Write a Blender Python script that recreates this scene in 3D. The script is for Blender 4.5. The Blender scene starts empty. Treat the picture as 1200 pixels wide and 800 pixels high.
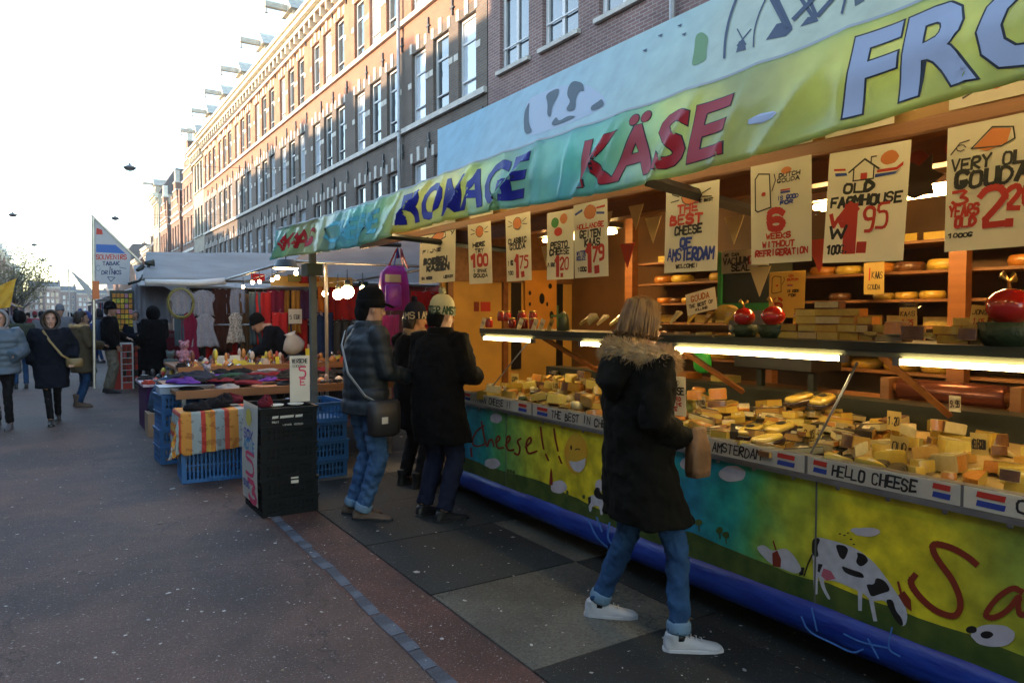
import bpy, bmesh, math, random
from mathutils import Vector, Matrix, noise
import numpy as np
random.seed(7)
S = bpy.context.scene
COL = S.collection
rnd = random.random
def uni(a, b): return a + (b-a)*random.random()
rad = math.radians
# ---------------------------------------------------------------- camera
FPX, IW, IH, CH = 845.0, 1200.0, 800.0, 1.6
yaw, pit = math.atan(540/FPX), math.atan(33/FPX)
cd = bpy.data.cameras.new('camera'); cam = bpy.data.objects.new('camera', cd); COL.objects.link(cam)
cd.sensor_width = 36; cd.lens = 36*FPX/IW; cd.clip_start = 0.05; cd.clip_end = 3000
cam.location = (0, 0, CH); cam.rotation_euler = (math.pi/2-pit, 0, -yaw)
S.camera = cam
FW = Vector((math.sin(yaw)*math.cos(pit), math.cos(yaw)*math.cos(pit), -math.sin(pit)))
RT = Vector((math.cos(yaw), -math.sin(yaw), 0)); UP = RT.cross(FW)
EYE = Vector((0, 0, CH))
def _ray(px, py): return FW + RT*((px-600)/FPX) + UP*((400-py)/FPX)
# a measured point of the place: where the line of sight meets the plane X = x, Y = y or Z = z
def onX(px, py, x): d = _ray(px, py); return EYE + d*(x/d.x)
def onY(px, py, y): d = _ray(px, py); return EYE + d*(y/d.y)
def onZ(px, py, z=0.0): d = _ray(px, py); return EYE + d*((z-CH)/d.z)
# ---------------------------------------------------------------- world, sun, exposure
SUN_EL, SUN_AZ = 10.6, -66.0           # azimuth measured from the street direction (+Y) towards -X
w = bpy.data.worlds.new('World'); S.world = w; w.use_nodes = True
nt = w.node_tree; bg = nt.nodes['Background']
sky = nt.nodes.new('ShaderNodeTexSky'); sky.sky_type = 'NISHITA'; sky.sun_disc = False
sky.sun_elevation = rad(SUN_EL); sky.sun_rotation = rad(SUN_AZ)
sky.air_density = 1.0; sky.dust_density = 0.25; sky.ozone_density = 1.0; sky.altitude = 0
nt.links.new(sky.outputs[0], bg.inputs[0]); bg.inputs[1].default_value = 0.13
sl = bpy.data.lights.new('sun', 'SUN'); sl.energy = 2.0; sl.angle = rad(0.6); sl.color = (1.0, 0.72, 0.46)
sun = bpy.data.objects.new('sun', sl); COL.objects.link(sun)
sdir = Vector((math.sin(rad(SUN_AZ))*math.cos(rad(SUN_EL)), math.cos(rad(SUN_AZ))*math.cos(rad(SUN_EL)), math.sin(rad(SUN_EL))))
sun.rotation_euler = sdir.to_track_quat('Z', 'Y').to_euler()
S.view_settings.view_transform = 'Standard'; S.view_settings.look = 'None'
S.view_settings.gamma = 1.0; S.view_settings.exposure = 2.9
S.view_settings.use_curve_mapping = False
S.cycles.max_bounces = 6; S.cycles.diffuse_bounces = 3; S.cycles.glossy_bounces = 3
S.cycles.transmission_bounces = 4; S.cycles.transparent_max_bounces = 8; S.cycles.volume_bounces = 0
S.cycles.caustics_reflective = False; S.cycles.caustics_refractive = False
# ---------------------------------------------------------------- materials
_mats = {}
def mat(name, col=(.5, .5, .5), rough=.6, metal=0, spec=.5, var=0, vscale=8, col2=None, bump=0, bscale=40, emis=0, ecol=None,
        alpha=1, trans=0, sheen=0, coat=0, coords='Object', stretch=None, detail=4, bdist=.01, thr=None):
    """procedural material: base colour broken up by noise (var = lightness spread, col2 = second colour) with bump"""
    if name in _mats: return _mats[name]
    m = bpy.data.materials.new(name); m.use_nodes = True; nt = m.node_tree; N, L = nt.nodes, nt.links
    b = N['Principled BSDF']
    b.inputs['Base Color'].default_value = (*col, 1); b.inputs['Roughness'].default_value = rough
    b.inputs['Metallic'].default_value = metal; b.inputs['Specular IOR Level'].default_value = spec
    b.inputs['Alpha'].default_value = alpha; b.inputs['Transmission Weight'].default_value = trans
    b.inputs['Sheen Weight'].default_value = sheen; b.inputs['Coat Weight'].default_value = coat
    if emis:
        b.inputs['Emission Strength'].default_value = emis; b.inputs['Emission Color'].default_value = (*(ecol or col), 1)
    tc = N.new('ShaderNodeTexCoord'); src = tc.outputs[coords]
    if stretch:
        mp = N.new('ShaderNodeMapping'); L.new(src, mp.inputs[0]); mp.inputs['Scale'].default_value = stretch; src = mp.outputs[0]
    if var or col2:
        n = N.new('ShaderNodeTexNoise'); n.inputs['Scale'].default_value = vscale; n.inputs['Detail'].default_value = detail
        L.new(src, n.inputs['Vector'])
        r = N.new('ShaderNodeValToRGB'); L.new(n.outputs[0], r.inputs[0])
        lo, hi = thr or (.32, .68)
        r.color_ramp.elements[0].position = lo; r.color_ramp.elements[1].position = hi
        c2 = col2 or tuple(c*(1+var) for c in col); c1 = col if col2 else tuple(c*(1-var) for c in col)
        r.color_ramp.elements[0].color = (*c1, 1); r.color_ramp.elements[1].color = (*c2, 1)
        oi = N.new('ShaderNodeObjectInfo'); hs = N.new('ShaderNodeHueSaturation')
        mr = N.new('ShaderNodeMapRange'); L.new(oi.outputs['Random'], mr.inputs[0]); mr.inputs[3].default_value = .88; mr.inputs[4].default_value = 1.12
        L.new(mr.outputs[0], hs.inputs['Value']); L.new(r.outputs[0], hs.inputs['Color']); L.new(hs.outputs[0], b.inputs['Base Color'])
    if bump:
        n2 = N.new('ShaderNodeTexNoise'); n2.inputs['Scale'].default_value = bscale; n2.inputs['Detail'].default_value = 5
        L.new(src, n2.inputs['Vector'])
        bp = N.new('ShaderNodeBump'); bp.inputs['Strength'].default_value = bump; bp.inputs['Distance'].default_value = bdist
        L.new(n2.outputs[0], bp.inputs['Height']); L.new(bp.outputs[0], b.inputs['Normal'])
    _mats[name] = m; return m
def emit(name, col, s):
    return mat(name, col, emis=s, ecol=col, rough=.5)
# ---------------------------------------------------------------- mesh builder
class MB:
    def __init__(s, smooth=False): s.v = []; s.f = []; s.m = []; s.mi = 0; s.sm = smooth; s.mats = []
    def use(s, m):
        if m not in s.mats: s.mats.append(m)
        s.mi = s.mats.index(m); return s
    def add(s, vs, fs, M=None):
        o = len(s.v)
        s.v += [tuple(M @ Vector(v)) for v in vs] if M is not None else [tuple(v) for v in vs]
        s.f += [tuple(i+o for i in f) for f in fs]; s.m += [s.mi]*len(fs); return s
    def box(s, x0, x1, y0, y1, z0, z1, M=None, taper=0):
        t = taper; a = [(x0+t, y0+t, z0), (x1-t, y0+t, z0), (x1-t, y1-t, z0), (x0+t, y1-t, z0), (x0, y0, z1), (x1, y0, z1), (x1, y1, z1), (x0, y1, z1)]
        return s.add(a, [(0, 3, 2, 1), (4, 5, 6, 7), (0, 1, 5, 4), (1, 2, 6, 5), (2, 3, 7, 6), (3, 0, 4, 7)], M)
    def cbox(s, c, sx, sy, sz, M=None): return s.box(c[0]-sx/2, c[0]+sx/2, c[1]-sy/2, c[1]+sy/2, c[2]-sz/2, c[2]+sz/2, M)
    def quad(s, a, b, c, d): return s.add([a, b, c, d], [(0, 1, 2, 3)])
    def poly(s, pts): return s.add(pts, [tuple(range(len(pts)))])
    def loft(s, rings, close=True, cap=True, M=None):
        n = len(rings[0]); vs = [p for r in rings for p in r]; fs = []
        for i in range(len(rings)-1):
            for j in range(n if close else n-1):
                k = (j+1) % n; fs.append((i*n+j, i*n+k, (i+1)*n+k, (i+1)*n+j))
        if cap and close: fs += [tuple(reversed(range(n))), tuple(range((len(rings)-1)*n, len(rings)*n))]
        return s.add(vs, fs, M)
    def tube(s, pts, r, n=8, cap=True, flat=1.0, up=None):
        pts = [Vector(p) for p in pts]; rs = r if isinstance(r, (list, tuple)) else [r]*len(pts); rings = []
        prev = None
        for i, p in enumerate(pts):
            d = (pts[min(i+1, len(pts)-1)]-pts[max(i-1, 0)]).normalized()
            if prev is None:
                u = Vector(up) if up else (Vector((0, 0, 1)) if abs(d.z) < .9 else Vector((1, 0, 0)))
            else: u = prev
            a = (u - d*u.dot(d)).normalized(); b = d.cross(a); prev = a
            rr = rs[i]; ra, rb = (rr if isinstance(rr, tuple) else (rr, rr*flat))
            rings.append([p + a*math.cos(t)*ra + b*math.sin(t)*rb for t in [2*math.pi*k/n for k in range(n)]])
        return s.loft(rings, True, cap)
    def lathe(s, prof, n=16, c=(0, 0, 0), M=None):
        rings = [[(c[0]+r*math.cos(2*math.pi*k/n), c[1]+r*math.sin(2*math.pi*k/n), c[2]+z) for k in range(n)] for r, z in prof]
        return s.loft(rings, True, True, M)
    def ball(s, c, r, n=10, M=None):
        rx, ry, rz = r if isinstance(r, (tuple, list)) else (r, r, r)
        k = max(4, n//2+1); rings = [[(c[0]+rx*math.sin(a)*math.cos(2*math.pi*j/n), c[1]+ry*math.sin(a)*math.sin(2*math.pi*j/n), c[2]-rz*math.cos(a)) for j in range(n)] for a in [math.pi*(i+.001)/(k+.002) if i == 0 else (math.pi*i/k if i < k else math.pi*.999) for i in range(k+1)]]
        return s.loft(rings, True, True, M)
    def prism(s, pts, h, M=None):
        """closed outline in XY extruded along Z by h"""
        n = len(pts); vs = [(x, y, 0) for x, y in pts]+[(x, y, h) for x, y in pts]
        fs = [tuple(reversed(range(n))), tuple(range(n, 2*n))]+[(i, (i+1) % n, n+(i+1) % n, n+i) for i in range(n)]
        return s.add(vs, fs, M)
    def mesh(s, name, mats=None):
        me = bpy.data.meshes.new(name); me.from_pydata(s.v, [], s.f)
        for m in (s.mats or mats or []): me.materials.append(m)
        if mats and not s.mats: pass
        me.polygons.foreach_set('material_index', s.m if s.mats else [0]*len(s.f))
        if s.sm: me.polygons.foreach_set('use_smooth', [True]*len(s.f))
        me.update(); return me
    def build(s, name, m=None, parent=None, bevel=0, label=None):
        me = s.mesh(name, [m] if m else None)
        return obj(name, me, parent, bevel, label)
def obj(name, me, parent=None, bevel=0, label=None):
    o = bpy.data.objects.new(name, me); COL.objects.link(o)
    if parent is not None: o.parent = parent
    if label: o['label'] = label
    if bevel:
        b = o.modifiers.new('bevel', 'BEVEL'); b.width = bevel; b.segments = 2; b.limit_method = 'ANGLE'
    return o
def tag(o, label, cat, group=None, kind=None):
    if label: o['label'] = label
    if cat: o['category'] = cat
    if group: o['group'] = group
    if kind: o['kind'] = kind
    return o
def thing(name, label, cat, loc=(0, 0, 0), rz=0, group=None):
    o = bpy.data.objects.new(name, None); COL.objects.link(o); o.empty_display_size = .1
    o.location = loc; o.rotation_euler = (0, 0, rz)
    return tag(o, label, cat, group)
def struct(o): o['kind'] = 'structure'; return o
def kids(o): return [c for c in COL.objects if c.parent == o]
def dup(root, loc, rz=None, label=None, group=None, scale=None, tree=None):
    tree = tree if tree is not None else kids_tree(root)
    def cp(node, parent):
        o, ch = node; c = o.copy(); COL.objects.link(c)
        if parent is not None: c.parent = parent
        for x in ch: cp(x, c)
        return c
    r = cp(tree, None); r.location = loc
    if rz is not None: r.rotation_euler = (0, 0, rz)
    if label: r['label'] = label
    if group: r['group'] = group
    if scale is not None: r.scale = scale
    return r
def kids_tree(o): return (o, [kids_tree(c) for c in o.children])
def T(x=0, y=0, z=0): return Matrix.Translation((x, y, z))
def Rm(a, ax): return Matrix.Rotation(a, 4, ax)
# ---------------------------------------------------------------- hand lettering: single-stroke alphabet on a 4 x 6 grid
G = {
'A': ['00,26,40', '12,32'], 'B': ['00,06,25,35,34,23,03', '23,42,41,30,00'], 'C': ['45,36,16,05,01,10,30,41'], 'D': ['00,06,26,44,42,20,00'],
'E': ['46,06,00,40', '03,33'], 'F': ['46,06,00', '03,33'], 'G': ['45,36,16,05,01,10,30,42,22'], 'H': ['00,06', '40,46', '03,43'],
'I': ['20,26'], 'J': ['46,41,30,10,01'], 'K': ['00,06', '46,03,40'], 'L': ['06,00,40'], 'M': ['00,06,23,46,40'], 'N': ['00,06,40,46'],
'O': ['16,36,45,41,30,10,01,05,16'], 'P': ['00,06,36,45,44,33,03'], 'Q': ['16,36,45,41,30,10,01,05,16', '22,40'], 'R': ['00,06,36,45,44,33,03,40'],
'S': ['45,36,16,05,04,13,33,42,41,30,10,01'], 'T': ['06,46', '26,20'], 'U': ['06,01,10,30,41,46'], 'V': ['06,20,46'], 'W': ['06,10,24,30,46'],
'X': ['00,46', '06,40'], 'Y': ['06,23,46', '23,20'], 'Z': ['06,46,00,40'], '0': ['16,36,45,41,30,10,01,05,16'], '1': ['05,26,20'],
'2': ['05,16,36,45,44,00,40'], '3': ['06,46,23,33,42,41,30,10,01'], '4': ['36,02,42', '36,30'], '5': ['46,06,04,34,43,41,30,00'],
'6': ['45,36,16,05,01,10,30,41,42,33,13,02'], '7': ['06,46,10'], '8': ['13,04,05,16,36,45,44,33,13,02,01,10,30,41,42,33'], '9': ['43,13,04,05,16,36,45,41,30,10'],
'!': ['26,22', '21,20'], '.': ['20,21'], '-': ['13,33'], '&': ['40,05,16,25,02,10,30,42'], ' ': [], ',': ['21,10'], '/': ['00,46'], "'": ['26,25']}
def stroke2d(poly, w):
    """ribbon quads + joints along a 2D polyline"""
    q = []
    for (a, b) in zip(poly[:-1], poly[1:]):
        dx, dy = b[0]-a[0], b[1]-a[1]; l = math.hypot(dx, dy) or 1e-6; dx /= l; dy /= l; e = w*.42
        ax, ay, bx, by = a[0]-dx*e, a[1]-dy*e, b[0]+dx*e, b[1]+dy*e; nx, ny = -dy*w/2, dx*w/2
        q.append([(ax-nx, ay-ny), (bx-nx, by-ny), (bx+nx, by+ny), (ax+nx, ay+ny)])
    return q
def chaikin(p):
    q = [p[0]]
    for a, b in zip(p[:-1], p[1:]): q += [(a[0]*.75+b[0]*.25, a[1]*.75+b[1]*.25), (a[0]*.25+b[0]*.75, a[1]*.25+b[1]*.75)]
    return q+[p[-1]]
def soft(p, n=1):
    """closed outline with its corners rounded off"""
    for _ in range(n):
        q = []
        for a, b in zip(p, p[1:]+p[:1]): q += [(a[0]*.78+b[0]*.22, a[1]*.78+b[1]*.22), (a[0]*.22+b[0]*.78, a[1]*.22+b[1]*.78)]
        p = q
    return p
_lf = [0]
def lf():
    _lf[0] = (_lf[0]+1) % 700
    return .0006+_lf[0]*.000003
def letters(mb, fmap, text, u0, v0, w, h, th, jit=.06, slant=0, gap=.35):
    """hand-lettered text as thin flat marker strokes; whole line fitted to width w from (u0, v0), letter height h"""
    n = len(text); cw = w/(n+(n-1)*gap) if n else w; x = u0
    for ch in text:
        jx, jy = uni(-jit, jit)*h*.5, uni(-jit, jit)*h
        for st in G.get(ch, []):
            pts = []
            for p in st.split(','):
                gx, gy = int(p[0])/4, int(p[1])/6
                pts.append((x+gx*cw+jx+slant*gy*h+uni(-jit, jit)*cw*.5, v0+gy*h+jy+uni(-jit, jit)*h*.5))
            if ch in 'CGOSUJDBPRQ0235689&' and len(pts) > 3: pts = chaikin(pts)
            rib(mb, fmap, pts, th*uni(.72, 1.35))
        x += cw*(1+gap)
def rib(mb, fmap, pts, th):
    for q in stroke2d(pts, th):
        l = lf(); mb.add([fmap(a, b, l) for a, b in q], [(0, 1, 2, 3)])
def shape(mb, fmap, pts, lift=None):
    l = lift if lift is not None else lf()
    mb.add([fmap(a, b, l) for a, b in pts], [tuple(range(len(pts)))])
def blob2d(cx, cy, rx, ry, n=14, j=.0, a0=0):
    return [(cx+rx*math.cos(a0+2*math.pi*k/n)*(1+uni(-j, j)), cy+ry*math.sin(a0+2*math.pi*k/n)*(1+uni(-j, j))) for k in range(n)]
def xface(X, y0=0, z0=0):
    """drawing coordinates (u to the right as seen from the street, v up) onto the plane X facing the street"""
    return lambda u, v, l=0: (X-l, y0-u, z0+v)
def yface(x0, Y, z0):
    """the same on a plane facing the camera end of the street"""
    return lambda u, v, l=0: (x0+u, Y-l, z0+v)
# ================================================================ SETTING
def brick_mat(name, c1, c2, mortar, s=1.0, dark=.75, low=None):
    m = bpy.data.materials.new(name); m.use_nodes = True; N, L = m.node_tree.nodes, m.node_tree.links
    b = N['Principled BSDF']; b.inputs['Roughness'].default_value = .85
    tc = N.new('ShaderNodeTexCoord'); sp = N.new('ShaderNodeSeparateXYZ'); L.new(tc.outputs['Object'], sp.inputs[0])
    ad = N.new('ShaderNodeMath'); L.new(sp.outputs[0], ad.inputs[0]); L.new(sp.outputs[1], ad.inputs[1])
    cb = N.new('ShaderNodeCombineXYZ'); L.new(ad.outputs[0], cb.inputs[0]); L.new(sp.outputs[2], cb.inputs[1])
    br = N.new('ShaderNodeTexBrick'); L.new(cb.outputs[0], br.inputs['Vector']); br.inputs['Scale'].default_value = 1
    br.inputs['Brick Width'].default_value = .22*s; br.inputs['Row Height'].default_value = .066*s; br.inputs['Mortar Size'].default_value = .008*s
    br.inputs['Color1'].default_value = (*c1, 1); br.inputs['Color2'].default_value = (*c2, 1); br.inputs['Mortar'].default_value = (*mortar, 1)
    n = N.new('ShaderNodeTexNoise'); n.inputs['Scale'].default_value = .9; n.inputs['Detail'].default_value = 6; L.new(tc.outputs['Object'], n.inputs['Vector'])
    mr = N.new('ShaderNodeMapRange'); L.new(n.outputs[0], mr.inputs[0]); mr.inputs[1].default_value = .3; mr.inputs[2].default_value = .7; mr.inputs[3].default_value = dark; mr.inputs[4].default_value = 1.15
    hs = N.new('ShaderNodeHueSaturation'); L.new(br.outputs[0], hs.inputs['Color']); L.new(mr.outputs[0], hs.inputs['Value']); L.new(hs.outputs[0], b.inputs['Base Color'])
    if low:      # bricks below the third floor are multiplied by a darker, bluer tint
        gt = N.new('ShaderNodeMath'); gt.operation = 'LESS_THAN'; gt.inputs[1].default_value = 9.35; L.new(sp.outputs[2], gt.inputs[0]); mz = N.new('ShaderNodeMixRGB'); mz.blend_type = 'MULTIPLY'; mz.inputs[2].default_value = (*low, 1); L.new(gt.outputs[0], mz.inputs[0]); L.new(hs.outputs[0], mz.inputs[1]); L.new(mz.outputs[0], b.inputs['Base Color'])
    bp = N.new('ShaderNodeBump'); bp.inputs['Strength'].default_value = .5; bp.inputs['Distance'].default_value = .01; bp.invert = True
    L.new(br.outputs['Fac'], bp.inputs['Height']); L.new(bp.outputs[0], b.inputs['Normal'])
    _mats[name] = m; return m
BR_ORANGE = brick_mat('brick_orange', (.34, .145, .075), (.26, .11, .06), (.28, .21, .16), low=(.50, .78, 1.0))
BR_BROWN = brick_mat('brick_brown', (.25, .13, .085), (.19, .10, .07), (.25, .21, .17))
BR_PURPLE = brick_mat('brick_purple', (.24, .135, .12), (.18, .10, .092), (.32, .28, .25))
BR_CREAM = mat('painted_brick', (.34, .30, .23), var=.12, vscale=2, bump=.3, bscale=14, rough=.8)
STONE = mat('stone_trim', (.58, .55, .48), var=.14, vscale=3, bump=.2, bscale=30, rough=.8)
WPAINT = mat('white_window_paint', (.62, .62, .6), var=.06, vscale=4, rough=.45)
CORN = mat('cornice_paint', (.6, .56, .46), var=.1, vscale=3, rough=.6)
DORM = mat('weathered_dormer_paint', (.48, .45, .38), var=.2, vscale=4, rough=.7)
ROOFT = mat('roof_tiles', (.07, .065, .07), var=.25, vscale=6, bump=.5, bscale=12, rough=.7)
DKFR = mat('dark_frame', (.04, .045, .05), rough=.5)
SHOPM = mat('shop_front_dark', (.06, .06, .065), var=.3, vscale=1, rough=.4)
PANE = mat('window_glass', (.05, .065, .075), rough=.05, spec=1.0, var=.3, vscale=.7, metal=0, coat=.6)
SKYPANE = mat('painted_sky_glass', (.50, .55, .60), rough=.1, spec=1.0, var=.12, vscale=.9, coat=.5)  # pale blue-grey base colour paints in the sky mirrored by the bright panes
ZINC = mat('zinc_pipe', (.42, .44, .46), rough=.45, metal=.3, var=.1)

def ground_mat(name, base, fleck, red=None, fl=.62, rough=.75):
    m = bpy.data.materials.new(name); m.use_nodes = True; N, L = m.node_tree.nodes, m.node_tree.links
    b = N['Principled BSDF']; tc = N.new('ShaderNodeTexCoord')
    def nz(sc, det=5, rg=.6):
        n = N.new('ShaderNodeTexNoise'); n.inputs['Scale'].default_value = sc; n.inputs['Detail'].default_value = det; n.inputs['Roughness'].default_value = rg
        L.new(tc.outputs['Object'], n.inputs['Vector']); return n
    n1 = nz(.9, 8, .65); r1 = N.new('ShaderNodeValToRGB'); L.new(n1.outputs[0], r1.inputs[0])
    r1.color_ramp.elements[0].position = .3; r1.color_ramp.elements[1].position = .72
    r1.color_ramp.elements[0].color = (*[c*.72 for c in base], 1); r1.color_ramp.elements[1].color = (*(red or [c*1.3 for c in base]), 1)
    n2 = nz(70, 3); mx = N.new('ShaderNodeMixRGB'); mx.blend_type = 'OVERLAY'; mx.inputs[0].default_value = .9
    L.new(r1.outputs[0], mx.inputs[1]); L.new(n2.outputs[0], mx.inputs[2])
    last = mx.outputs[0]
    # worn and stained patches
    n4 = nz(.45, 9, .7); r4 = N.new('ShaderNodeValToRGB'); L.new(n4.outputs[0], r4.inputs[0]); r4.color_ramp.elements[0].position = .42; r4.color_ramp.elements[1].position = .56; r4.color_ramp.elements[0].color = (.62, .6, .6, 1); r4.color_ramp.elements[1].color = (1.12, 1.08, 1.05, 1)
    m4 = N.new('ShaderNodeMixRGB'); m4.blend_type = 'MULTIPLY'; m4.inputs[0].default_value = 1; L.new(last, m4.inputs[1]); L.new(r4.outputs[0], m4.inputs[2]); last = m4.outputs[0]
    v5 = N.new('ShaderNodeTexVoronoi'); v5.feature = 'DISTANCE_TO_EDGE'; v5.inputs['Scale'].default_value = .55; n5 = nz(2.5, 6, .7); a5 = N.new('ShaderNodeVectorMath'); a5.operation = 'ADD'; L.new(tc.outputs['Object'], a5.inputs[0]); s5 = N.new('ShaderNodeVectorMath'); s5.operation = 'SCALE'; s5.inputs['Scale'].default_value = .6; L.new(n5.outputs['Color'], s5.inputs[0]); L.new(s5.outputs[0], a5.inputs[1]); L.new(a5.outputs[0], v5.inputs['Vector'])
    l5 = N.new('ShaderNodeMath'); l5.operation = 'LESS_THAN'; l5.inputs[1].default_value = .004; L.new(v5.outputs['Distance'], l5.inputs[0]); k5 = N.new('ShaderNodeMath'); k5.operation = 'MULTIPLY'; k5.inputs[1].default_value = .55; L.new(l5.outputs[0], k5.inputs[0])
    m5 = N.new('ShaderNodeMixRGB'); L.new(k5.outputs[0], m5.inputs[0]); L.new(last, m5.inputs[1]); m5.inputs[2].default_value = (.008, .007, .007, 1); last = m5.outputs[0]
    # pale aggregate flecks at three sizes
    for sc, th, c in ((150, .36, [f*.8 for f in fleck]), (60, .26, [f*.75 for f in fleck]), (26, .16, fleck), (9, .085, [f*.9 for f in fleck])):
        v = N.new('ShaderNodeTexVoronoi'); v.inputs['Scale'].default_value = sc; v.inputs['Randomness'].default_value = 1; L.new(tc.outputs['Object'], v.inputs['Vector'])
        lt = N.new('ShaderNodeMath'); lt.operation = 'LESS_THAN'; lt.inputs[1].default_value = th; L.new(v.outputs['Distance'], lt.inputs[0])
        sx = N.new('ShaderNodeSeparateColor'); L.new(v.outputs['Color'], sx.inputs[0])
        gt = N.new('ShaderNodeMath'); gt.operation = 'GREATER_THAN'; gt.inputs[1].default_value = fl; L.new(sx.outputs[0], gt.inputs[0])
        ml = N.new('ShaderNodeMath'); ml.operation = 'MULTIPLY'; L.new(lt.outputs[0], ml.inputs[0]); L.new(gt.outputs[0], ml.inputs[1])
        sc2 = N.new('ShaderNodeMath'); sc2.operation = 'MULTIPLY'; L.new(ml.outputs[0], sc2.inputs[0]); L.new(sx.outputs[1], sc2.inputs[1])
        k = N.new('ShaderNodeMixRGB'); L.new(sc2.outputs[0], k.inputs[0]); L.new(last, k.inputs[1]); k.inputs[2].default_value = (*c, 1); last = k.outputs[0]
    L.new(last, b.inputs['Base Color'])
    rr = N.new('ShaderNodeMapRange'); L.new(n1.outputs[0], rr.inputs[0]); rr.inputs[3].default_value = rough-.15; rr.inputs[4].default_value = rough+.15; L.new(rr.outputs[0], b.inputs['Roughness'])
    bp = N.new('ShaderNodeBump'); bp.inputs['Strength'].default_value = .6; bp.inputs['Distance'].default_value = .006
    n3 = nz(120, 4); L.new(n3.outputs[0], bp.inputs['Height']); L.new(bp.outputs[0], b.inputs['Normal'])
    _mats[name] = m; return m
ASPH = ground_mat('asphalt', (.086, .053, .042), (.30, .27, .25), fl=.80)
REDC = ground_mat('reddish_concrete', (.078, .040, .029), (.38, .34, .30), red=(.12, .046, .031), fl=.82)
SLAB_D = ground_mat('dark_slab', (.0115, .0145, .0135), (.22, .22, .21), fl=.93)
SLAB_L = ground_mat('pale_slab', (.088, .083, .064), (.2, .19, .17), fl=.7)
STRIPE = ground_mat('blue_grey_stone', (.075, .092, .12), (.2, .2, .2), fl=.9)
def sheet(name, x0, x1, y0, y1, z, m, n=1):
    mb = MB(); ys = [y0+(y1-y0)*i/n for i in range(n+1)]
    for a, b in zip(ys[:-1], ys[1:]): mb.quad((x0, a, z), (x1, a, z), (x1, b, z), (x0, b, z))
    return struct(mb.build(name, m))
sheet('ground', -400, 400, -60, 1200, -.008, ASPH, 8)
sheet('road', -4.2, 1.38, -6, 260, 0.0, ASPH, 6)
red = sheet('pavement', 1.38, 9.0, -6, 260, .0005, REDC, 6)
# edging: a line of blue-grey stones let into the road, uneven and with open joints
line = bpy.data.objects.new('edging_line', None); COL.objects.link(line); struct(line)
me_st = []
for k in range(6):
    mb = MB(); w2, l2 = uni(.032, .040), .5
    pts = [(-w2, -l2), (w2*uni(.85, 1.1), -l2*uni(.94, 1)), (w2, -l2*.3), (w2*uni(.85, 1.12), l2*.4), (w2, l2), (-w2*uni(.8, 1), l2*uni(.93, 1)), (-w2*uni(.9, 1.15), l2*.2), (-w2*uni(.8, 1.1), -l2*.4)]
    mb.prism(pts, .012); me_st.append(mb.mesh('edging_stone', [STRIPE]))
y = .6
while y < 6.2:
    L = uni(.16, .34); o = obj('edging_stone', random.choice(me_st), line); o.scale = (uni(.9, 1.15), L, 1)
    o.location = (1.385+.012*y+uni(-.006, .006), y+L/2, -.0085+uni(0, .0015)); o.rotation_euler.z = uni(-.03, .03); y += L+uni(.004, .02)
# one-metre paving slabs under the stall
pav = bpy.data.objects.new('slab_paving', None); COL.objects.link(pav); struct(pav)
mb = MB(); mb.box(-.5, .5, -.5, .5, 0, .02)
me_d = mb.mesh('paving_slab', [SLAB_D]); me_l = mb.mesh('paving_slab', [SLAB_L])
for i in range(3):
    for j in range(-1, 9):
        lite = (i, j) in ((0, 2), (1, 3), (0, 6), (1, 6), (2, 6))
        o = obj('paving_slab', me_l if lite else me_d, pav); o.location = (1.78+.51+i*1.025, .58+.5+(j)*1.022-.005+uni(-.003, .003), -.012+uni(0, .003)); o.rotation_euler = (uni(-.002, .002), uni(-.002, .002), uni(-.004, .004)); o.scale = (1.016, 1.012, 1)
# litter and trodden-in flecks
lm = MB(); LW = mat('pale_litter', (.42, .4, .36), var=.3, vscale=30); LG = mat('dull_leaf_litter', (.16, .12, .06), var=.4, vscale=30)
for k in range(2400):
    r = rnd()
    x = uni(-4, 1.36) if r < .6 else uni(1.3, 4.2); y = 1.4+(rnd()**1.8)*16; s_ = uni(.003, .012)*(2.2 if rnd() < .04 else 1)
    lm.use(LW if rnd() < .75 else LG)
    a = uni(0, 6.28); z = .006 if x < 1.7 else .0145; ca, sa = math.cos(a), math.sin(a); e = uni(.35, .9)
    lm.poly([(x+s_*(ca*u-sa*v*e), y+s_*(sa*u+ca*v*e), z+uni(0, .003)) for u, v in ((-1, -.5), (.2, -1), (1, -.2), (.7, .8), (-.6, .9))])
tag(lm.build('litter'), 'small pale scraps and leaf bits trodden over the road and paving', 'litter', kind='stuff')
cap = MB(); cap.lathe([(.0, .0), (.035, .0), (.035, .004), (.028, .006), (.024, .003), (0, .003)], 18)
o = cap.build('bottle_ring', mat('dark_ring', (.05, .05, .05), rough=.4)); o.location = (2.52, 3.08, .009); tag(o, 'small dark round metal eye set in the pale grey paving slab', 'ring')

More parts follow.
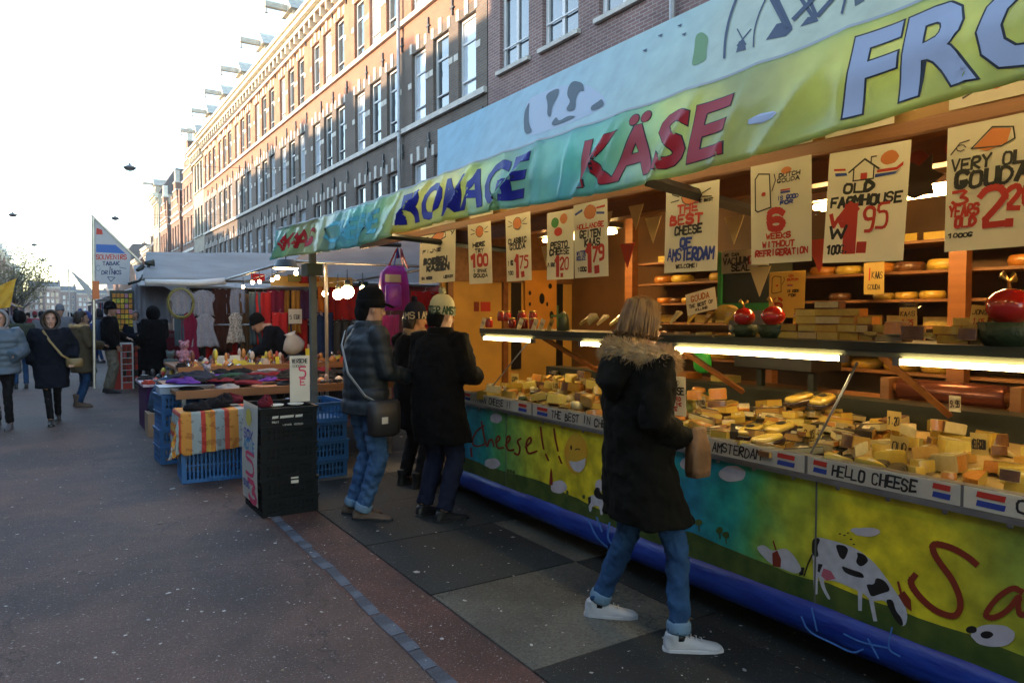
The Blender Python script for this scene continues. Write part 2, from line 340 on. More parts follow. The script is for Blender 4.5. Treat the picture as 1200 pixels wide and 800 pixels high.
# ---------------------------------------------------------------- houses
def wall_holes(mb, W, H, holes, depth, side=.22, x0=0.0):
    """front wall in the plane x = 0 (facing -x), 0..W along y, with rectangular openings and their reveals"""
    ys = sorted({0.0, W, *[h[0] for h in holes], *[h[1] for h in holes]}); zs = sorted({0.0, H, *[h[2] for h in holes], *[h[3] for h in holes]})
    for a, b in zip(ys[:-1], ys[1:]):
        for c, d in zip(zs[:-1], zs[1:]):
            if any(h[0] <= a and b <= h[1] and h[2] <= c and d <= h[3] for h in holes): continue
            mb.quad((x0, b, c), (x0, a, c), (x0, a, d), (x0, b, d))
    for a, b, c, d in holes:
        mb.quad((x0, a, c), (x0, b, c), (x0+side, b, c), (x0+side, a, c)); mb.quad((x0, b, d), (x0, a, d), (x0+side, a, d), (x0+side, b, d))
        mb.quad((x0, a, d), (x0, a, c), (x0+side, a, c), (x0+side, a, d)); mb.quad((x0, b, c), (x0, b, d), (x0+side, b, d), (x0+side, b, c))
    mb.quad((x0, 0, 0), (depth, 0, 0), (depth, 0, H), (x0, 0, H)); mb.quad((depth, W, 0), (x0, W, 0), (x0, W, H), (depth, W, H))
    mb.quad((depth, 0, 0), (depth, W, 0), (depth, W, H), (depth, 0, H)); mb.quad((x0, 0, H), (depth, 0, H), (depth, W, H), (x0, W, H))
_win = {}
def window_meshes(w, h, style):
    k = (round(w, 2), round(h, 2), style)
    if k in _win: return _win[k]
    f = MB(); t = .07
    f.box(.10, .17, 0, t, 0, h); f.box(.10, .17, w-t, w, 0, h); f.box(.10, .17, t, w-t, 0, t); f.box(.10, .17, t, w-t, h-t, h)
    if style == 'sash':
        f.box(.11, .16, t, w-t, h*.68, h*.68+.06); f.box(.08, .13, t, w-t, h*.2, h*.2+.03)
    elif style == 'casement':
        f.box(.10, .165, w*.5-.045, w*.5+.045, t, h*.74); f.box(.09, .17, t, w-t, h*.74, h*.74+.08); f.box(.07, .1, t*.5, w-t*.5, h*.22, h*.22+.03)
        f.box(.095, .165, t, t+.04, t, h*.74); f.box(.095, .165, w-t-.04, w-t, t, h*.74)
    elif style == 'dark': f.box(.11, .16, t, w-t, h*.5, h*.5+.05)
    fm = f.mesh('window', [DKFR if style == 'dark' else WPAINT])
    p = MB(); p.box(.14, .146, t, w-t, t, h-t); pm = [p.mesh('pane', [PANE]), p.mesh('pane', [SKYPANE])]
    s_ = MB(); s_.box(-.09, .1, -.08, w+.08, -.09, -.002); sm = s_.mesh('sill', [STONE])
    _win[k] = (fm, pm, sm); return _win[k]
def put_window(root, y, z, w, h, style='sash', sill=True, sky_share=.5):
    fm, pm, sm = window_meshes(w, h, style)
    f = obj('window', fm, root); f.location = (0, y, z); obj('pane', pm[1 if rnd() < sky_share else 0], f)
    if sill: obj('sill', sm, f)
    return f
def row_house(label, W, H, brick, wx, floors, cat='house', cornice=1, beam=True, group=None, trim=True, style='sash', lean=False, sky_share=.5, ww=.92, roofh=2.6, dz=-.65):
    root = thing('row_house', label, cat, group=group)
    holes = [(y-ww/2, y+ww/2, z, z+h) for z, h in floors for y in wx] + [(.35, W*.62, .25, 3.0), (W*.7, W-.35, .1, 3.0)]
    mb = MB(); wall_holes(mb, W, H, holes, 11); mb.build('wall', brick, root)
    sf = MB(); sf.box(.2, .25, .35, W*.62, .25, 3.0); sf.box(.2, .25, W*.7, W-.35, .1, 3.0); sf.build('shop_window', SHOPM, root)
    for z, h in floors:
        for y in wx: put_window(root, y-ww/2, z, ww, h, style, not trim, sky_share)
    st = MB()
    if trim:
        for z, h in floors:
            st.box(-.10, -.002, 0, W, z-.17, z-.03)
            for y in wx:
                for s_ in (-1, 1): st.box(-.015, -.002, y+s_*(ww/2+.115)-.11, y+s_*(ww/2+.115)+.11, z+h*.52, z+h*.52+.16); st.box(-.018, -.002, y+s_*(ww/2+.02)-.07, y+s_*(ww/2+.02)+.07, z+h+.02, z+h+.30)
                st.box(-.03, -.002, y-.09, y+.09, z+h+.02, z+h+.42)
        for y in wx + [W*.03, W*.97]: st.box(-.03, -.002, y-.03, y+.03, floors[0][0]-.75, floors[0][0]-.4)
        st.build('stone_trim', STONE, root)
        an = MB()
        for z, h in floors:
            for y in [(a+b)/2 for a, b in zip(wx[:-1], wx[1:])] + [.18]: an.box(-.05, -.01, y-.022, y+.022, z+h+.25, z+h+.68); an.box(-.055, -.01, y-.09, y+.09, z+h+.42, z+h+.46)
        an.build('wall_anchor', DKFR, root)['kind'] = 'stuff'
    if cornice:
        c = MB(); c.box(-.12, .02, 0, W, H-.9, H-.78); c.box(-.28, .02, 0, W, H-.42, H-.25); c.box(-.45, .02, 0, W, H-.25, H-.08); c.box(-.55, .02, 0, W, H-.08, H+.05)
        n = int(W/.6)
        for i in range(n): c.box(-.26, -.004, W*(i+.5)/n-.06, W*(i+.5)/n+.06, H-.74, H-.43)
        c.build('cornice', CORN, root)
    r = MB(); r.loft([[(0.02, 0, H+.002), (0.02, W, H+.002), (11, W, H+.002), (11, 0, H+.002)], [(1.6, 0, H+roofh), (1.6, W, H+roofh), (9.4, W, H+roofh), (9.4, 0, H+roofh)]])
    rf = r.build('roof', ROOFT, root)
    ch = MB(); ch.box(4, 4.7, .1, 1.0, H+roofh, H+roofh+1.0); ch.box(3.95, 4.75, .05, 1.05, H+roofh+1.0, H+roofh+1.1)
    for i in range(3): ch.lathe([(.09, 0), (.07, .35)], 8, (4.35, .3+i*.25, H+roofh+1.1))
    ch.build('chimney', BR_BROWN, rf)
    if beam:
        y = W*.5; d = MB(); d.use(DORM)
        d.box(-.05, 1.3, y-.55, y-.38, (H+dz)+.05, (H+dz)+1.65); d.box(-.05, 1.3, y+.38, y+.55, (H+dz)+.05, (H+dz)+1.65); d.box(-.04, 1.3, y-.38, y+.38, (H+dz)+.05, (H+dz)+.3); d.box(-.04, 1.3, y-.38, y+.38, (H+dz)+1.35, (H+dz)+1.65)
        d.add([(-.2, y-.75, (H+dz)+1.65), (-.2, y+.75, (H+dz)+1.65), (-.2, y, (H+dz)+2.35), (1.6, y-.75, (H+dz)+1.65), (1.6, y+.75, (H+dz)+1.65), (1.6, y, (H+dz)+2.35)], [(0, 2, 1), (3, 4, 5), (0, 3, 5, 2), (1, 2, 5, 4), (0, 1, 4, 3)])
        d.use(PANE); d.box(.02, .06, y-.38, y+.38, (H+dz)+.3, (H+dz)+1.35); dd = d.build('dormer', None, root)
        b = MB(); b.box(-1.1, .2, y-.12, y+.12, (H+dz)+1.72, (H+dz)+1.95); b.box(-1.07, -1.01, y-.03, y+.03, (H+dz)+1.55, (H+dz)+1.72); b.lathe([(.02, 0), (.09, .03), (.02, .09)], 8, (-1.04, y, (H+dz)+1.45)); b.build('hoist_beam', DORM, dd)
    return root
FL4 = [(3.95, 2.0), (7.1, 2.0), (10.25, 1.95)]
hA = row_house('tall orange brick town house with white stone blocks, nearest the downpipe', 4.75, 13.5, BR_ORANGE, [1.0, 2.45, 3.85], FL4, roofh=1.6, group='brick terrace of tall town houses', sky_share=.6)
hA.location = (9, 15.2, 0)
treeA = kids_tree(hA)
labs = ['second orange brick town house past the bare downpipe', 'third orange brick town house, under the first hoist beam in view', 'fourth orange brick town house of the terrace, lit above its second floor',
        'fifth orange brick town house, its cornice in low sun', 'sixth orange brick town house of the lit terrace', 'seventh orange brick town house, just before the cream house', 'eighth brick town house, adjoining the cream fronts']
hB = row_house('orange brick town house of the lit terrace', 4.75, 13.5, BR_ORANGE, [.95, 2.35, 3.75], FL4, beam=False, roofh=1.6, group='brick terrace of tall town houses', sky_share=.6)
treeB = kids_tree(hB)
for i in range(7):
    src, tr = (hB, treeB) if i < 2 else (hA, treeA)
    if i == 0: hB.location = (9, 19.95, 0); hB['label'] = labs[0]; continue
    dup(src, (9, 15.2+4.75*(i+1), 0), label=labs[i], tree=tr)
# downpipe between the first two houses
dp = MB(True); dp.tube([(8.87, 20.15, .3), (8.87, 20.15, 13.4)], .055, 8)
for z in (4, 7, 10, 12.5): dp.tube([(8.87, 20.15, z), (8.87, 20.15, z+.06)], .075, 8)
tag(dp.build('downpipe', ZINC), 'tall grey downpipe running up between two orange brick houses', 'downpipe')
dp = MB(True); dp.tube([(8.9, 8.93, 3), (8.9, 8.93, 13)], .05, 8); dp.tube([(8.9, 8.93, 6.2), (8.9, 8.93, 6.3)], .07, 8)
tag(dp.build('downpipe', ZINC), 'pale grey downpipe on the purple brick front above the awning board', 'downpipe')
# the near purple-brown brick block
nb = thing('apartment_block', 'purple brown brick block with white casement windows behind the cheese stall', 'building', (9.0, -6, 0))
W = 21.15; holes = []; wins = []
for yc, ww in ((20.0, 1.2), (18.25, 1.25), (16.35, 1.25), (13.2, 1.25), (11.2, 1.25), (8.2, 1.25), (6.2, 1.25)):
    for z, h in ((3.7, 2.1), (7.25, 2.2), (10.5, 2.1)): wins.append((yc-ww/2, z, ww, h)); holes.append((yc-ww/2, yc+ww/2, z, z+h))
mb = MB(); wall_holes(mb, W, 14, holes, 11); mb.build('wall', BR_PURPLE, nb)
for y, z, w_, h in wins: put_window(nb, y, z, w_, h, 'casement', True, .35)
q = MB(); q.box(-.3, .02, 0, W, 13.7, 14.05); q.build('cornice', CORN, nb)
q = MB()
for yy in (19.1, 17.3, 14.8, 12.2, 9.7): q.box(-.04, -.002, yy-.11, yy+.11, 6.05, 6.4)
q.build('stone_block', STONE, nb)
q = MB(); q.box(-.03, -.002, 10.4, 14.6, 5.85, 5.98); q.build('lintel_band', DKFR, nb)
# cream fronts and stepped gables
hC = row_house('cream painted house with dark windows and a pale cornice', 4.2, 13.2, BR_CREAM, [.9, 2.1, 3.3], FL4, beam=True, trim=False, style='dark', ww=.7, group=None, sky_share=0); hC.location = (9, 53.3, 0)
dup(hC, (9, 77.8, 0), label='second cream painted house, beyond the stepped gables')
def gable_house(label, y0, W, H):
    root = thing('gable_house', label, 'house', (9, y0, 0))
    mb = MB(); ww = .8; fl = [(4, 1.9), (7, 1.9), (10, 1.7)]; wx = [W*.2, W*.5, W*.8]
    wall_holes(mb, W, H, [(y-ww/2, y+ww/2, z, z+h) for z, h in fl for y in wx], 10); mb.build('wall', BR_BROWN, root)
    for z, h in fl:
        for y in wx: put_window(root, y-ww/2, z, ww, h, 'sash', True, .4)
    g = MB(); n = 5; sh = 3.4/n
    for i in range(n): a = W*.5*(i+.4)/(n+.6); g.box(-.02-.004*i, .38, a, W-a, H+sh*i+.002, H+sh*(i+1)-.1)
    g.build('stepped_gable', BR_BROWN, root)
    g = MB()
    for i in range(n): a = W*.5*(i+.4)/(n+.6); g.box(-.08, .44, a-.06, W-a+.06, H+sh*(i+1)-.1, H+sh*(i+1))
    g.box(-.06, -.003, 0, W, 9.3, 9.5); g.box(-.06, -.003, 0, W, 6.3, 6.5); g.box(.0, .36, W*.5-.25, W*.5+.25, H+3.4, H+4.4); g.build('coping', STONE, root)['kind'] = 'stuff'
    r = MB(); r.loft([[(.4, 0, H), (.4, W, H)], [(.4, W/2, H+2.8), (.4, W/2+.01, H+2.8)]], False, False)
    r = MB(); r.add([(.4, 0, H+.01), (.4, W, H+.01), (.4, W/2, H+2.9), (10, 0, H+.01), (10, W, H+.01), (10, W/2, H+2.9)], [(0, 1, 2), (3, 5, 4), (0, 2, 5, 3), (1, 4, 5, 2), (0, 3, 4, 1)]); r.build('roof', ROOFT, root)
    return root
gable_house('brick house with a tall stepped gable rising beyond the cream front', 57.5, 5.2, 11.3)
gable_house('middle brick house with a stepped gable, down the street', 64.2, 5.0, 9.2)
gable_house('farthest brick house with a stepped gable at the end of the row', 71.6, 5.0, 9.0)
hF = row_house('low pale brick house past the stepped gables', 6, 8.6, BR_BROWN, [1.2, 3, 4.8], [(3.9, 1.6), (6.1, 1.4)], beam=False, trim=False, group='low houses far down the right side of the street', roofh=2)
treeF = kids_tree(hF)
for i in range(7):
    if i == 0: hF.location = (9, 84, 0)
    else: dup(hF, (9+(.6 if i % 2 else 0), 84+6*i+(14 if i > 3 else 0), 0), scale=(1, 1, uni(.9, 1.15)), tree=treeF, label='low pale brick house far down the right side of the street')
# left side of the street (mostly outside the picture, it shades the road)
hL = row_house('grey brick house with hoist beam on the left side of the street', 5.2, 14.0, BR_BROWN, [1.1, 2.6, 4.1], FL4, trim=False, group='houses along the left side of the street', roofh=1.2)
treeL = kids_tree(hL)
hN = row_house('grey brick house with a low roof on the left side, nearest the camera', 5.2, 12.0, BR_BROWN, [1.1, 2.6, 4.1], [(3.6, 1.8), (6.3, 1.8), (9.0, 1.6)], trim=False, beam=False, group='low roofed houses on the left side near the camera', roofh=.7)
hN.location = (-8.6, -22.0, 0); hN.rotation_euler.z = math.pi; treeN = kids_tree(hN)
yy = -22.0; first = True
while yy < 330:
    H = 1.0
    if 56 < yy < 84: H = .8
    if 84 <= yy < 150: H = .62
    if 225 < yy < 240: yy += 5.2; continue
    H *= uni(.96, 1.04) if yy > 84 else 1
    loc = (-8.6+(uni(-.3, .3) if yy > 60 else 0), yy+5.2, 0)
    if yy < 84: dup(hN, loc, rz=math.pi, scale=(1, 1, 1 if yy < 50 else uni(.78, .95)), tree=treeN); yy += 5.2; continue
    if first: hL.location = loc; hL.rotation_euler.z = math.pi; hL.scale = (1, 1, .62); first = False
    else: dup(hL, loc, rz=math.pi, scale=(1, 1, H), tree=treeL)
    yy += 5.2
# the street closes far away
mb = MB(); 
hE = row_house('broad grey block closing the far end of the street', 5.5, 15, BR_BROWN, [1.2, 2.75, 4.3], FL4, beam=False, trim=False, group='houses closing the far end of the street')
hE.location = (-14, 345, 0); hE.rotation_euler.z = math.pi/2; treeE = kids_tree(hE)
for i in range(7): dup(hE, (-8.5+5.5*i+1, 345+uni(-2, 2), 0), rz=math.pi/2, scale=(1, 1, uni(.55, 1.05)), tree=treeE)
# ================================================================ THE CHEESE STALL
TUBE = emit('lit_tube', (1.0, .74, .34), 6.2)
TUBE2 = emit('lit_ceiling_tube', (1.0, .60, .20), 11)
TUBE3 = emit('lit_front_tube', (1.0, .68, .30), 3.0)
OCHRE = mat('ochre_paint', (.62, .36, .07), var=.15, vscale=3, rough=.6)
ORANGEW = mat('varnished_orange_wood', (.29, .115, .035), col2=(.20, .075, .022), vscale=3, stretch=(6, .6, 6), rough=.45, bump=.15)
SHELFW = mat('brown_shelf_wood', (.26, .12, .045), col2=(.18, .08, .03), vscale=3, stretch=(6, .6, 6), rough=.5, bump=.15)
DARKM = mat('dark_green_metal', (.025, .032, .026), rough=.4, var=.2)
STEEL = mat('worn_steel', (.35, .35, .34), rough=.35, metal=.8, var=.15)
def translucent(m, amt, col=None):
    N, L = m.node_tree.nodes, m.node_tree.links; b = N['Principled BSDF']; out = [n for n in N if n.type == 'OUTPUT_MATERIAL'][0]
    t = N.new('ShaderNodeBsdfTranslucent'); mx = N.new('ShaderNodeMixShader'); mx.inputs[0].default_value = amt
    src = b.inputs['Base Color']
    if src.is_linked: L.new(src.links[0].from_socket, t.inputs[0])
    else: t.inputs[0].default_value = src.default_value[:]
    L.new(b.outputs[0], mx.inputs[1]); L.new(t.outputs[0], mx.inputs[2]); L.new(mx.outputs[0], out.inputs[0]); return m
PAPER = mat('white_paper', (.80, .77, .66), var=.05, vscale=5, rough=.7)
PAPERY = mat('yellow_paper', (.62, .48, .16), var=.06, vscale=5, rough=.7)
translucent(PAPER, .4); translucent(PAPERY, .4)
INK = mat('black_ink', (.02, .018, .016), rough=.5); INKR = mat('red_ink', (.52, .035, .02), rough=.5)
INKB = mat('blue_ink', (.03, .06, .32), rough=.5); INKG = mat('green_ink', (.04, .22, .05), rough=.5); INKO = mat('orange_ink', (.55, .17, .04), rough=.5)
st = thing('cheese_stall', 'long market cheese stall with painted front panel, lit shelves and lettered awning', 'market stall', (0, 0, 0))
YF, YN = 6.62, -.7
def ramp_mat(name, stops, axis=1, rough=.35, coat=0, warp=.25, lo=0, hi=1, vstreak=.1):
    m = bpy.data.materials.new(name); m.use_nodes = True; N, L = m.node_tree.nodes, m.node_tree.links; b = N['Principled BSDF']
    b.inputs['Roughness'].default_value = rough; b.inputs['Coat Weight'].default_value = coat; b.inputs['Coat Roughness'].default_value = .12
    tc = N.new('ShaderNodeTexCoord'); sp = N.new('ShaderNodeSeparateXYZ'); L.new(tc.outputs['Object'], sp.inputs[0])
    n = N.new('ShaderNodeTexNoise'); n.inputs['Scale'].default_value = 3.2; n.inputs['Detail'].default_value = 4; L.new(tc.outputs['Object'], n.inputs['Vector'])
    mr0 = N.new('ShaderNodeMapRange'); L.new(n.outputs[0], mr0.inputs[0]); mr0.inputs[3].default_value = -warp; mr0.inputs[4].default_value = warp
    ad = N.new('ShaderNodeMath'); L.new(sp.outputs[axis], ad.inputs[0]); L.new(mr0.outputs[0], ad.inputs[1])
    mr = N.new('ShaderNodeMapRange'); L.new(ad.outputs[0], mr.inputs[0]); mr.inputs[1].default_value = lo; mr.inputs[2].default_value = hi
    r = N.new('ShaderNodeValToRGB'); L.new(mr.outputs[0], r.inputs[0]); e = r.color_ramp.elements
    while len(e) < len(stops): e.new(.5)
    for el, (p, c) in zip(e, sorted(stops)): el.position = (p-lo)/(hi-lo); el.color = (*c, 1)
    n2 = N.new('ShaderNodeTexNoise'); n2.inputs['Scale'].default_value = 9; n2.inputs['Detail'].default_value = 6; L.new(tc.outputs['Object'], n2.inputs['Vector'])
    h = N.new('ShaderNodeHueSaturation'); m2 = N.new('ShaderNodeMapRange'); L.new(n2.outputs[0], m2.inputs[0]); m2.inputs[1].default_value = .3; m2.inputs[2].default_value = .7
    m2.inputs[3].default_value = 1-vstreak*2; m2.inputs[4].default_value = 1+vstreak*2; L.new(m2.outputs[0], h.inputs['Value']); L.new(r.outputs[0], h.inputs['Color']); L.new(h.outputs[0], b.inputs['Base Color'])
    bp = N.new('ShaderNodeBump'); bp.inputs['Strength'].default_value = .35; bp.inputs['Distance'].default_value = .01; n3 = N.new('ShaderNodeTexNoise'); n3.inputs['Scale'].default_value = 6; n3.inputs['Detail'].default_value = 7; n3.inputs['Distortion'].default_value = 1.2; L.new(tc.outputs['Object'], n3.inputs['Vector']); L.new(n3.outputs[0], bp.inputs['Height']); L.new(bp.outputs[0], b.inputs['Normal'])
    _mats[name] = m; return m
TEAL, BTEAL, YEL, YG, GRN, OLV = (.02, .36, .32), (.02, .25, .42), (.72, .60, .02), (.42, .50, .04), (.09, .36, .10), (.36, .38, .03)
PANEL = ramp_mat('painted_panel_sky', [(-.4, YEL), (.6, TEAL), (.95, GRN), (1.2, OLV), (1.5, YEL), (1.85, YEL), (2.1, YG), (2.3, GRN), (2.5, TEAL), (2.75, BTEAL), (2.95, TEAL), (3.25, YEL), (3.9, YEL), (4.35, YG), (4.7, GRN), (4.95, TEAL), (5.3, BTEAL)], lo=-.5, hi=5.6, rough=.4, vstreak=.18)
HILL = mat('painted_hill', (.035, .075, .012), col2=(.11, .15, .025), vscale=9, rough=.4)
SKIRTB = mat('painted_blue_water', (.005, .024, .24), col2=(.012, .055, .36), vscale=5, rough=.4, stretch=(1, 1, 4), bump=.6, bscale=7)
LBLUE = mat('pale_blue_paint', (.07, .2, .55), var=.3, vscale=14, rough=.4)
CLOUD = mat('cloud_paint', (.5, .47, .5), var=.12, vscale=10, rough=.5)
CREDP = mat('brown_red_paint', (.24, .03, .012), rough=.4); BLKP = mat('black_paint', (.012, .01, .01), rough=.45); PINKP = mat('pink_paint', (.5, .12, .16), rough=.5)
SUNP = mat('sun_orange_paint', (.62, .30, .02), col2=(.55, .38, .03), vscale=6, rough=.45)
# counter body ----------------------------------------------------
b = MB(); b.box(2.9, 2.93, YN, 5.35, .26, .86); b.box(2.93, 3.0, YN, 5.35, .14, .86); b.box(2.9, 4.0, 5.36, 5.39, .14, .86)
b.build('front_panel', PANEL, st)
b = MB(True); ny = 120; prof = [(2.905, .285), (2.882, .275), (2.868, .245), (2.862, .21), (2.866, .17), (2.885, .135), (2.93, .12)]
rings = [[(x+.008*noise.noise((yy*3, z*6, 1)), yy, z+.006*noise.noise((yy*5, z, 4))) for x, z in prof] for yy in [YN+(5.36-YN)*i/ny for i in range(ny+1)]]
b.loft(rings, False, False); b.build('blue_skirt', SKIRTB, st)
b = MB(); pts = []
n = 60
for i in range(n): ya = 5.35+(YN-5.35)*i/n; yb = 5.35+(YN-5.35)*(i+1)/n; za = .39+.055*noise.noise((ya*1.3, 0, 3))+.02*noise.noise((ya*5, 0, 7)); zb = .39+.055*noise.noise((yb*1.3, 0, 3))+.02*noise.noise((yb*5, 0, 7)); b.quad((2.8985, ya, .275), (2.8985, yb, .275), (2.8985, yb, zb), (2.8985, ya, za))
b.build('painted_hills', HILL, st)
XP = 2.9
def pz(ox, oy, sc, X=XP, l0=.0022):
    """drawing traced in an enlarged view of the panel: its points measured onto the panel itself"""
    def f(a, c, l=0):
        p = onX(ox+a/sc, oy+c/sc, X); return (X-l0-l, p.y, p.z)
    return f
f2 = pz(780, 520, 2.857); art = {}
def pg(m, f, pts, l=None):
    shape(art.setdefault(m.name, MB().use(m)), f, soft(list(pts), 2) if 5 < len(pts) < 30 else pts, l)
def pl(m, f, pts, w): rib(art.setdefault(m.name, MB().use(m)), f, chaikin(chaikin(pts)) if len(pts) > 3 else pts, w)
COWW = mat('cow_white_paint', (.52, .52, .55), var=.12, vscale=20, rough=.45)
pg(COWW, f2, [(492,318),(510,310),(560,322),(640,348),(700,395),(745,455),(775,500),(800,530),(812,575),(805,605),(788,610),(760,560),(735,520),(700,525),(685,520),(665,500),(640,488),(600,470),(560,455),(530,455),(512,450),(495,400),(490,350)], .0)
for a in ([(512,440),(528,440),(535,480),(555,518),(545,520),(523,480)], [(495,395),(512,420),(510,502),(498,502)], [(678,500),(695,510),(710,592),(697,592)], [(645,485),(660,490),(658,558),(646,556)]): pg(COWW, f2, a)
pg(PINKP, f2, [(530,415),(555,425),(570,450),(540,457),(522,440)])
for a in ([(492,318),(510,312),(520,320),(508,345),(515,375),(500,378),(490,360)], [(570,335),(600,338),(615,352),(600,388),(585,380),(575,355)], [(640,360),(670,370),(682,392),(655,412),(637,395),(645,375)],
          [(588,405),(620,418),(660,430),(668,448),(640,445),(600,430)], [(705,445),(735,455),(757,490),(722,500),(690,512),(680,490),(672,467),(700,470)], [(735,520),(762,518),(772,558),(792,580),(798,608),(783,605),(762,575)], [(512,400),(528,402),(516,430),(510,425)]): pg(BLKP, f2, a)
pl(BLKP, f2, [(492,370),(478,400),(465,440)], 5); pg(BLKP, f2, [(450,412),(466,412),(462,438),(448,440)])
pl(CREDP, f2, [(780,462),(790,500),(800,510)], 8); pg(CREDP, f2, [(780,505),(800,490),(822,520),(825,560),(800,540)])
pg(COWW, f2, [(300,345),(330,335),(360,360),(400,345),(430,370),(460,420),(440,435),(400,420),(350,400)]); pg(CREDP, f2, [(358,365),(375,355),(388,385),(386,412),(360,408)]); pl(CREDP, f2, [(362,325),(370,352)], 5)
for cx, cy, rx, ry in ((225,100,44,27),(85,66,36,24),(675,294,44,15),(640,288,20,8)): pg(CLOUD, f2, blob2d(cx, cy, rx, ry, 16, .09))
for cx, cy in ((112,262),(182,288),(203,304)): pg(HILL, f2, blob2d(cx, cy, 12, 13, 9, .2)); pl(HILL, f2, [(cx, cy), (cx+1, cy+28)], 4)
SP = [(1040,400),(1015,378),(960,345),(895,330),(897,362),(925,405),(960,450),(985,505),(990,545),(975,573),(950,575),(900,555),(850,510),(818,462),(835,440)]
pl(CREDP, f2, SP, 21)
pl(CREDP, f2, [(1192,492),(1165,478),(1120,505),(1085,545),(1070,575),(1100,583),(1150,555),(1188,500),(1180,545),(1190,575),(1225,560)], 19)
pl(CREDP, f2, [(1300,480),(1270,470),(1240,500),(1232,560),(1265,580),(1310,560)], 19)
pg(CLOUD, f2, blob2d(1100, 640, 75, 38, 18, .06)); pg(BLKP, f2, blob2d(1025, 620, 20, 12, 9, .15)); pg(BLKP, f2, blob2d(1077, 637, 22, 13, 9, .15))
for a, c in ((585,300),(600,305),(612,297),(622,318),(632,335)): pg(BLKP, f2, blob2d(a, c, 5, 2.5, 5))
f3 = pz(500, 480, 4.446)
for a in ([(300,82),(262,108),(240,150),(240,180),(265,192),(300,180)], [(288,62),(300,140),(318,200),(325,160),(342,150),(352,190)], [(362,172),(386,152),(376,130),(360,160),(370,202),(402,196)], [(412,184),(440,152),(430,130),(413,162),(424,214),(456,206)],
          [(492,150),(472,160),(490,198),(482,236),(460,226)], [(517,196),(550,162),(540,138),(519,172),(525,232),(576,214)], [(595,90),(602,150),(611,202)], [(622,232),(636,262)], [(665,98),(672,150),(686,212)], [(691,242),(704,276)]): pl(CREDP, f3, a, 9)
pg(SUNP, f3, blob2d(780, 228, 60, 108, 24, .03)); pg(COWW, f3, [(742,262),(775,272),(810,262),(832,246),(826,300),(800,326),(770,318),(752,292)]); pg(BLKP, f3, blob2d(755, 196, 5, 14, 8)); pl(BLKP, f3, [(776,207),(790,202),(800,207)], 5)
for cx, cy, rx, ry in ((365,44,32,26),(345,278,42,28),(690,400,45,34),(900,395,20,36)): pg(CLOUD, f3, blob2d(cx, cy, rx, ry, 14, .12))
pg(CREDP, f3, [(640,392),(646,320),(650,300),(656,325),(660,392)]); pl(CREDP, f3, [(232,200),(236,240)], 10)
pg(COWW, f3, [(842,455),(870,440),(915,460),(925,490),(920,545),(908,548),(902,500),(865,498),(860,530),(848,528)]); pg(BLKP, f3, [(872,425),(885,402),(905,405),(905,430),(925,445),(920,468),(890,462),(875,445)]); pg(BLKP, f3, [(842,455),(858,450),(858,480),(846,500)])
for a, c in ((425,318),(440,322),(455,325),(735,430),(820,452)): pg(HILL, f3, blob2d(a, c, 8, 12, 7, .2))
names = {'cow_white_paint': 'painted_cow', 'brown_red_paint': 'painted_lettering', 'black_paint': 'cow_patches', 'pink_paint': 'painted_udder', 'cloud_paint': 'painted_clouds', 'painted_hill': 'painted_trees', 'sun_orange_paint': 'painted_sun'}
for k, m_ in art.items(): m_.build(names[k], None, st)['kind'] = 'stuff'
sk = MB(); fs = lambda px, py, l=0: (2.858-l-.001, onX(px, py, 2.86).y, onX(px, py, 2.86).z)
for a in ([(940,722),(948,740),(975,752),(1000,765),(1012,760)], [(952,712),(958,738)], [(990,742),(1010,752),(1040,758)], [(1018,748),(1030,770)], [(1046,735),(1040,760),(1055,768)], [(690,608),(700,630),(712,640)], [(700,606),(706,622)], [(715,612),(712,632),(722,640)], [(768,600),(762,618)]): rib(sk, fs, chaikin(chaikin(a)) if len(a) > 2 else a, 2.0)
sk.build('painted_reflections', LBLUE, st)['kind'] = 'stuff'
sm_ = MB()
for yy in (4.62, 3.28, 1.98, .62): sm_.box(2.8965, 2.8995, yy-.004, yy+.004, .28, .86)
sm_.build('panel_seam', mat('seam_grey', (.12, .13, .1), rough=.5), st)['kind'] = 'stuff'
ey = MB(True)
for i in range(26): yy = 5.25-i*.225; ey.lathe([(.0, 0), (.011, 0), (.011, .003), (.006, .004), (0, .004)], 8, (0, 0, 0), T(2.8985, yy, .835) @ Rm(-math.pi/2, 'Y'))
ey.build('panel_eyelets', STEEL, st)['kind'] = 'stuff'
# rail with hand lettered strips ---------------------------------
b = MB(); b.box(2.885, 2.90, YN, 5.36, .855, .955); b.box(2.87, 2.885, YN, 5.36, .848, .868); b.box(2.90, 2.955, YN, 5.36, .862, .95); b.build('counter_rail', STEEL, st)
cards = [(5.3, 4.25, '...SAN CHEESE !!'), (4.24, 2.99, 'THE BEST IN CHEESE'), (2.96, 2.03, 'HELLO AMSTERDAM'), (2.02, 1.36, 'HELLO CHEESE'), (1.355, .4, 'CHEESE'), (.39, -.6, 'HELLO')]
for y0, y1, tx in cards:
    b = MB(); b.box(2.8815, 2.8845, y1+.004, y0-.004, .872, .953); s_ = b.build('rail_sign', PAPER, st)
    f = xface(2.8805, y0, .876); Wd = y0-y1; lt = MB(); letters(lt, f, tx, Wd*.19, .014, Wd*.55, .046, .0075, .1, .12); lt.build('lettering', INK, s_)
    for m_, z0 in ((INKR, .045), (INKB, .012)):
        q = MB()
        for u0 in (Wd*.05, Wd*.84): shape(q, f, [(u0, z0), (u0+Wd*.10, z0-.002), (u0+Wd*.105, z0+.02), (u0+.004, z0+.022)])
        q.build('flag_stripe', m_, s_)
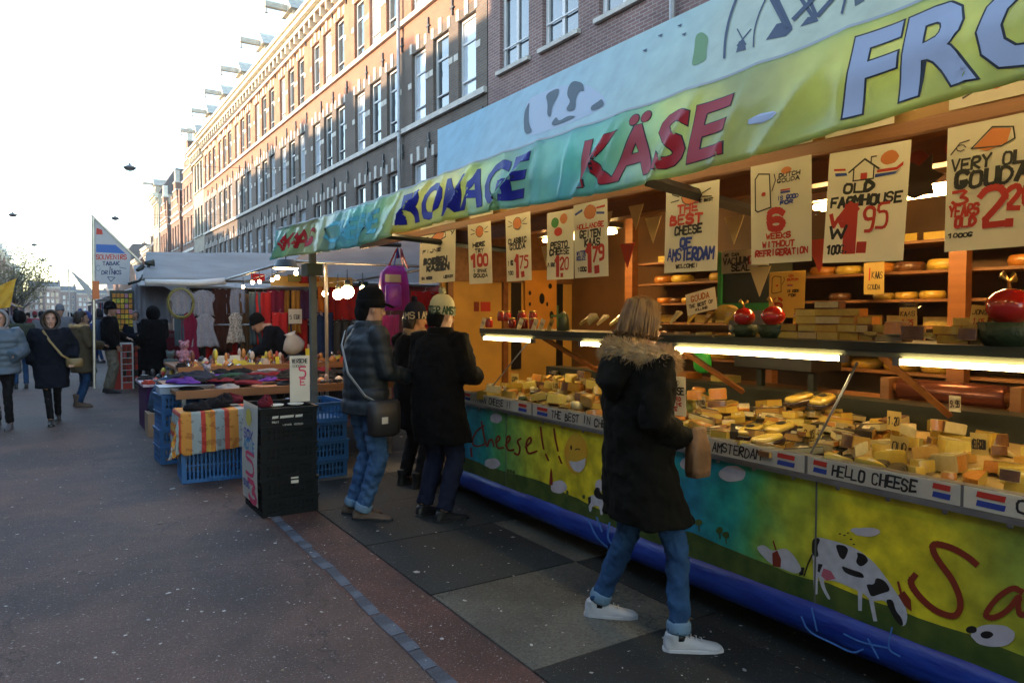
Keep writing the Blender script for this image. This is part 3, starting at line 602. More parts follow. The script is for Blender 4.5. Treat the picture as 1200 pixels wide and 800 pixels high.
# decks, shelves, posts ------------------------------------------
b = MB(); b.add([(2.955, YN, .885), (2.955, 5.34, .885), (3.78, 5.34, .995), (3.78, YN, .995), (2.955, YN, .80), (2.955, 5.34, .80), (3.78, 5.34, .80), (3.78, YN, .80)], [(0, 3, 2, 1), (4, 5, 6, 7), (0, 1, 5, 4), (2, 3, 7, 6), (0, 4, 7, 3), (1, 2, 6, 5)])
b.build('display_deck', mat('deck_paper', (.42, .30, .12), var=.2, vscale=5, rough=.6), st)
b = MB(); b.box(3.78, 3.84, YN, 5.34, .80, 1.12); b.box(3.84, 3.95, YN, 5.34, 1.09, 1.12); b.build('rear_rail', DARKM, st)
b = MB(); b.box(3.96, 4.35, YN, 5.34, 1.06, 1.10); b.box(3.96, 4.0, YN, 5.34, .3, 1.06); b.build('work_counter', SHELFW, st)
b = MB(); b.box(3.08, 3.58, YN, 5.3, 1.445, 1.468); b.box(3.06, 3.08, YN, 5.3, 1.432, 1.472); b.build('upper_shelf', DARKM, st)
b = MB(); b.box(3.07, 3.13, YN, 5.3, 1.408, 1.431); b.build('shelf_edge', mat('grey_green_trim', (.16, .17, .12), rough=.4), st)
for y0, y1 in ((4.52, 5.22), (1.98, 3.02), (.42, 1.70), (3.2, 3.9)):
    b = MB(True); b.tube([(3.065, y0, 1.392), (3.065, y1, 1.392)], .0125, 8); t_ = b.build('shelf_tube', TUBE, st)
    b = MB()
    for e in (y0-.03, y1): b.box(3.05, 3.08, e, e+.03, 1.375, 1.408)
    b.build('tube_holder', STEEL, t_)
for yy in (4.42, 3.08, 1.82, .3):
    M_ = MB(); M_.tube([(3.1, yy, 1.42), (3.72, yy, 1.10)], .02, 4, up=(0, 1, 0)); M_.build('shelf_brace', ORANGEW, st)
for (a, c), (d, e) in (((1005, 424), (950, 531)), ((619, 401), (566, 466)), ((800, 412), (745, 490))):
    p, q = onX(a, c, 3.05), onX(d, e, 2.93); M_ = MB(True); M_.tube([p, q], .006, 6); M_.build('glass_stay', STEEL, st)
for yy in (5.25, 3.5, 1.75): M_ = MB(); M_.box(3.56, 3.6, yy-.02, yy+.02, 1.1, 2.3); M_.build('upright', ORANGEW, st) if yy > 9 else None
# walls and ceiling of the trailer ---------------------------------
b = MB(); b.box(5.0, 5.06, YN, YF, .1, 2.75); b.build('back_wall', mat('dark_back_wall', (.11, .055, .02), var=.3, vscale=2, rough=.6), st)
b = MB(); b.box(3.35, 5.0, YF-.06, YF, .1, 2.7); b.build('end_wall', OCHRE, st)
b = MB(); b.box(3.0, 5.0, YN-.06, YN, .1, 2.7); b.build('near_end_wall', OCHRE, st)
b = MB(); b.box(2.95, 5.0, YN, YF, .14, .2); b.build('trailer_floor', mat('trailer_floor', (.05, .045, .04), rough=.6), st)
for i in range(14):
    y0 = YN+(YF-YN)*i/14; b = MB(); b.add([(2.16, y0+.006, 2.43), (5.0, y0+.006, 2.68), (5.0, y0+.515, 2.68), (2.16, y0+.515, 2.43), (2.16, y0+.006, 2.47), (5.0, y0+.006, 2.72), (5.0, y0+.515, 2.72), (2.16, y0+.515, 2.47)], [(0, 1, 2, 3), (4, 7, 6, 5), (0, 4, 5, 1), (3, 2, 6, 7), (0, 3, 7, 4), (1, 5, 6, 2)]); b.build('ceiling_board', SHELFW, st)
b = MB(); b.box(2.5, 2.54, YN, YF, 2.215, 2.26); b.build('poster_rail', ORANGEW, st)
b = MB(); b.box(3.5, 3.62, YN, YF, 2.30, 2.42); b.build('ceiling_beam', ORANGEW, st)
b = MB(); b.box(2.56, 2.58, YN, YF, 2.27, 2.44); b.build('header_board', mat('painted_header', (.40, .20, .06), col2=(.5, .34, .13), vscale=4, rough=.5), st)
hb = MB()
for i in range(26):
    yy = YF-.2-i*.27; hb.use(random.choice([INKR, ORANGEW, PAPERY, INKG])); shape(hb, xface(2.5585, yy, 2.355), blob2d(0, 0, uni(.04, .08), uni(.03, .06), 9, .2), .0005+.0001*(i % 9))
hb.build('header_painting', None, st)['kind'] = 'stuff'
for x, y0, y1, z in ((3.95, 1.75, 2.75, 2.24), (3.95, 4.6, 5.6, 2.28), (3.95, -.3, .6, 2.24)):
    b = MB(); b.box(x-.09, x+.09, y0, y1, z+.03, z+.075); hsg = b.build('ceiling_light', STEEL, st); b = MB(True); b.tube([(x-.035, y0+.03, z), (x-.035, y1-.03, z)], .018, 8); b.tube([(x+.035, y0+.03, z), (x+.035, y1-.03, z)], .018, 8); b.build('tube', TUBE2, hsg)
# a row of tube lamps hidden behind the valance lights the posters and the panel
for y0 in (5.3, 3.9, 2.45, 1.0, -.4):
    b = MB(); b.box(2.20, 2.26, y0-.62, y0+.62, 2.395, 2.425); hsg = b.build('front_light', STEEL, st); b = MB(True); b.tube([(2.23, y0-.58, 2.375), (2.23, y0+.58, 2.375)], .013, 8); b.build('tube', TUBE3, hsg)
# rear shelving
zs = [1.22, 1.37, 1.52, 1.69, 1.87, 2.06]
for z in zs: b = MB(); b.box(4.62, 5.0, .2, 5.1, z-.018, z); b.build('rear_shelf', SHELFW, st)
for yy in (.2, 2.2, 3.55, 5.1): b = MB(); b.box(4.55, 4.62, yy-.05, yy+.05, .2, 2.6); b.build('shelf_post', ORANGEW, st)
b = MB(); b.box(3.36, 5.0, YF-.085, YF-.0605, 1.93, 2.6); b.build('end_wall_boarding', SHELFW, st)
b = MB(); b.box(4.18, 4.30, YF-.08, YF-.0605, 1.0, 1.929); b.build('end_wall_slot', BLKP, st); b = MB(); b.box(4.78, 4.86, YF-.08, YF-.0605, .9, 1.929); b.build('end_wall_slot', BLKP, st)
b = MB(); b.box(3.40, 3.46, YF-.10, YF-.0605, .2, 1.929); b.box(4.06, 4.12, YF-.10, YF-.0605, .2, 1.929); b.build('wall_batten', ORANGEW, st)['kind'] = 'stuff'
# big cheese board on the end wall, with holes
cbm = MB(); M0 = T(4.33, YF-.09, 1.40) @ Rm(math.pi/2, 'X'); cbm.prism([(0, 0), (.42, 0), (.42, .6), (.38, .68), (.05, .66), (0, .6)], .02, M0)
tb = thing('cheese_cutout', 'orange cheese shaped board with dark round holes on the yellow end wall', 'signboard'); cbm.build('board', mat('cheese_orange_board', (.62, .28, .04), var=.15, vscale=4, rough=.5), tb)
hm = MB()
for a, c, r1, r2 in ((.06,.42,.018,.025),(.06,.30,.016,.022),(.22,.36,.036,.06),(.33,.5,.026,.03),(.29,.30,.014,.025),(.35,.18,.028,.045),(.14,.12,.03,.016)): shape(hm, yface(4.33, YF-.111, 1.40), blob2d(a, c, r1, r2, 14), .001)
hm.build('hole', BLKP, tb)['kind'] = 'stuff'
b = MB(); b.box(3.80, 3.92, YF-.064, YF-.06, 1.62, 1.72); o = b.build('red_notice', INKR); tag(o, 'small red square notice on the yellow end wall', 'notice')
b = MB(); b.box(3.72, 3.78, YF-.064, YF-.06, 1.62, 1.72); o = b.build('red_notice', CREDP); tag(o, 'small dark red notice left of the brighter one on the yellow end wall', 'notice')
# ---------------------------------------------------------------- posters
def drawing(f, w, h, kind, parts):
    """little marker pictures at the head of a poster"""
    def R(m, pts, th): rib(parts.setdefault(m.name, MB().use(m)), f, pts, th)
    def P(m, pts): shape(parts.setdefault(m.name, MB().use(m)), f, pts)
    t = w*.016
    if kind == 'house':
        R(INK, [(w*.27,h*.80),(w*.46,h*.90),(w*.64,h*.80)], t*1.3); R(INK, [(w*.33,h*.82),(w*.33,h*.72),(w*.58,h*.72),(w*.58,h*.82)], t); P(INKR, [(w*.42,h*.72),(w*.5,h*.72),(w*.5,h*.78),(w*.42,h*.78)]); R(INK, [(w*.54,h*.86),(w*.54,h*.91),(w*.6,h*.91)], t)
        P(INKO, blob2d(w*.76, h*.88, w*.11, h*.06, 14, .05)); P(INKR, [(w*.62,h*.79),(w*.85,h*.79),(w*.93,h*.83),(w*.93,h*.80),(w*.86,h*.765),(w*.62,h*.765)]); P(INKB, [(w*.6,h*.755),(w*.86,h*.755),(w*.9,h*.775),(w*.84,h*.735),(w*.6,h*.725)])
        P(INKR, [(w*.07,h*.85),(w*.22,h*.84),(w*.23,h*.82),(w*.08,h*.83)]); P(INKB, [(w*.09,h*.81),(w*.24,h*.80),(w*.25,h*.775),(w*.1,h*.78)])
    elif kind == 'wedge':
        P(INKO, [(w*.3,h*.80),(w*.5,h*.93),(w*.7,h*.90),(w*.66,h*.80),(w*.45,h*.76)]); R(INK, [(w*.28,h*.80),(w*.5,h*.94),(w*.72,h*.91),(w*.74,h*.82),(w*.6,h*.78),(w*.28,h*.80)], t); R(INK, [(w*.05,h*.78),(w*.15,h*.86),(w*.25,h*.87)], t); R(INK, blob2d(w*.16, h*.82, w*.05, h*.025, 8, .1), t*.7); R(INK, [(w*.88,h*.90),(w*.93,h*.86),(w*.97,h*.91),(w*.9,h*.84)], t)
    elif kind == 'fridge':
        R(INK, [(w*.08,h*.55),(w*.08,h*.86),(w*.14,h*.91),(w*.32,h*.89),(w*.34,h*.56),(w*.12,h*.53),(w*.08,h*.55)], t*1.2); P(INKR, blob2d(w*.22, h*.70, w*.04, h*.022, 7, .1)); R(INK, [(w*.36,h*.72),(w*.42,h*.82),(w*.40,h*.88)], t); P(INKO, blob2d(w*.6, h*.9, w*.09, h*.035, 10, .1)); P(INKR, [(w*.5,h*.72),(w*.66,h*.72),(w*.66,h*.705),(w*.5,h*.705)]); P(INKB, [(w*.5,h*.70),(w*.66,h*.70),(w*.66,h*.68),(w*.5,h*.68)])
    elif kind == 'balloons':
        P(INKG, blob2d(w*.3, h*.84, w*.14, h*.075, 14, .03)); P(INKO, blob2d(w*.62, h*.88, w*.14, h*.075, 14, .03)); P(INKR, blob2d(w*.42, h*.70, w*.15, h*.065, 14, .05))
    elif kind == 'cheese':
        P(INKO, blob2d(w*.5, h*.86, w*.16, h*.085, 12, .06)); R(INK, blob2d(w*.5, h*.86, w*.17, h*.09, 12, .04), t)
        for s_ in (-1, 1): R(INK, [(w*(.5+s_*.22),h*.88),(w*(.5+s_*.36),h*.92)], t); R(INK, [(w*(.5+s_*.22),h*.84),(w*(.5+s_*.38),h*.83)], t)
    elif kind == 'flagcheese':
        P(INKO, blob2d(w*.5, h*.87, w*.17, h*.09, 12, .06)); R(INKR, blob2d(w*.5, h*.87, w*.18, h*.09, 12, .04), t)
        P(INKB, [(w*.04,h*.88),(w*.26,h*.93),(w*.28,h*.90),(w*.06,h*.85)]); P(INKR, [(w*.68,h*.92),(w*.94,h*.93),(w*.94,h*.90),(w*.68,h*.895)]); P(INKB, [(w*.68,h*.86),(w*.92,h*.84),(w*.92,h*.81),(w*.68,h*.83)])
def poster(name, label, y0, z0, w, h, lines, pic=None, tilt=0, paper=None, X=2.5, rz=0):
    """paper poster hung from its top edge; lines = (text, u0, v0, width, height, ink, stroke) in fractions"""
    t = thing(name, label, 'poster', (X, y0, z0)); t.rotation_euler = (tilt, uni(-.04, .04), rz)
    b = MB(); nn = 6; bow = uni(-.006, .006)
    for k, xx in ((0, 0), (1, .0012)):
        vs = [[(xx+bow*math.sin(math.pi*i/nn), -w*i/nn, h*j) for i in range(nn+1)] for j in (0, 1)]
        b.loft(vs if k == 0 else vs[::-1], False, False)
    b.build('sheet', paper or PAPER, t)
    f = lambda u, v, l=0: (-.0005-l+bow*math.sin(math.pi*min(max(u/w, 0), 1)), -u, v)
    parts = {}
    if pic: drawing(f, w, h, pic, parts)
    for tx, u, v, ww, hh, ink, sw in lines:
        if tx.startswith('#'):     # thick filled price figure
            letters(parts.setdefault(ink.name, MB().use(ink)), f, tx[1:], u*w, v*h, ww*w, hh*h, sw*w, .03)
        else: letters(parts.setdefault(ink.name, MB().use(ink)), f, tx, u*w, v*h, ww*w, hh*h, sw*w, .07, .06)
    for k, mb_ in parts.items(): mb_.build(k.replace('ink', 'lettering'), None, t)
    return t
def pposter(name, label, px0, pt, pb, px1, lines, pic=None, tilt=0, X=2.5, paper=None):
    a, c, d = onX(px0, pt, X), onX(px0, pb, X), onX(px1, pb, X)
    return poster(name, label, a.y, c.z, abs(a.y-d.y), a.z-c.z, lines, pic, tilt, paper, X)
pposter('price_poster', 'white poster reading OLD FARMHOUSE 1.95 with a drawn house', 966, 180, 308, 1058, [('OLD', .22, .62, .36, .075, INK, .035), ('FARMHOUSE', .07, .50, .86, .08, INK, .03), ('#1', .28, .12, .12, .34, INKR, .15), ('#.', .44, .12, .10, .14, INKR, .13), ('95', .5, .28, .28, .2, INKR, .045), ('W', .07, .33, .2, .10, INKR, .05), ('W', .07, .22, .2, .10, INK, .05), ('100G.', .06, .08, .26, .07, INK, .02)], 'house', .03)
pposter('price_poster', 'white poster reading VERY OLD GOUDA 3 YEARS OLD 2.20 at the right edge', 1110, 150, 295, 1216, [('VERY OLD', .06, .64, .88, .09, INK, .03), ('GOUDA', .12, .50, .76, .12, INK, .045), ('3', .08, .37, .16, .10, INKR, .045), ('YEARS', .05, .28, .32, .085, INKR, .028), ('OLD', .12, .19, .22, .07, INKR, .028), ('#2', .40, .18, .26, .28, INKR, .07), ('.', .66, .18, .1, .1, INKR, .08), ('20', .68, .30, .28, .16, INKR, .045), ('1000G', .05, .11, .26, .03, INK, .014)], 'wedge', -.005)
pposter('price_poster', 'white poster about cheese keeping 6 weeks without refrigeration', 882, 196, 310, 951, [('DUTCH', .48, .84, .34, .035, INK, .014), ('GOUDA', .45, .79, .36, .035, INK, .014), ('IS GOOD', .45, .62, .34, .035, INKB, .016), ('FOR', .5, .575, .2, .03, INKB, .016), ('#6', .32, .34, .22, .18, INKR, .09), ('WEEKS', .26, .245, .4, .05, INKR, .022), ('WITHOUT', .2, .165, .52, .05, INKR, .022), ('REFRIGERATION', .08, .08, .86, .055, INKR, .024)], 'fridge', .005)
pposter('price_poster', 'white poster reading THE BEST CHEESE OF AMSTERDAM', 779, 222, 320, 840, [('THE', .26, .69, .38, .09, INKR, .035), ('BEST', .12, .56, .6, .10, INKR, .038), ('CHEESE', .22, .44, .5, .09, INK, .026), ('OF', .34, .30, .2, .09, INKB, .035), ('AMSTERDAM', .08, .14, .86, .13, INKB, .034), ('WELCOME!', .25, .05, .42, .04, INK, .014), ('THE BEST', .6, .78, .3, .03, INK, .012)], 'cheese', .01)
pposter('price_poster', 'white poster reading HOLLANDSE GEITEN KAAS 1.79', 674, 241, 326, 713, [('HOLLANDSE', .1, .66, .78, .06, INKR, .022), ('GEITEN', .18, .54, .6, .09, INK, .032), ('KAAS', .32, .42, .44, .09, INK, .032), ('WITTE', .08, .31, .26, .05, INKB, .02), ('KEUZE', .08, .24, .26, .05, INKB, .02), ('#1', .40, .09, .12, .32, INKR, .14), ('79', .56, .22, .3, .18, INKR, .05), ('#.', .6, .09, .14, .1, INKR, .12), ('100G', .1, .09, .26, .05, INK, .02)], 'flagcheese', .0)
pposter('price_poster', 'narrow white poster reading PESTO CHEESE 1.20 with three coloured discs', 641, 250, 328, 672, [('PESTO', .14, .47, .62, .08, INK, .035), ('CHEESE', .12, .37, .72, .08, INK, .035), ('#1', .36, .06, .1, .25, INKR, .11), ('20', .5, .14, .3, .16, INKR, .05), ('.', .5, .06, .12, .06, INKR, .08), ('P. STUK', .05, .2, .24, .05, INK, .018)], 'balloons', .012)
pposter('price_poster', 'narrow white poster reading CLASSIC GOUDA 1.75', 594, 254, 330, 623, [('CLASSIC', .12, .57, .72, .07, INK, .032), ('GOUDA', .18, .48, .6, .07, INK, .032), ('#1', .40, .09, .12, .28, INKR, .13), ('75', .56, .2, .3, .17, INKR, .05), ('#.', .6, .09, .14, .08, INKR, .12), ('1 KG', .08, .25, .2, .06, INK, .03), ('100', .08, .1, .2, .05, INK, .02)], 'cheese', .0)
pposter('price_poster', 'small white poster reading HERE TRY 100 GRAM', 550, 264, 333, 577, [('HERE', .2, .62, .5, .06, INK, .03), ('TRY', .28, .52, .36, .06, INK, .03), ('#100', .14, .30, .68, .17, INKR, .075), ('1 SMAAK', .2, .19, .55, .05, INK, .022), ('GOUDA', .2, .11, .6, .05, INK, .025)], 'cheese', .01)
pposter('price_poster', 'white poster reading BOEREN KAZEN at the far end of the stall', 491, 272, 333, 533, [('FIJNE', .1, .58, .5, .05, INK, .015), ('BOEREN', .14, .37, .64, .09, INK, .034), ('KAZEN', .22, .24, .62, .09, INK, .034), ('EN MEER', .08, .08, .3, .04, INK, .014), ('LEKKER', .7, .08, .25, .04, INK, .014)], 'wedge', .0)
# back-of-stall small notices
pposter('paper_notice', 'yellow paper notice about refrigeration standing on the upper shelf', 901, 319, 372, 942, [('DUTCH', .5, .8, .3, .04, INKR, .02), ('IS GOOD', .5, .55, .34, .05, INK, .02), ('FOR', .55, .46, .2, .05, INK, .02), ('#6', .16, .2, .2, .22, INKR, .08)], 'fridge', .0, 3.5, PAPERY)
pposter('paper_notice', 'small yellow notice pinned to the shelf post in the stall', 1013, 308, 345, 1036, [('I', .2, .45, .1, .35, INKR, .08), ('KAAS', .4, .5, .5, .2, INK, .04), ('GOUDA', .2, .15, .6, .15, INK, .03)], None, .0, 4.54, PAPERY)
pposter('shelf_sign', 'tilted white card reading GOUDA THE BEST OF on the upper shelf', 806, 345, 370, 841, [('GOUDA', .2, .60, .6, .25, INKO, .03), ('THE BEST OF', .1, .32, .8, .14, INK, .022), ('HOLLAND', .3, .12, .4, .1, INK, .015)], None, -.18, 3.2)
pposter('vacuum_sign', 'card reading VACUUM SEAL under a green rimmed box', 846, 295, 321, 888, [('WE CAN', .1, .76, .4, .12, INK, .02), ('VACUUM', .06, .42, .7, .26, INK, .035), ('SEAL', .3, .1, .5, .26, INK, .035), ('OK', .78, .4, .16, .3, INKR, .03)], None, .0, 4.0)
pposter('counter_sign', 'small white card reading SMOKED CHEESE beside the blonde woman', 778, 439, 484, 804, [('SMOKED', .14, .78, .6, .1, INK, .022), ('CHEESE', .08, .55, .84, .17, INK, .045), ('SERVED', .2, .38, .6, .09, INKR, .035), ('WITH THE', .16, .25, .66, .08, INKR, .03), ('RYE', .3, .12, .34, .09, INKR, .035)], None, .0, 2.98)
b = MB(); gm = mat('green_plastic', (.04, .30, .07), rough=.35)
g = thing('vacuum_machine', 'grey machine with a bright green rim on the rear shelf', 'machine', (4.05, 3.35, 1.62))
b = MB(); b.box(0, .25, -.2, .2, .02, .40); b.build('body', DARKM, g); b = MB(); b.box(-.02, -.002, -.22, .22, 0, .05); b.box(-.02, -.002, .19, .22, .05, .42); b.build('rim', gm, g); b = MB(); b.box(-.012, -.002, -.2, .17, .3, .34); b.box(-.012, -.002, -.2, .17, .38, .41); b.build('control_panel', PAPER, g); b = MB(); b.box(.02, .22, -.15, .15, -.14, .02); b.build('bracket', STEEL, g)
# ---------------------------------------------------------------- valance
def vtop(y): return 2.48 + .05*max(0, (1.6-y))/1.5*.8 + (.02 if y < 1.2 else 0)*min(1, (1.2-y) if y < 1.2 else 0) + .03*max(0, y-6.5) + .006*math.sin(y*2.1)
def vbot(y): return 2.135 + .018*math.sin(y*1.9+.5) + .045*max(0, (1.7-y)/1.1)*(1 if y < 1.7 else 0)*.6 + .03*max(0, y-6.8)
def fold(y, t):
    a = .4+.75*min(1, max(0, (y-1.6)/2.0)); s = y + t*.16*math.sin(y*2.3)
    r = 1-abs(math.sin(s*9.3+1.2*noise.noise((y*1.7, 0, 0)))); r2 = 1-abs(math.sin((y-t*.22)*5.1+2*noise.noise((y*.9, 4, 0))))
    d = .045*a*r**4*(.3+.7*t) + .065*a*r2**6*(.5+.5*t) + .020*noise.noise((y*1.4, t*1.3, 2)) + .010*noise.noise((y*5, t*3, 8))*a
    return d
def vpt(y, t, l=0):
    zt, zb = vtop(y)-.010*abs(math.sin(y*9.3))*.8, vbot(y)+.006*noise.noise((y*6, 1, 1))
    return (2.10 - .08*t - fold(y, t)*min(1, .25+t*1.6) - l, y + .012*noise.noise((y*3, t*2, 5))*t, zt + (zb-zt)*t)
V = lambda *c: tuple(c)
VAL = ramp_mat('printed_awning_cloth', [(-.8, V(0.449,0.574,0.272)), (.6, V(0.504,0.639,0.294)), (1.15, V(0.667,0.781,0.272)), (1.45, V(0.613,0.748,0.294)), (1.75, V(0.635,0.726,0.305)), (2.1, V(0.569,0.748,0.403)), (2.45, V(0.285,0.639,0.621)), (2.75, V(0.231,0.617,0.687)), (3.1, V(0.351,0.683,0.643)), (3.45, V(0.449,0.705,0.490)), (3.9, V(0.667,0.748,0.294)), (4.6, V(0.700,0.748,0.294)), (5.0, V(0.394,0.639,0.469)), (5.4, V(0.231,0.574,0.665)), (5.9, V(0.285,0.617,0.643)), (6.2, V(0.635,0.726,0.436)), (6.9, V(0.635,0.726,0.381)), (7.5, V(0.394,0.672,0.490)), (7.9, V(0.231,0.563,0.654))], lo=-.8, hi=8, rough=.27, coat=.6, warp=.2, vstreak=.04)
translucent(VAL, .55)
aw = thing('awning_valance', 'glossy printed awning banner reading KAAS CHEESE FROMAGE KASE in big letters', 'banner')
b = MB(True); NY, NT = 620, 14
rings = [[vpt(8.03-(8.03+.9)*i/NY, j/NT) for j in range(NT+1)] for i in range(NY+1)]; b.loft(rings, False, False); cl = b.build('cloth', VAL, aw)
so = cl.modifiers.new('thick', 'SOLIDIFY'); so.thickness = .0015; so.offset = 1
b = MB(True); b.loft([[vpt(8.03-(8.93)*i/NY, t_, .003) for t_ in (.0, .03)] for i in range(NY+1)], False, False); b.build('white_hem', mat('white_hem', (.6, .62, .6), rough=.5), aw)
def text_on_valance(txt, y0, y1, mats_, v0=.16, v1=.84, outline=.0, up=1.0):
    cu = bpy.data.curves.new('lettering', 'FONT'); cu.body = txt; cu.size = 1; cu.resolution_u = 3
    out = []
    for k, (m, off) in enumerate(mats_):
        cu.offset = off; to = bpy.data.objects.new('lettering', cu); me = bpy.data.meshes.new_from_object(to)
        bm = bmesh.new(); bm.from_mesh(me)
        if k == 0: xs = [v.co.x for v in bm.verts]; ys = [v.co.y for v in bm.verts]; X0, X1, Y0, Y1 = min(xs), max(xs), 0, .70
        W = X1-X0; wd = abs(y0-y1); n = int(wd/.02)+2
        for i in range(1, n): 
            bmesh.ops.bisect_plane(bm, geom=bm.verts[:]+bm.edges[:]+bm.faces[:], plane_co=(X0+W*i/n, 0, 0), plane_no=(1, 0, 0))
        for i in range(0, 9):
            bmesh.ops.bisect_plane(bm, geom=bm.verts[:]+bm.edges[:]+bm.faces[:], plane_co=(0, i*.1-.02, 0), plane_no=(0, 1, 0))
        for v in bm.verts:
            u = (v.co.x-X0)/W; tt = 1-(v0+(v1-v0)*(v.co.y/.72)); v.co = vpt(y0+(y1-y0)*u, tt, .0035 if k == 0 else .005)
        me2 = bpy.data.meshes.new('lettering'); bm.to_mesh(me2); bm.free(); me2.materials.append(m)
        out.append(obj('lettering', me2, aw)); bpy.data.objects.remove(to); bpy.data.meshes.remove(me)
    return out
def YV(px, py): return onX(px, py, 2.05).y
VRED = mat('print_red', (.55, .015, .02), rough=.5); VBLU = mat('print_blue', (.012, .015, .26), rough=.5); VLAV = mat('print_lavender', (.58, .62, .76), rough=.5); VDK = mat('print_dark', (.02, .02, .03), rough=.5); VCY = mat('print_cyan', (.14, .55, .66), rough=.5)
text_on_valance('KAAS', YV(335, 285), YV(367, 275), [(VDK, .03), (VRED, .02)], .22, .74)
text_on_valance('CHEESE', YV(388, 270), YV(442, 255), [(VDK, .03), (VCY, .025)], .22, .74)
text_on_valance('FROMAGE', YV(468, 245), YV(619, 200), [(VDK, .035), (VBLU, .028)])
text_on_valance('K\u00c4SE', YV(680, 170), YV(856, 120), [(VDK, .04), (VRED, .026)], .14, .76)
text_on_valance('FROMAGGIO', YV(994, 80), YV(994, 80)-2.02, [(VDK, .045), (VLAV, .028)], .14, .86)
cw = MB(); shape(cw, lambda u, v, l=0: vpt(u, v, .0045), blob2d(1.62, .62, .06, .05, 18, .1), 0); cw.build('printed_cloud', VLAV, aw)
b = MB(True); b.tube([(2.14, 8.05, 2.50), (2.14, 6.0, 2.46), (2.14, 1.2, 2.465), (2.14, -.9, 2.5)], .018, 8); b.build('front_pole', STEEL, aw)
b = MB(); b.tube([(2.07, 2.22, 2.15), (3.1, 2.48, 2.12)], [(.030, .018)]*2, 4, up=(0, 0, 1)); b.build('strut', BLKP, aw)
for yy in (7.05, .1, 5.0):
    p = onX(880, 246, 3.0) if yy == 2.62 else None
    b = MB(); b.tube([(2.09, yy, 2.17 if yy < 7 else 2.3), (3.05, yy-.15, 2.10 if yy < 7 else 2.3)], .022, 4, up=(0, 0, 1), flat=1.6); b.build('strut', DARKM, aw)
# roof canvas over the far part + board with printed cow and windmills
b = MB(True); NXc, NYc = 14, 16; rings = [[(2.06+2.6*i/NXc, 6.62+1.42*j/NYc, 2.47+.42*i/NXc+.03*max(0, j/NYc*2-.4)-.03*math.sin(math.pi*i/NXc)*math.sin(math.pi*j/NYc)+.01*noise.noise((i*.8, j*.8, 3))) for i in range(NXc+1)] for j in range(NYc+1)]
b.loft(rings, False, False); CANV = translucent(mat('white_canvas', (.62, .62, .62), var=.08, vscale=3, rough=.7), .5); cv = b.build('canvas_roof', CANV, aw)
bd = thing('roof_board', 'pale printed board above the awning with a grey cow and windmill ring', 'signboard')
BOARD = ramp_mat('printed_board', [(-.8, V(.70,.70,.42)), (1.2, V(.74,.74,.48)), (2.1, V(.70,.74,.54)), (2.6, V(.58,.72,.60)), (3.2, V(.52,.68,.64)), (3.9, V(.44,.62,.64)), (4.8, V(.30,.54,.62))], lo=-.8, hi=5, rough=.5, warp=.3, vstreak=.05)
BA = rad(25); BN = Vector((-math.cos(BA), 0, math.sin(BA))); BP = Vector((2.40, 0, 2.47)); bt = lambda y0, y1, l, d: (2.40+l*math.sin(BA)-BN.x*-d, y0+(y1-y0)*l/.69, 2.47+l*math.cos(BA)-BN.z*d)
b = MB(); c8 = [(2.40, -.8, 2.47), (2.40, 4.76, 2.47), (2.40+.69*math.sin(BA), 5.34, 2.47+.69*math.cos(BA)), (2.40+.69*math.sin(BA), -.8, 2.47+.69*math.cos(BA))]; bk = [tuple(Vector(p)-BN*.03) for p in c8]; b.add(c8+bk, [(0, 3, 2, 1), (4, 5, 6, 7), (0, 1, 5, 4), (1, 2, 6, 5), (2, 3, 7, 6), (3, 0, 4, 7)]); b.build('board', BOARD, bd); b = MB()
for yy in (4.5, 2.5, .5): b.tube([tuple(Vector((2.40, yy, 2.47))-BN*.052), tuple(Vector((2.40+.66*math.sin(BA), yy, 2.47+.66*math.cos(BA)))-BN*.052)], .02, 4)
def pzb(ox, oy, sc):
    def f(a, c, l=0): d = _ray(ox+a/sc, oy+c/sc); return tuple(EYE+d*(BN.dot(BP-EYE)/BN.dot(d))+BN*(.0008+l))
    return f
b.build('backing_batten', ORANGEW, bd)['kind'] = 'stuff'
f1 = pzb(500, 0, 3.4286); BG = mat('faded_grey_print', (.13, .16, .17), rough=.6); BW = mat('faded_white_print', (.62, .68, .74), rough=.6); BB = mat('faded_navy_print', (.09, .11, .16), rough=.6); BGR = mat('faded_green_print', (.24, .40, .16), rough=.6)
ar = {}
def ps(m, f, pts, l=None): shape(ar.setdefault(m.name, MB().use(m)), f, soft(list(pts), 2) if len(pts) > 4 and m is not BB else pts, l)
def pr(m, f, pts, w): rib(ar.setdefault(m.name, MB().use(m)), f, chaikin(chaikin(pts)) if len(pts) > 3 else pts, w)
ps(BW, f1, [(405,400),(470,370),(540,345),(640,340),(690,370),(720,400),(715,430),(640,470),(560,500),(480,530),(430,545),(398,540),(392,470)], 0)
for a in ([(415,408),(398,440),(392,470),(392,525),(402,541),(427,530),(412,500),(410,450)], [(478,380),(535,352),(530,385),(505,430),(500,475),(485,465),(488,420)], [(565,385),(570,350),(590,325),(630,335),(635,370),(615,365),(600,400),(600,440),(575,450),(560,440),(580,410)], [(660,430),(690,410),(705,398),(716,420),(690,440),(662,448)], [(500,500),(522,468),(532,490),(570,466),(605,468),(560,490),(515,507)]): ps(BG, f1, a)
for a, c in ((940,145),(1018,105),(1035,140),(878,205)): ps(BB, f1, [(a-10, c), (a+10, c-8), (a+4, c+6)])
f4 = pzb(820, 0, 3.158)
pr(BB, f4, [(165,-60),(135,0),(108,80),(95,150),(92,215)], 9); pr(BB, f4, [(265,-40),(225,40),(203,110),(200,175)], 5); pr(BB, f4, [(545,-60),(540,0),(528,50)], 9); pr(BB, f4, [(450,-120),(350,-150),(250,-120),(165,-60)], 9)
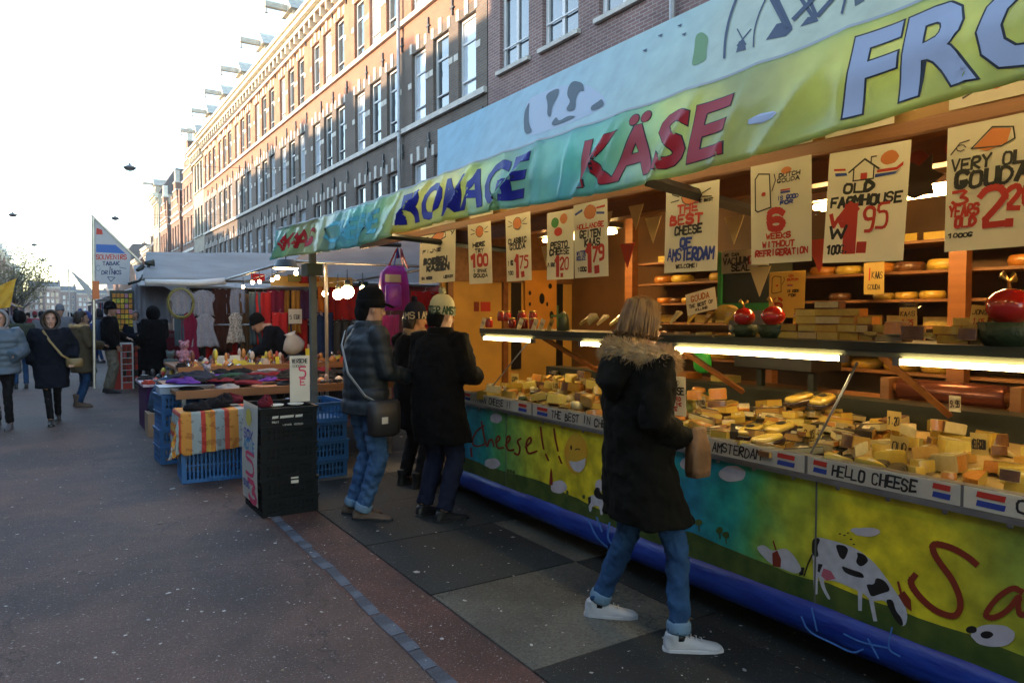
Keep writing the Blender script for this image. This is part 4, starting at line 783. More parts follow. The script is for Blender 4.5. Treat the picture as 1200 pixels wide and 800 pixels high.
for a in ([(350,72),(400,20),(455,-40)], [(262,-10),(320,100)], [(440,58),(500,-10)], [(365,-20),(425,72)], [(330,100),(260,-20)], [(285,-5),(335,100)], [(395,-25),(432,60)]): pr(BB, f4, a, 15)
for a in ([(245,150),(285,90),(330,80),(345,110),(320,135)], [(372,100),(400,65),(432,62),(440,80)], [(135,195),(145,155),(165,150),(172,185)]): ps(BB, f4, a)
pr(BB, f4, [(140,110),(170,165)], 5); pr(BB, f4, [(190,110),(140,170)], 5); ps(BGR, f4, [(-15,130),(10,118),(35,140),(25,190),(25,225),(-20,245),(-30,240),(-20,190)]); ps(BG, f4, [(570,-30),(610,-40),(610,5),(575,25)])
for k, m_ in ar.items(): m_.build('printed_picture', None, bd)['kind'] = 'stuff'
# painted cards pinned above the poster rail, half hidden by the valance
for px0, px1 in ((884, 951), (966, 1046), (1110, 1230), (781, 838), (675, 713), (642, 672), (594, 623), (550, 577), (492, 533)):
    ya, yb = onX(px0, 200, 2.49).y, onX(px1, 200, 2.49).y; b = MB(); b.box(2.4915, 2.494, yb, ya, 2.262, 2.43); hc = b.build('header_card', PAPER, st); q = MB(); q.use(random.choice([INKO, CREDP, INKR])); f = xface(2.491, ya, 2.262); Wd = ya-yb
    shape(q, f, blob2d(Wd*uni(.3, .6), .07, Wd*.16, .035, 12, .08)); q.use(INK); rib(q, f, [(Wd*.15, .03), (Wd*.4, .06), (Wd*.8, .04)], .006); q.build('card_drawing', None, hc)
# bunting and hangings inside
def hang(name, label, y, x, z, pts, m, group=None, cat='decoration', th=.004):
    b = MB(); M_ = T(x, y, z) @ Rm(math.pi/2, 'Y') @ Rm(math.pi/2, 'Z'); b.prism(pts, th); o = b.build(name, m); o.matrix_world = Matrix(((0, 0, 1, x), (-1, 0, 0, y), (0, 1, 0, z), (0, 0, 0, 1))); return tag(o, label, cat, group)
RP = mat('red_pennant', (.55, .05, .02), rough=.6); YP = mat('cream_pennant', (.6, .45, .2), rough=.6)
for i, (px, py, c) in enumerate(((735, 300, RP), (745, 255, YP), (710, 262, YP), (765, 270, YP), (1130, 190, YP), (860, 270, YP), (960, 300, RP), (890, 330, YP), (640, 300, YP))):
    p = onX(px, py, 3.1+.1*(i % 3)); hang('pennant', ['red pennant hanging inside the cheese stall', 'cream pennant hanging inside the cheese stall'][c is YP], p.y, p.x, p.z, [(-.07, .08), (.07, .08), (.0, -.08)], c, 'pennants hung inside the cheese stall')
p = onX(1077, 212, 3.0); hang('leaf_cutout', 'dark leaf shaped cutout hanging between the two right posters', p.y, p.x, p.z, [(-.02, -.07), (-.06, -.05), (-.04, -.01), (-.10, 0), (-.06, .04), (-.05, .09), (0, .06), (.05, .10), (.05, .04), (.10, .01), (.05, -.02), (.06, -.06), (.02, -.06)], mat('dark_leaf', (.05, .03, .015), rough=.6))
for px, py, c in ((1122, 172, INKR), (1075, 190, CREDP), (975, 160, INKO), (870, 165, INKR), (825, 175, INKO)):
    p = onX(px, py, 3.2); hang('hanging_disc', 'round reddish disc hanging under the stall ceiling', p.y, p.x, p.z, blob2d(0, 0, .05, .05, 14), c, 'round discs under the stall ceiling')
# ================================================================ PEOPLE
SKIN = mat('skin', (.46, .27, .19), rough=.5, var=.06, vscale=14, bump=.05, bscale=120)
def cloth(name, col, rough=.95, sheen=.0, var=.12, bump=.25, bs=90, **k): return mat(name, col, rough=rough, sheen=sheen, spec=.15, var=var, bump=bump, bscale=bs, **k)
_ct = bpy.data.textures.new('cloth_folds', 'CLOUDS'); _ct.noise_scale = .11; _ct.noise_depth = 2
_ct2 = bpy.data.textures.new('trouser_folds', 'CLOUDS'); _ct2.noise_scale = .05; _ct2.noise_depth = 1
def fuse(o, vox, smooth=2, fold=0, tex=None):
    r = o.modifiers.new('fuse', 'REMESH'); r.mode = 'VOXEL'; r.voxel_size = vox; r.use_smooth_shade = True
    if smooth: s_ = o.modifiers.new('smooth', 'SMOOTH'); s_.iterations = smooth; s_.factor = .5
    if fold: d = o.modifiers.new('folds', 'DISPLACE'); d.texture = tex or _ct; d.strength = fold; d.mid_level = .5; d.texture_coords = 'LOCAL'
    return o
def ik(a, c, l1, l2, hint):
    a, c = Vector(a), Vector(c); d = c-a; L = min(d.length, (l1+l2)*.995); n = d.normalized(); c = a+n*L
    t = (l1*l1-l2*l2+L*L)/(2*L); h = math.sqrt(max(l1*l1-t*t, 0)); pv = Vector(hint); pv = (pv-n*pv.dot(n)).normalized(); return a+n*t+pv*h, c
def seg(p, q, n): return [Vector(p).lerp(Vector(q), i/(n-1)) for i in range(n)]
def hand_mesh(mb, wrist, d, side, up, curl=.5):
    """palm, four unequal bent fingers and a thumb from the side of the palm"""
    d = Vector(d).normalized(); up = Vector(up); up = (up-d*up.dot(d)).normalized(); s_ = d.cross(up)*side; w_ = Vector(wrist)
    mb.tube([w_-d*.02, w_+d*.02, w_+d*.06, w_+d*.09], [(.019, .027), (.017, .035), (.016, .042), (.013, .040)], 8, up=up)
    for k, (off, L) in enumerate(((.030, .066), (.010, .075), (-.011, .070), (-.031, .055))):
        b = w_+d*.082+s_*off; dirn = (d+s_*off*1.5).normalized(); pts = [b-d*.02]; ang = 0; p = b
        for j, f in enumerate((.45, .32, .25)): pts.append(p); ang += curl*(.5+.3*j); p = p+(dirn*math.cos(ang)-up*math.sin(ang))*L*f
        pts.append(p); mb.tube(pts, [.009, .0092, .0085, .008, .006], 6, up=up)
    b = w_+d*.03+s_*.03; mb.tube([b-s_*.015, b+s_*.012+d*.012, b+s_*.026+d*.038-up*.01, b+s_*.026+d*.062-up*.022], [.013, .012, .010, .007], 6, up=up)
def shoe(root, x, y, yaw, z=0, m=None, sole=None, L=.28, boot=0, pitch=0, laces=False, name='shoe'):
    M_ = T(x, y, z+.0) @ Rm(yaw, 'Z') @ Rm(pitch, 'X')
    prof = [(-.26, .022, .075), (-.20, .034, .092), (-.05, .036, .10), (.12, .035, .088), (.30, .036, .070), (.50, .043, .055), (.66, .040, .046), (.74, .022, .034)]
    mb = MB(True); rings = []
    for (t_, hw, h) in prof:
        yy = t_*L; rings.append([M_ @ Vector((hw*math.cos(a)*1.0, yy, .022+max(0, math.sin(a))*(h-.022) if math.sin(a) > 0 else .020)) for a in [2*math.pi*k/12 for k in range(12)]])
    mb.loft(rings); mb.tube([M_ @ Vector((0, -.02, .05)), M_ @ Vector((0, -.03, .10+boot))], [.038, .040 if not boot else .048], 10)
    s_ = mb.build(name, m, root); fuse(s_, .008 if laces else .012, 2)
    sb = MB(); out = [(-.045, -.05), (-.050, .02), (-.052, .10), (-.046, .17), (-.024, .212), (.024, .212), (.046, .17), (.052, .10), (.048, .02), (.042, -.05), (.02, -.078), (-.02, -.078)]
    sb.prism([(a*.82, b*L/.28) for a, b in out], .026, M_); q = sb.build('sole', sole or m, s_, bevel=.004)
    if laces:
        lb = MB(True)
        for i in range(4):
            yy = (.10+.09*i)*L; lb.tube([M_ @ Vector((-.022, yy, .088-.008*i)), M_ @ Vector((0, yy+.004, .098-.009*i)), M_ @ Vector((.022, yy, .088-.008*i))], .003, 5)
        lb.tube([M_ @ Vector((0, .015, .09)), M_ @ Vector((.0, .0, .125)), M_ @ Vector((0, -.006, .14))], [.016, .02, .012], 6, flat=.4); lb.build('laces', m, s_)['kind'] = 'stuff'
    return s_
def person(label, loc, face, H, feet, hands, coat, trousers, shoes, head, lean=.0, vox=.011, group=None, skin=SKIN, hips=None, cat='person', elbow=(0, -1, -.3), detail=True):
    """face = compass direction of the chest in world degrees (0 = +X, 90 = +Y); local frame: forward +Y, right +X"""
    root = thing('person', label, cat, loc, rad(face-90), group); s = H/1.7
    far_ = max(math.hypot(f_[0]-(-.09*s, .09*s)[k_], f_[1]) for k_, f_ in enumerate(feet)); hz = min(.905*s, math.sqrt((.812*s)**2-min(far_, .6*s)**2)+.105*s); shz = 1.395*s; dy = lean; drop = .905*s-hz; shz -= drop
    pel = Vector((0, 0, hz)); ch = Vector((0, dy*.7, 1.22*s-drop)); nk = Vector((0, dy, 1.44*s-drop))
    hc = Vector((head.get('dx', 0), dy+.03+head.get('fwd', 0), 1.585*s - drop - head.get('drop', 0)))
    HR = Rm(rad(head.get('turn', 0)), 'Z') @ Rm(rad(head.get('pitch', 0)), 'X')
    HM = T(*hc) @ HR
    SH = [Vector((-.175*s*coat.get('sh', 1), dy-.01, shz)), Vector((.175*s*coat.get('sh', 1), dy-.01, shz))]
    body = MB(True)
    # torso, neck and head of the body itself
    body.tube([pel+Vector((0, 0, -.06)), pel, ch, nk+Vector((0, 0, -.05))], [(.09*s, .13*s), (.10*s, .15*s), (.10*s, .16*s), (.06*s, .08*s)], 12, up=(0, 1, 0))
    body.tube([nk+Vector((0, 0, -.06)), nk, hc+Vector((0, -.02, -.05))], [.062*s, .054*s, .055*s], 10)
    HS = s*head.get('size', 1)
    rg = []
    for z_, rx, ry, oy in ((-.125,.022,.022,.052),(-.115,.036,.040,.040),(-.09,.052,.062,.024),(-.06,.062,.078,.012),(-.02,.070,.090,.002),(.03,.076,.098,-.006),(.07,.074,.096,-.010),(.10,.060,.078,-.012),(.122,.036,.046,-.012),(.130,.012,.014,-.012)):
        rg.append([HM @ Vector((rx*HS*math.cos(a), (oy+ry*math.sin(a)*(.93 if math.sin(a) > 0 else 1))*HS, z_*HS)) for a in [2*math.pi*k/20 for k in range(20)]])
    body.loft(rg)
    body.tube([HM @ Vector((0, .083*HS, .018*HS)), HM @ Vector((0, .100*HS, -.018*HS)), HM @ Vector((0, .106*HS, -.034*HS)), HM @ Vector((0, .088*HS, -.042*HS))], [.009*HS, .011*HS, .014*HS, .009*HS], 8)
    body.ball((0, .080*HS, -.070*HS), (.022*HS, .012*HS, .010*HS), 8, HM); body.ball((0, .078*HS, .032*HS), (.05*HS, .014*HS, .010*HS), 10, HM); body.ball((0, .070*HS, -.108*HS), (.02*HS, .018*HS, .014*HS), 8, HM)
    for e in (-1, 1): body.ball((e*.074*HS, -.004*HS, -.01*HS), (.010*HS, .020*HS, .032*HS), 8, HM); body.ball((e*.036*HS, .072*HS, -.028*HS), (.022*HS, .016*HS, .014*HS), 8, HM)
    feet3 = []
    for k in (0, 1):
        fx, fy, fyaw, fz = feet[k]; ank = Vector((fx, fy, .085*s+fz)); hip = Vector(((-1, 1)[k]*.09*s, 0, hz-.02)); fd = Vector((-math.sin(fyaw), math.cos(fyaw), .15))
        kn, an2 = ik(hip, ank, .412*s, .412*s, fd); feet3.append((hip, kn, ank)); body.tube([hip, kn, ank], [.07*s, .05*s, .034*s], 8)
    arms = []
    for k in (0, 1):
        w_ = Vector(hands[k][:3]); eh = Vector(elbow); eh.x += (-1, 1)[k]*.5; el, wr = ik(SH[k], w_, .28*s, .26*s, eh); arms.append((SH[k], el, wr)); body.tube([SH[k], el, wr], [.045*s, .036*s, .026*s], 8)
        if detail and not (len(hands[k]) > 3 and hands[k][3] == 'hidden'): hand_mesh(body, wr, (wr-el), (1, -1)[k], Vector((0, 0, 1)) if abs((wr-el).normalized().z) < .8 else Vector(((-1, 1)[k], 0, 0)), .45)
        elif not (len(hands[k]) > 3 and hands[k][3] == 'hidden'): body.tube([wr, wr+(wr-el).normalized()*.06, wr+(wr-el).normalized()*.13-Vector((0, 0, .02))], [.026, .034, .018], 7)
    bo = body.build('body', skin, root); fuse(bo, min(vox, .009 if detail else .013), 1)
    # eyes and brows and mouth
    if detail:
        e_ = MB(True); e_.use(mat('eye_white', (.55, .52, .48), rough=.3))
        for x in (-1, 1): e_.ball((x*.031*HS, .0845*HS, .012*HS), (.0125*HS, .008*HS, .0062*HS), 8, HM)
        e_.use(mat('eye_dark', (.02, .012, .01), rough=.25))
        for x in (-1, 1): e_.ball((x*.031*HS, .0905*HS, .012*HS), (.0055*HS, .004*HS, .0055*HS), 8, HM); e_.tube([HM @ Vector((x*.014*HS, .092*HS, .030*HS)), HM @ Vector((x*.032*HS, .092*HS, .036*HS)), HM @ Vector((x*.052*HS, .080*HS, .030*HS))], .0035*HS, 5)
        e_.use(mat('lip', (.32, .12, .10), rough=.45)); e_.tube([HM @ Vector((-.022*HS, .086*HS, -.070*HS)), HM @ Vector((0, .094*HS, -.068*HS)), HM @ Vector((.022*HS, .086*HS, -.070*HS))], .0055*HS, 6); e_.build('face', None, root)['kind'] = 'stuff'
    # trousers
    tm, tw = trousers['mat'], trousers.get('w', 1); tr = MB(True)
    tr.tube([pel+Vector((0, 0, -.10)), pel+Vector((0, -.01, 0)), pel+Vector((0, 0, .12*s))], [(.095*s, .13*s), (.10*s, .135*s), (.09*s, .12*s)], 14, up=(0, 1, 0))
    hem = trousers.get('hem', .0)
    for hip, kn, an in feet3:
        a2 = kn.lerp(an, .97-hem/.43); tr.tube([hip+Vector((0, 0, .03)), hip.lerp(kn, .35), hip.lerp(kn, .8), kn, kn.lerp(an, .3), kn.lerp(an, .65), a2], [.098*s*(1+(tw-1)*.5), .085*s*(1+(tw-1)*.6), .066*s*tw, .062*s*tw, .060*s*tw, .054*s*tw, .052*s*tw], 12)
    to = tr.build('trousers', tm, root); fuse(to, vox, 2, trousers.get('fold', .022), _ct2)
    if trousers.get('cuff'):
        for hip, kn, an in feet3:
            a, b = kn.lerp(an, .84-hem/.43), kn.lerp(an, .975-hem/.43); c_ = MB(True); c_.tube([a, a.lerp(b, .2), a.lerp(b, .8), b], [.055*s*tw, .060*s*tw, .060*s*tw, .055*s*tw], 14); cu_ = c_.build('turned_up_cuff', trousers['cuff'], root)
            c_ = MB(True); c_.tube([b, an+Vector((0, 0, -.02))], [.034*s, .036*s], 10); c_.build('sock', shoes.get('sock', BLKP), root)
    for k in (0, 1):
        fx, fy, fyaw, fz = feet[k]; shoe(root, fx, fy, fyaw, fz, shoes['mat'], shoes.get('sole'), .28*s*shoes.get('size', 1), shoes.get('boot', 0), shoes.get('pitch', (0, 0))[k], shoes.get('laces', False), 'boot' if shoes.get('boot') else 'shoe')
    # coat: body and sleeves as one skin
    cm, th, hemz = coat['mat'], coat.get('th', .03), coat['hem']*s; puff = coat.get('puff', 0); c_ = MB(True)
    zt = 1.45*s-drop; n = int((zt-hemz)/(.016 if puff else .05))+2; rings = []
    for i in range(n):
        z_ = hemz+(zt-hemz)*i/(n-1); u = (z_-hz)/(zt-hz)
        if z_ >= hz: rx = (.150+.045*math.sin(min(1, u*1.25)*math.pi*.5))*s; ry = (.118+.012*math.sin(u*math.pi))*s
        else: fl = (hz-z_)/(hz-hemz+1e-6) if hz > hemz else 0; rx = (.155+.012*fl*coat.get('flare', 1))*s; ry = (.125+.03*fl*coat.get('flare', 1))*s
        if u > .70: k_ = (u-.70)/.30; rx *= 1-.66*k_**1.7; ry *= 1-.42*k_**1.6
        g = th + (puff*abs(math.sin(z_*math.pi/.085)) if puff else 0)
        cy = dy*max(0, u)*.95 + coat.get('back', 0)*(-.02); ff = max(0, (hz-z_))
        avgx = avgy = ext = 0
        if z_ < hz+.08:
            lp = [hp_.lerp(kn_, max(0, (hp_.z-z_)/(hp_.z-kn_.z))) if z_ > kn_.z else kn_.lerp(an_, min(1, (kn_.z-z_)/(kn_.z-an_.z))) for hp_, kn_, an_ in feet3]
            avgx, avgy = (lp[0].x+lp[1].x)/2, (lp[0].y+lp[1].y)/2; rx = max(rx, abs(lp[0].x-lp[1].x)/2+.10*s); ry = max(ry, abs(lp[0].y-lp[1].y)/2+.118*s)
        rings.append([(avgx+(rx+g)*math.copysign(abs(math.cos(a))**.85, math.cos(a)), cy+avgy+(ry+g+ext)*math.copysign(abs(math.sin(a))**.9, math.sin(a)), z_) for a in [2*math.pi*q/22 for q in range(22)]])
    c_.loft(rings)
    sr = coat.get('sleeve', 1.0)
    for k, (a, e, w_) in enumerate(arms):
        pts = [a+Vector(((1, -1)[k]*.05*s, 0, .01))]+seg(a, e, 12 if puff else 4)+seg(e, w_, 12 if puff else 4)[1:]; m_ = len(pts)
        rs = [(.058+.006)*s]+[(.066-.022*i/(m_-2))*s*sr+th*.55+(puff*.8*abs(math.sin(i*math.pi/3.2)) if puff else 0) for i in range(m_-1)]; c_.tube(pts, rs, 12)
    co = c_.build('coat', cm, root); fuse(co, vox, 3 if not puff else 1, coat.get('fold', .028))
    if coat.get('collar'):
        k_ = MB(True); R_ = .078*s; cz = 1.43*s-drop
        k_.lathe([(R_+.028, -.03), (R_+.034, .0), (R_+.026, .05), (R_+.010, .07), (R_-.004, .05), (R_-.01, -.02)], 18, (0, dy, cz)); fuse(k_.build('collar', coat['collar'], root), .010, 2, .01)
    # head gear
    hg = head.get('gear')
    if hg == 'beanie':
        h_ = MB(True); h_.lathe([(.083*HS, -.005*HS), (.087*HS, .02*HS), (.088*HS, .055*HS), (.084*HS, .09*HS), (.068*HS, .125*HS), (.040*HS, .148*HS), (.01, .156*HS)], 22, (0, 0, 0), HM @ T(0, -.010*HS, .012*HS) @ Rm(.12, 'X') @ Matrix.Diagonal((1, 1.2, 1, 1))); ho = h_.build('beanie', head['hat'], root)
        h_ = MB(True); h_.lathe([(.085*HS, -.012*HS), (.0925*HS, -.008*HS), (.0935*HS, .045*HS), (.087*HS, .050*HS)], 26, (0, 0, 0), HM @ T(0, -.010*HS, .012*HS) @ Rm(.12, 'X') @ Matrix.Diagonal((1, 1.2, 1, 1))); h_.build('hat_cuff', head.get('cuff', head['hat']), ho)
        if head.get('text'):
            tb = MB().use(head['textm']); BM = HM @ T(0, -.010*HS, .012*HS) @ Rm(.12, 'X') @ Matrix.Diagonal((1, 1.2, 1, 1))
            def fm(u, v, l=0): a = rad(head.get('ta', -60))+u/.094; return tuple(BM @ Vector(((.0955*HS+l)*math.cos(a), (.0955*HS+l)*math.sin(a), v)))
            letters(tb, fm, head['text'], 0, -.006, .17, .056, .010, .04); letters(tb, fm, head['text'], -.19, -.006, .17, .056, .010, .04); letters(tb, fm, head['text'], .19, -.006, .17, .056, .010, .04); tb.build('hat_lettering', None, ho)
        if head.get('pom'):
            p_ = MB(); c0 = Vector((0, -.035*HS, .185*HS))
            for i in range(240): d = Vector((uni(-1, 1), uni(-1, 1), uni(-1, 1))).normalized(); t1 = d.orthogonal().normalized()*.006; e0 = c0+d*.008; e1 = c0+d*uni(.030, .040); p_.add([HM @ (e0-t1), HM @ (e0+t1), HM @ e1], [(0, 1, 2)])
            p_.ball(c0, .028, 8, HM); p_.build('pompom', head['pom'], ho)['kind'] = 'stuff'
        if head.get('brim'):
            h_ = MB(True); h_.tube([HM @ Vector((0, .06*HS, .045*HS)), HM @ Vector((0, .12*HS, .040*HS)), HM @ Vector((0, .165*HS, .028*HS))], [(.012, .075*HS), (.009, .068*HS), (.006, .045*HS)], 12, up=tuple(HM.to_3x3() @ Vector((0, 0, 1)))); h_.build('brim', head['hat'], ho)
        if head.get('hair'):
            h_ = MB(True); h_.tube([HM @ Vector((0, -.06*HS, .02)), HM @ Vector((0, -.075*HS, -.05*HS)), HM @ Vector((0, -.07*HS, -.10*HS))], [(.06, .078*HS), (.05, .075*HS), (.03, .06*HS)], 12, up=(0, 1, 0)); fuse(h_.build('hair', head['hair'], root), .01, 1, .015, _ct2)
    if hg == 'hood_up':
        h_ = MB(True); rg = []
        for t_, rx, rz_, zc in ((.06, .118, .145, -.005), (.045, .128, .155, 0), (.0, .132, .160, .0), (-.06, .122, .145, -.005), (-.11, .09, .11, -.015), (-.14, .03, .04, -.02)):
            rg.append([HM @ Vector((rx*HS*math.cos(a), t_*HS, (zc+rz_*math.sin(a))*HS)) for a in [2*math.pi*q/20 for q in range(20)]])
        inn = [[HM @ Vector((rx*HS*math.cos(a), t_*HS, (-.005+rz_*math.sin(a))*HS)) for a in [2*math.pi*q/20 for q in range(20)]] for t_, rx, rz_ in ((-.05, .085, .112), (.02, .092, .122), (.06, .098, .126))]
        h_.loft(inn+rg, True, True); ho = h_.build('hood', head['hat'], root); d = ho.modifiers.new('f', 'DISPLACE'); d.texture = _ct; d.strength = .015; d.texture_coords = 'LOCAL'
        if head.get('fur'): fur_ring(root, [HM @ Vector((.112*HS*math.cos(a), .068*HS, .138*HS*math.sin(a)-.004)) for a in [2*math.pi*q/24 for q in range(25)]], .020, head['fur'], 900, 'hood_trim', .016)
        h_ = MB(True); h_.tube([HM @ Vector((0, .03, .07*HS)), HM @ Vector((0, -.02, .1*HS)), HM @ Vector((0, -.05*HS, .04*HS)), HM @ Vector((0, -.06*HS, -.08*HS))], [(.03, .066*HS), (.04, .074*HS), (.05, .082*HS), (.04, .08*HS)], 12, up=(0, 1, 0)); h_.build('hair', head.get('hair', BLKP), root)
    if hg == 'hair':
        L_ = head.get('length', .22); hr = head['hair']; h_ = MB(True)
        h_.loft([[HM @ Vector((rx*HS*math.cos(a), (oy+ry*math.sin(a))*HS, z_*HS)) for a in [2*math.pi*k/18 for k in range(18)]] for z_, rx, ry, oy in ((-.10, .060, .04, -.065), (-.04, .080, .062, -.052), (.03, .086, .088, -.026), (.08, .083, .098, -.014), (.115, .066, .080, -.012), (.138, .038, .048, -.012), (.145, .01, .01, -.012))])
        ho = h_.build('hair', hr, root); st_ = MB(True)
        for i in range(head.get('locks', 90)):
            a = rad(uni(150, 390)) if head.get('side', 1) else rad(uni(180, 360)); cx_, sy_ = math.cos(a), math.sin(a); r0 = uni(.9, 1.06)
            top = Vector((cx_*.03*HS, (-.012+sy_*.04)*HS, .143*HS)); p1 = Vector((cx_*.070*HS*r0, (-.015+sy_*.085*r0)*HS, .11*HS)); p2 = Vector((cx_*.090*HS*r0, (-.02+sy_*.100*r0)*HS, .02*HS)); k_ = uni(.7, 1.05)
            p3 = Vector((cx_*.092*HS*r0+uni(-.01, .01), (-.022+sy_*.098*r0)*HS+uni(-.018, .018), -.07*HS)); p4 = Vector((cx_*.100*HS+uni(-.035, .035), (-.03+sy_*.10)*HS+uni(-.03, .03), -(.06+L_*k_)*HS)); st_.tube([HM @ q for q in (top, p1, p2, p3, p4)], [.005, .011, .011, .009, .002], 5, flat=.5)
        st_.build('hair_locks', hr, ho)['kind'] = 'stuff'
        if head.get('bun'): b_ = MB(True); b_.ball((0, -.12*HS, .06*HS), .035*HS, 10, HM); b_.build('bun', hr, ho)
    if coat.get('scarf'):
        h_ = MB(True); h_.tube([(.085*math.cos(a), dy+.01+.085*math.sin(a), 1.455*s-drop+.012*math.sin(2*a)) for a in [2*math.pi*q/14 for q in range(15)]], [(.040, .030)]*15, 8, up=(0, 0, 1)); h_.tube([(.03, dy+.09, 1.45*s), (.05, dy+.15, 1.36*s), (.045, dy+.165, 1.2*s)], [(.02, .035)]*3, 8); fuse(h_.build('scarf', coat['scarf'], root), .009, 1, .02, _ct2)
    return root, dict(nz=1.44*s-drop, HM=HM, SH=SH, arms=arms, s=s, dy=dy)
def fur_ring(root, path, r, m, n, name='fur_trim', ln=.03):
    f_ = MB(); P = [Vector(p) for p in path]; core = MB(True)
    for i in range(n):
        t_ = uni(0, len(P)-1.001); k = int(t_); p = P[k].lerp(P[k+1], t_-k); ax = (P[k+1]-P[k]).normalized(); d = Vector((uni(-1, 1), uni(-1, 1), uni(-1, 1))); d = (d-ax*d.dot(ax)).normalized(); dd = (d+ax*uni(-.6, .6)+Vector((0, 0, -.25))).normalized(); t1 = d.cross(ax).normalized()*uni(.0015, .005)
        a = p+d*r*.85; e1 = a+dd*ln*uni(.5, 1.2); f_.add([a-t1, a+t1, e1], [(0, 1, 2)])
    f_.tube(P, r, 8, cap=False); o = f_.build(name, m, root); o['kind'] = 'stuff'; return o
def lfeet(loc, face, pts):
    """world (x, y, toe direction in degrees) -> local foot tuples"""
    a = rad(face-90); out = []
    for x, y, td, fz in pts: dx, dy = x-loc[0], y-loc[1]; out.append((dx*math.cos(a)+dy*math.sin(a), -dx*math.sin(a)+dy*math.cos(a), rad(td-face), fz))
    return out
BLACKC = cloth('black_coat_cloth', (.0035, .0035, .004)); OLIVE = cloth('dark_olive_coat_cloth', (.0055, .005, .003)); NAVY = cloth('navy_coat_cloth', (.006, .008, .014)); PETROL = mat('petrol_puffer_nylon', (.005, .012, .018), rough=.6, var=.15, bump=.1, bscale=60)
JEAN = cloth('blue_jeans', (.035, .095, .20), col2=(.018, .045, .11), vscale=6); JEANL = cloth('light_blue_jeans', (.07, .15, .28), col2=(.03, .075, .17), vscale=7); JCUFF = cloth('pale_denim_inside', (.14, .22, .30)); DNAVY = cloth('dark_navy_trousers', (.012, .016, .035)); BLKT = cloth('black_trousers', (.009, .009, .010)); KHAKI = cloth('khaki_trousers', (.19, .165, .12))
WSHOE = mat('white_leather', (.50, .50, .51), rough=.45, var=.05, vscale=12); BRSHOE = cloth('brown_suede', (.13, .09, .065)); BLSHOE = mat('black_leather', (.015, .015, .016), rough=.4); GSHOE = cloth('grey_boot_cloth', (.12, .12, .13))
FUR = mat('fawn_fur', (.50, .33, .14), var=.3, vscale=30, rough=.9, sheen=.3); BLONDE = mat('dark_blonde_hair', (.33, .19, .07), col2=(.11, .055, .022), vscale=14, rough=.5, stretch=(3, 3, .5)); DHAIR = mat('dark_brown_hair', (.025, .016, .011), rough=.5, var=.3, vscale=10)
BEIGE = cloth('beige_knit', (.36, .27, .2)); WKNIT = cloth('cream_knit', (.55, .56, .42)); GRYK = cloth('grey_knit', (.22, .22, .23)); KNAVY = cloth('navy_knit', (.015, .02, .05)); GRNK = mat('dark_green_yarn', (.03, .07, .04), rough=.9); OLB = cloth('brown_olive_parka', (.075, .055, .03)); GREYB = mat('grey_blue_puffer', (.07, .11, .15), rough=.5, var=.12)
# 1 the blonde woman stepping past the counter
loc = (2.44, 2.66, 0); fc = 350
p1, i1 = person('blonde woman in long dark parka with fur collar, turned up jeans and white trainers', loc, fc, 1.66, lfeet(loc, fc, [(2.40, 2.91, -42, 0), (2.47, 2.40, -35, 0)])[0:2],
    [(.04, .22, 1.00), (.15, .16, 1.0)], dict(mat=OLIVE, hem=.60, th=.028, fold=.045, flare=1.3, sleeve=1.1), dict(mat=JEAN, cuff=JCUFF, hem=.0, w=.98, fold=.03), dict(mat=WSHOE, sole=WSHOE, laces=True), dict(gear='hair', hair=BLONDE, turn=8, pitch=-12, length=-.01, locks=230, fwd=-.015), lean=.01, vox=.009)
s_ = i1['s']; fur_ring(p1, [(.185*math.cos(a)*(1.0 if math.sin(a) < 0 else .75), .035+.125*math.sin(a)-.02, i1['nz']-.045+.03*math.sin(a)*-1+.035) for a in [2*math.pi*q/22 for q in range(23)]], .055, FUR, 6000, 'fur_collar', .042)
hd = MB(True); hd.tube([(0, -.03, i1['nz']), (0, -.12, i1['nz']-.04), (0, -.165, i1['nz']-.14), (0, -.15, i1['nz']-.22)], [(.05, .10), (.06, .14), (.05, .12), (.015, .05)], 12, up=(0, 1, 0)); fuse(hd.build('lowered_hood', OLIVE, p1), .012, 2, .02)
bgm = MB(True); bgm.loft([[(w_*math.copysign(abs(math.cos(a))**.6, math.cos(a))*(1+.12*noise.noise((math.cos(a)*3, math.sin(a)*3, z*22))), d_*math.copysign(abs(math.sin(a))**.6, math.sin(a))*(1+.2*noise.noise((math.sin(a)*3, z*18, 5))), z+(.02*noise.noise((math.cos(a)*4, math.sin(a)*4, 9)) if z > .2 else 0)) for a in [2*math.pi*k/28 for k in range(28)]] for z, w_, d_ in ((0, .055, .035), (.004, .062, .04), (.04, .066, .043), (.08, .064, .041), (.12, .066, .042), (.16, .062, .036), (.19, .052, .026), (.21, .048, .018), (.235, .056, .014), (.24, .05, .008))])
hp = p1.matrix_basis @ Vector((.15, .25, .80)); tag(bgm.build('paper_bag', mat('brown_paper', (.17, .085, .035), var=.25, vscale=12, bump=.5, bscale=25)), 'small crumpled brown paper bag held by the blonde woman', 'bag').location = hp
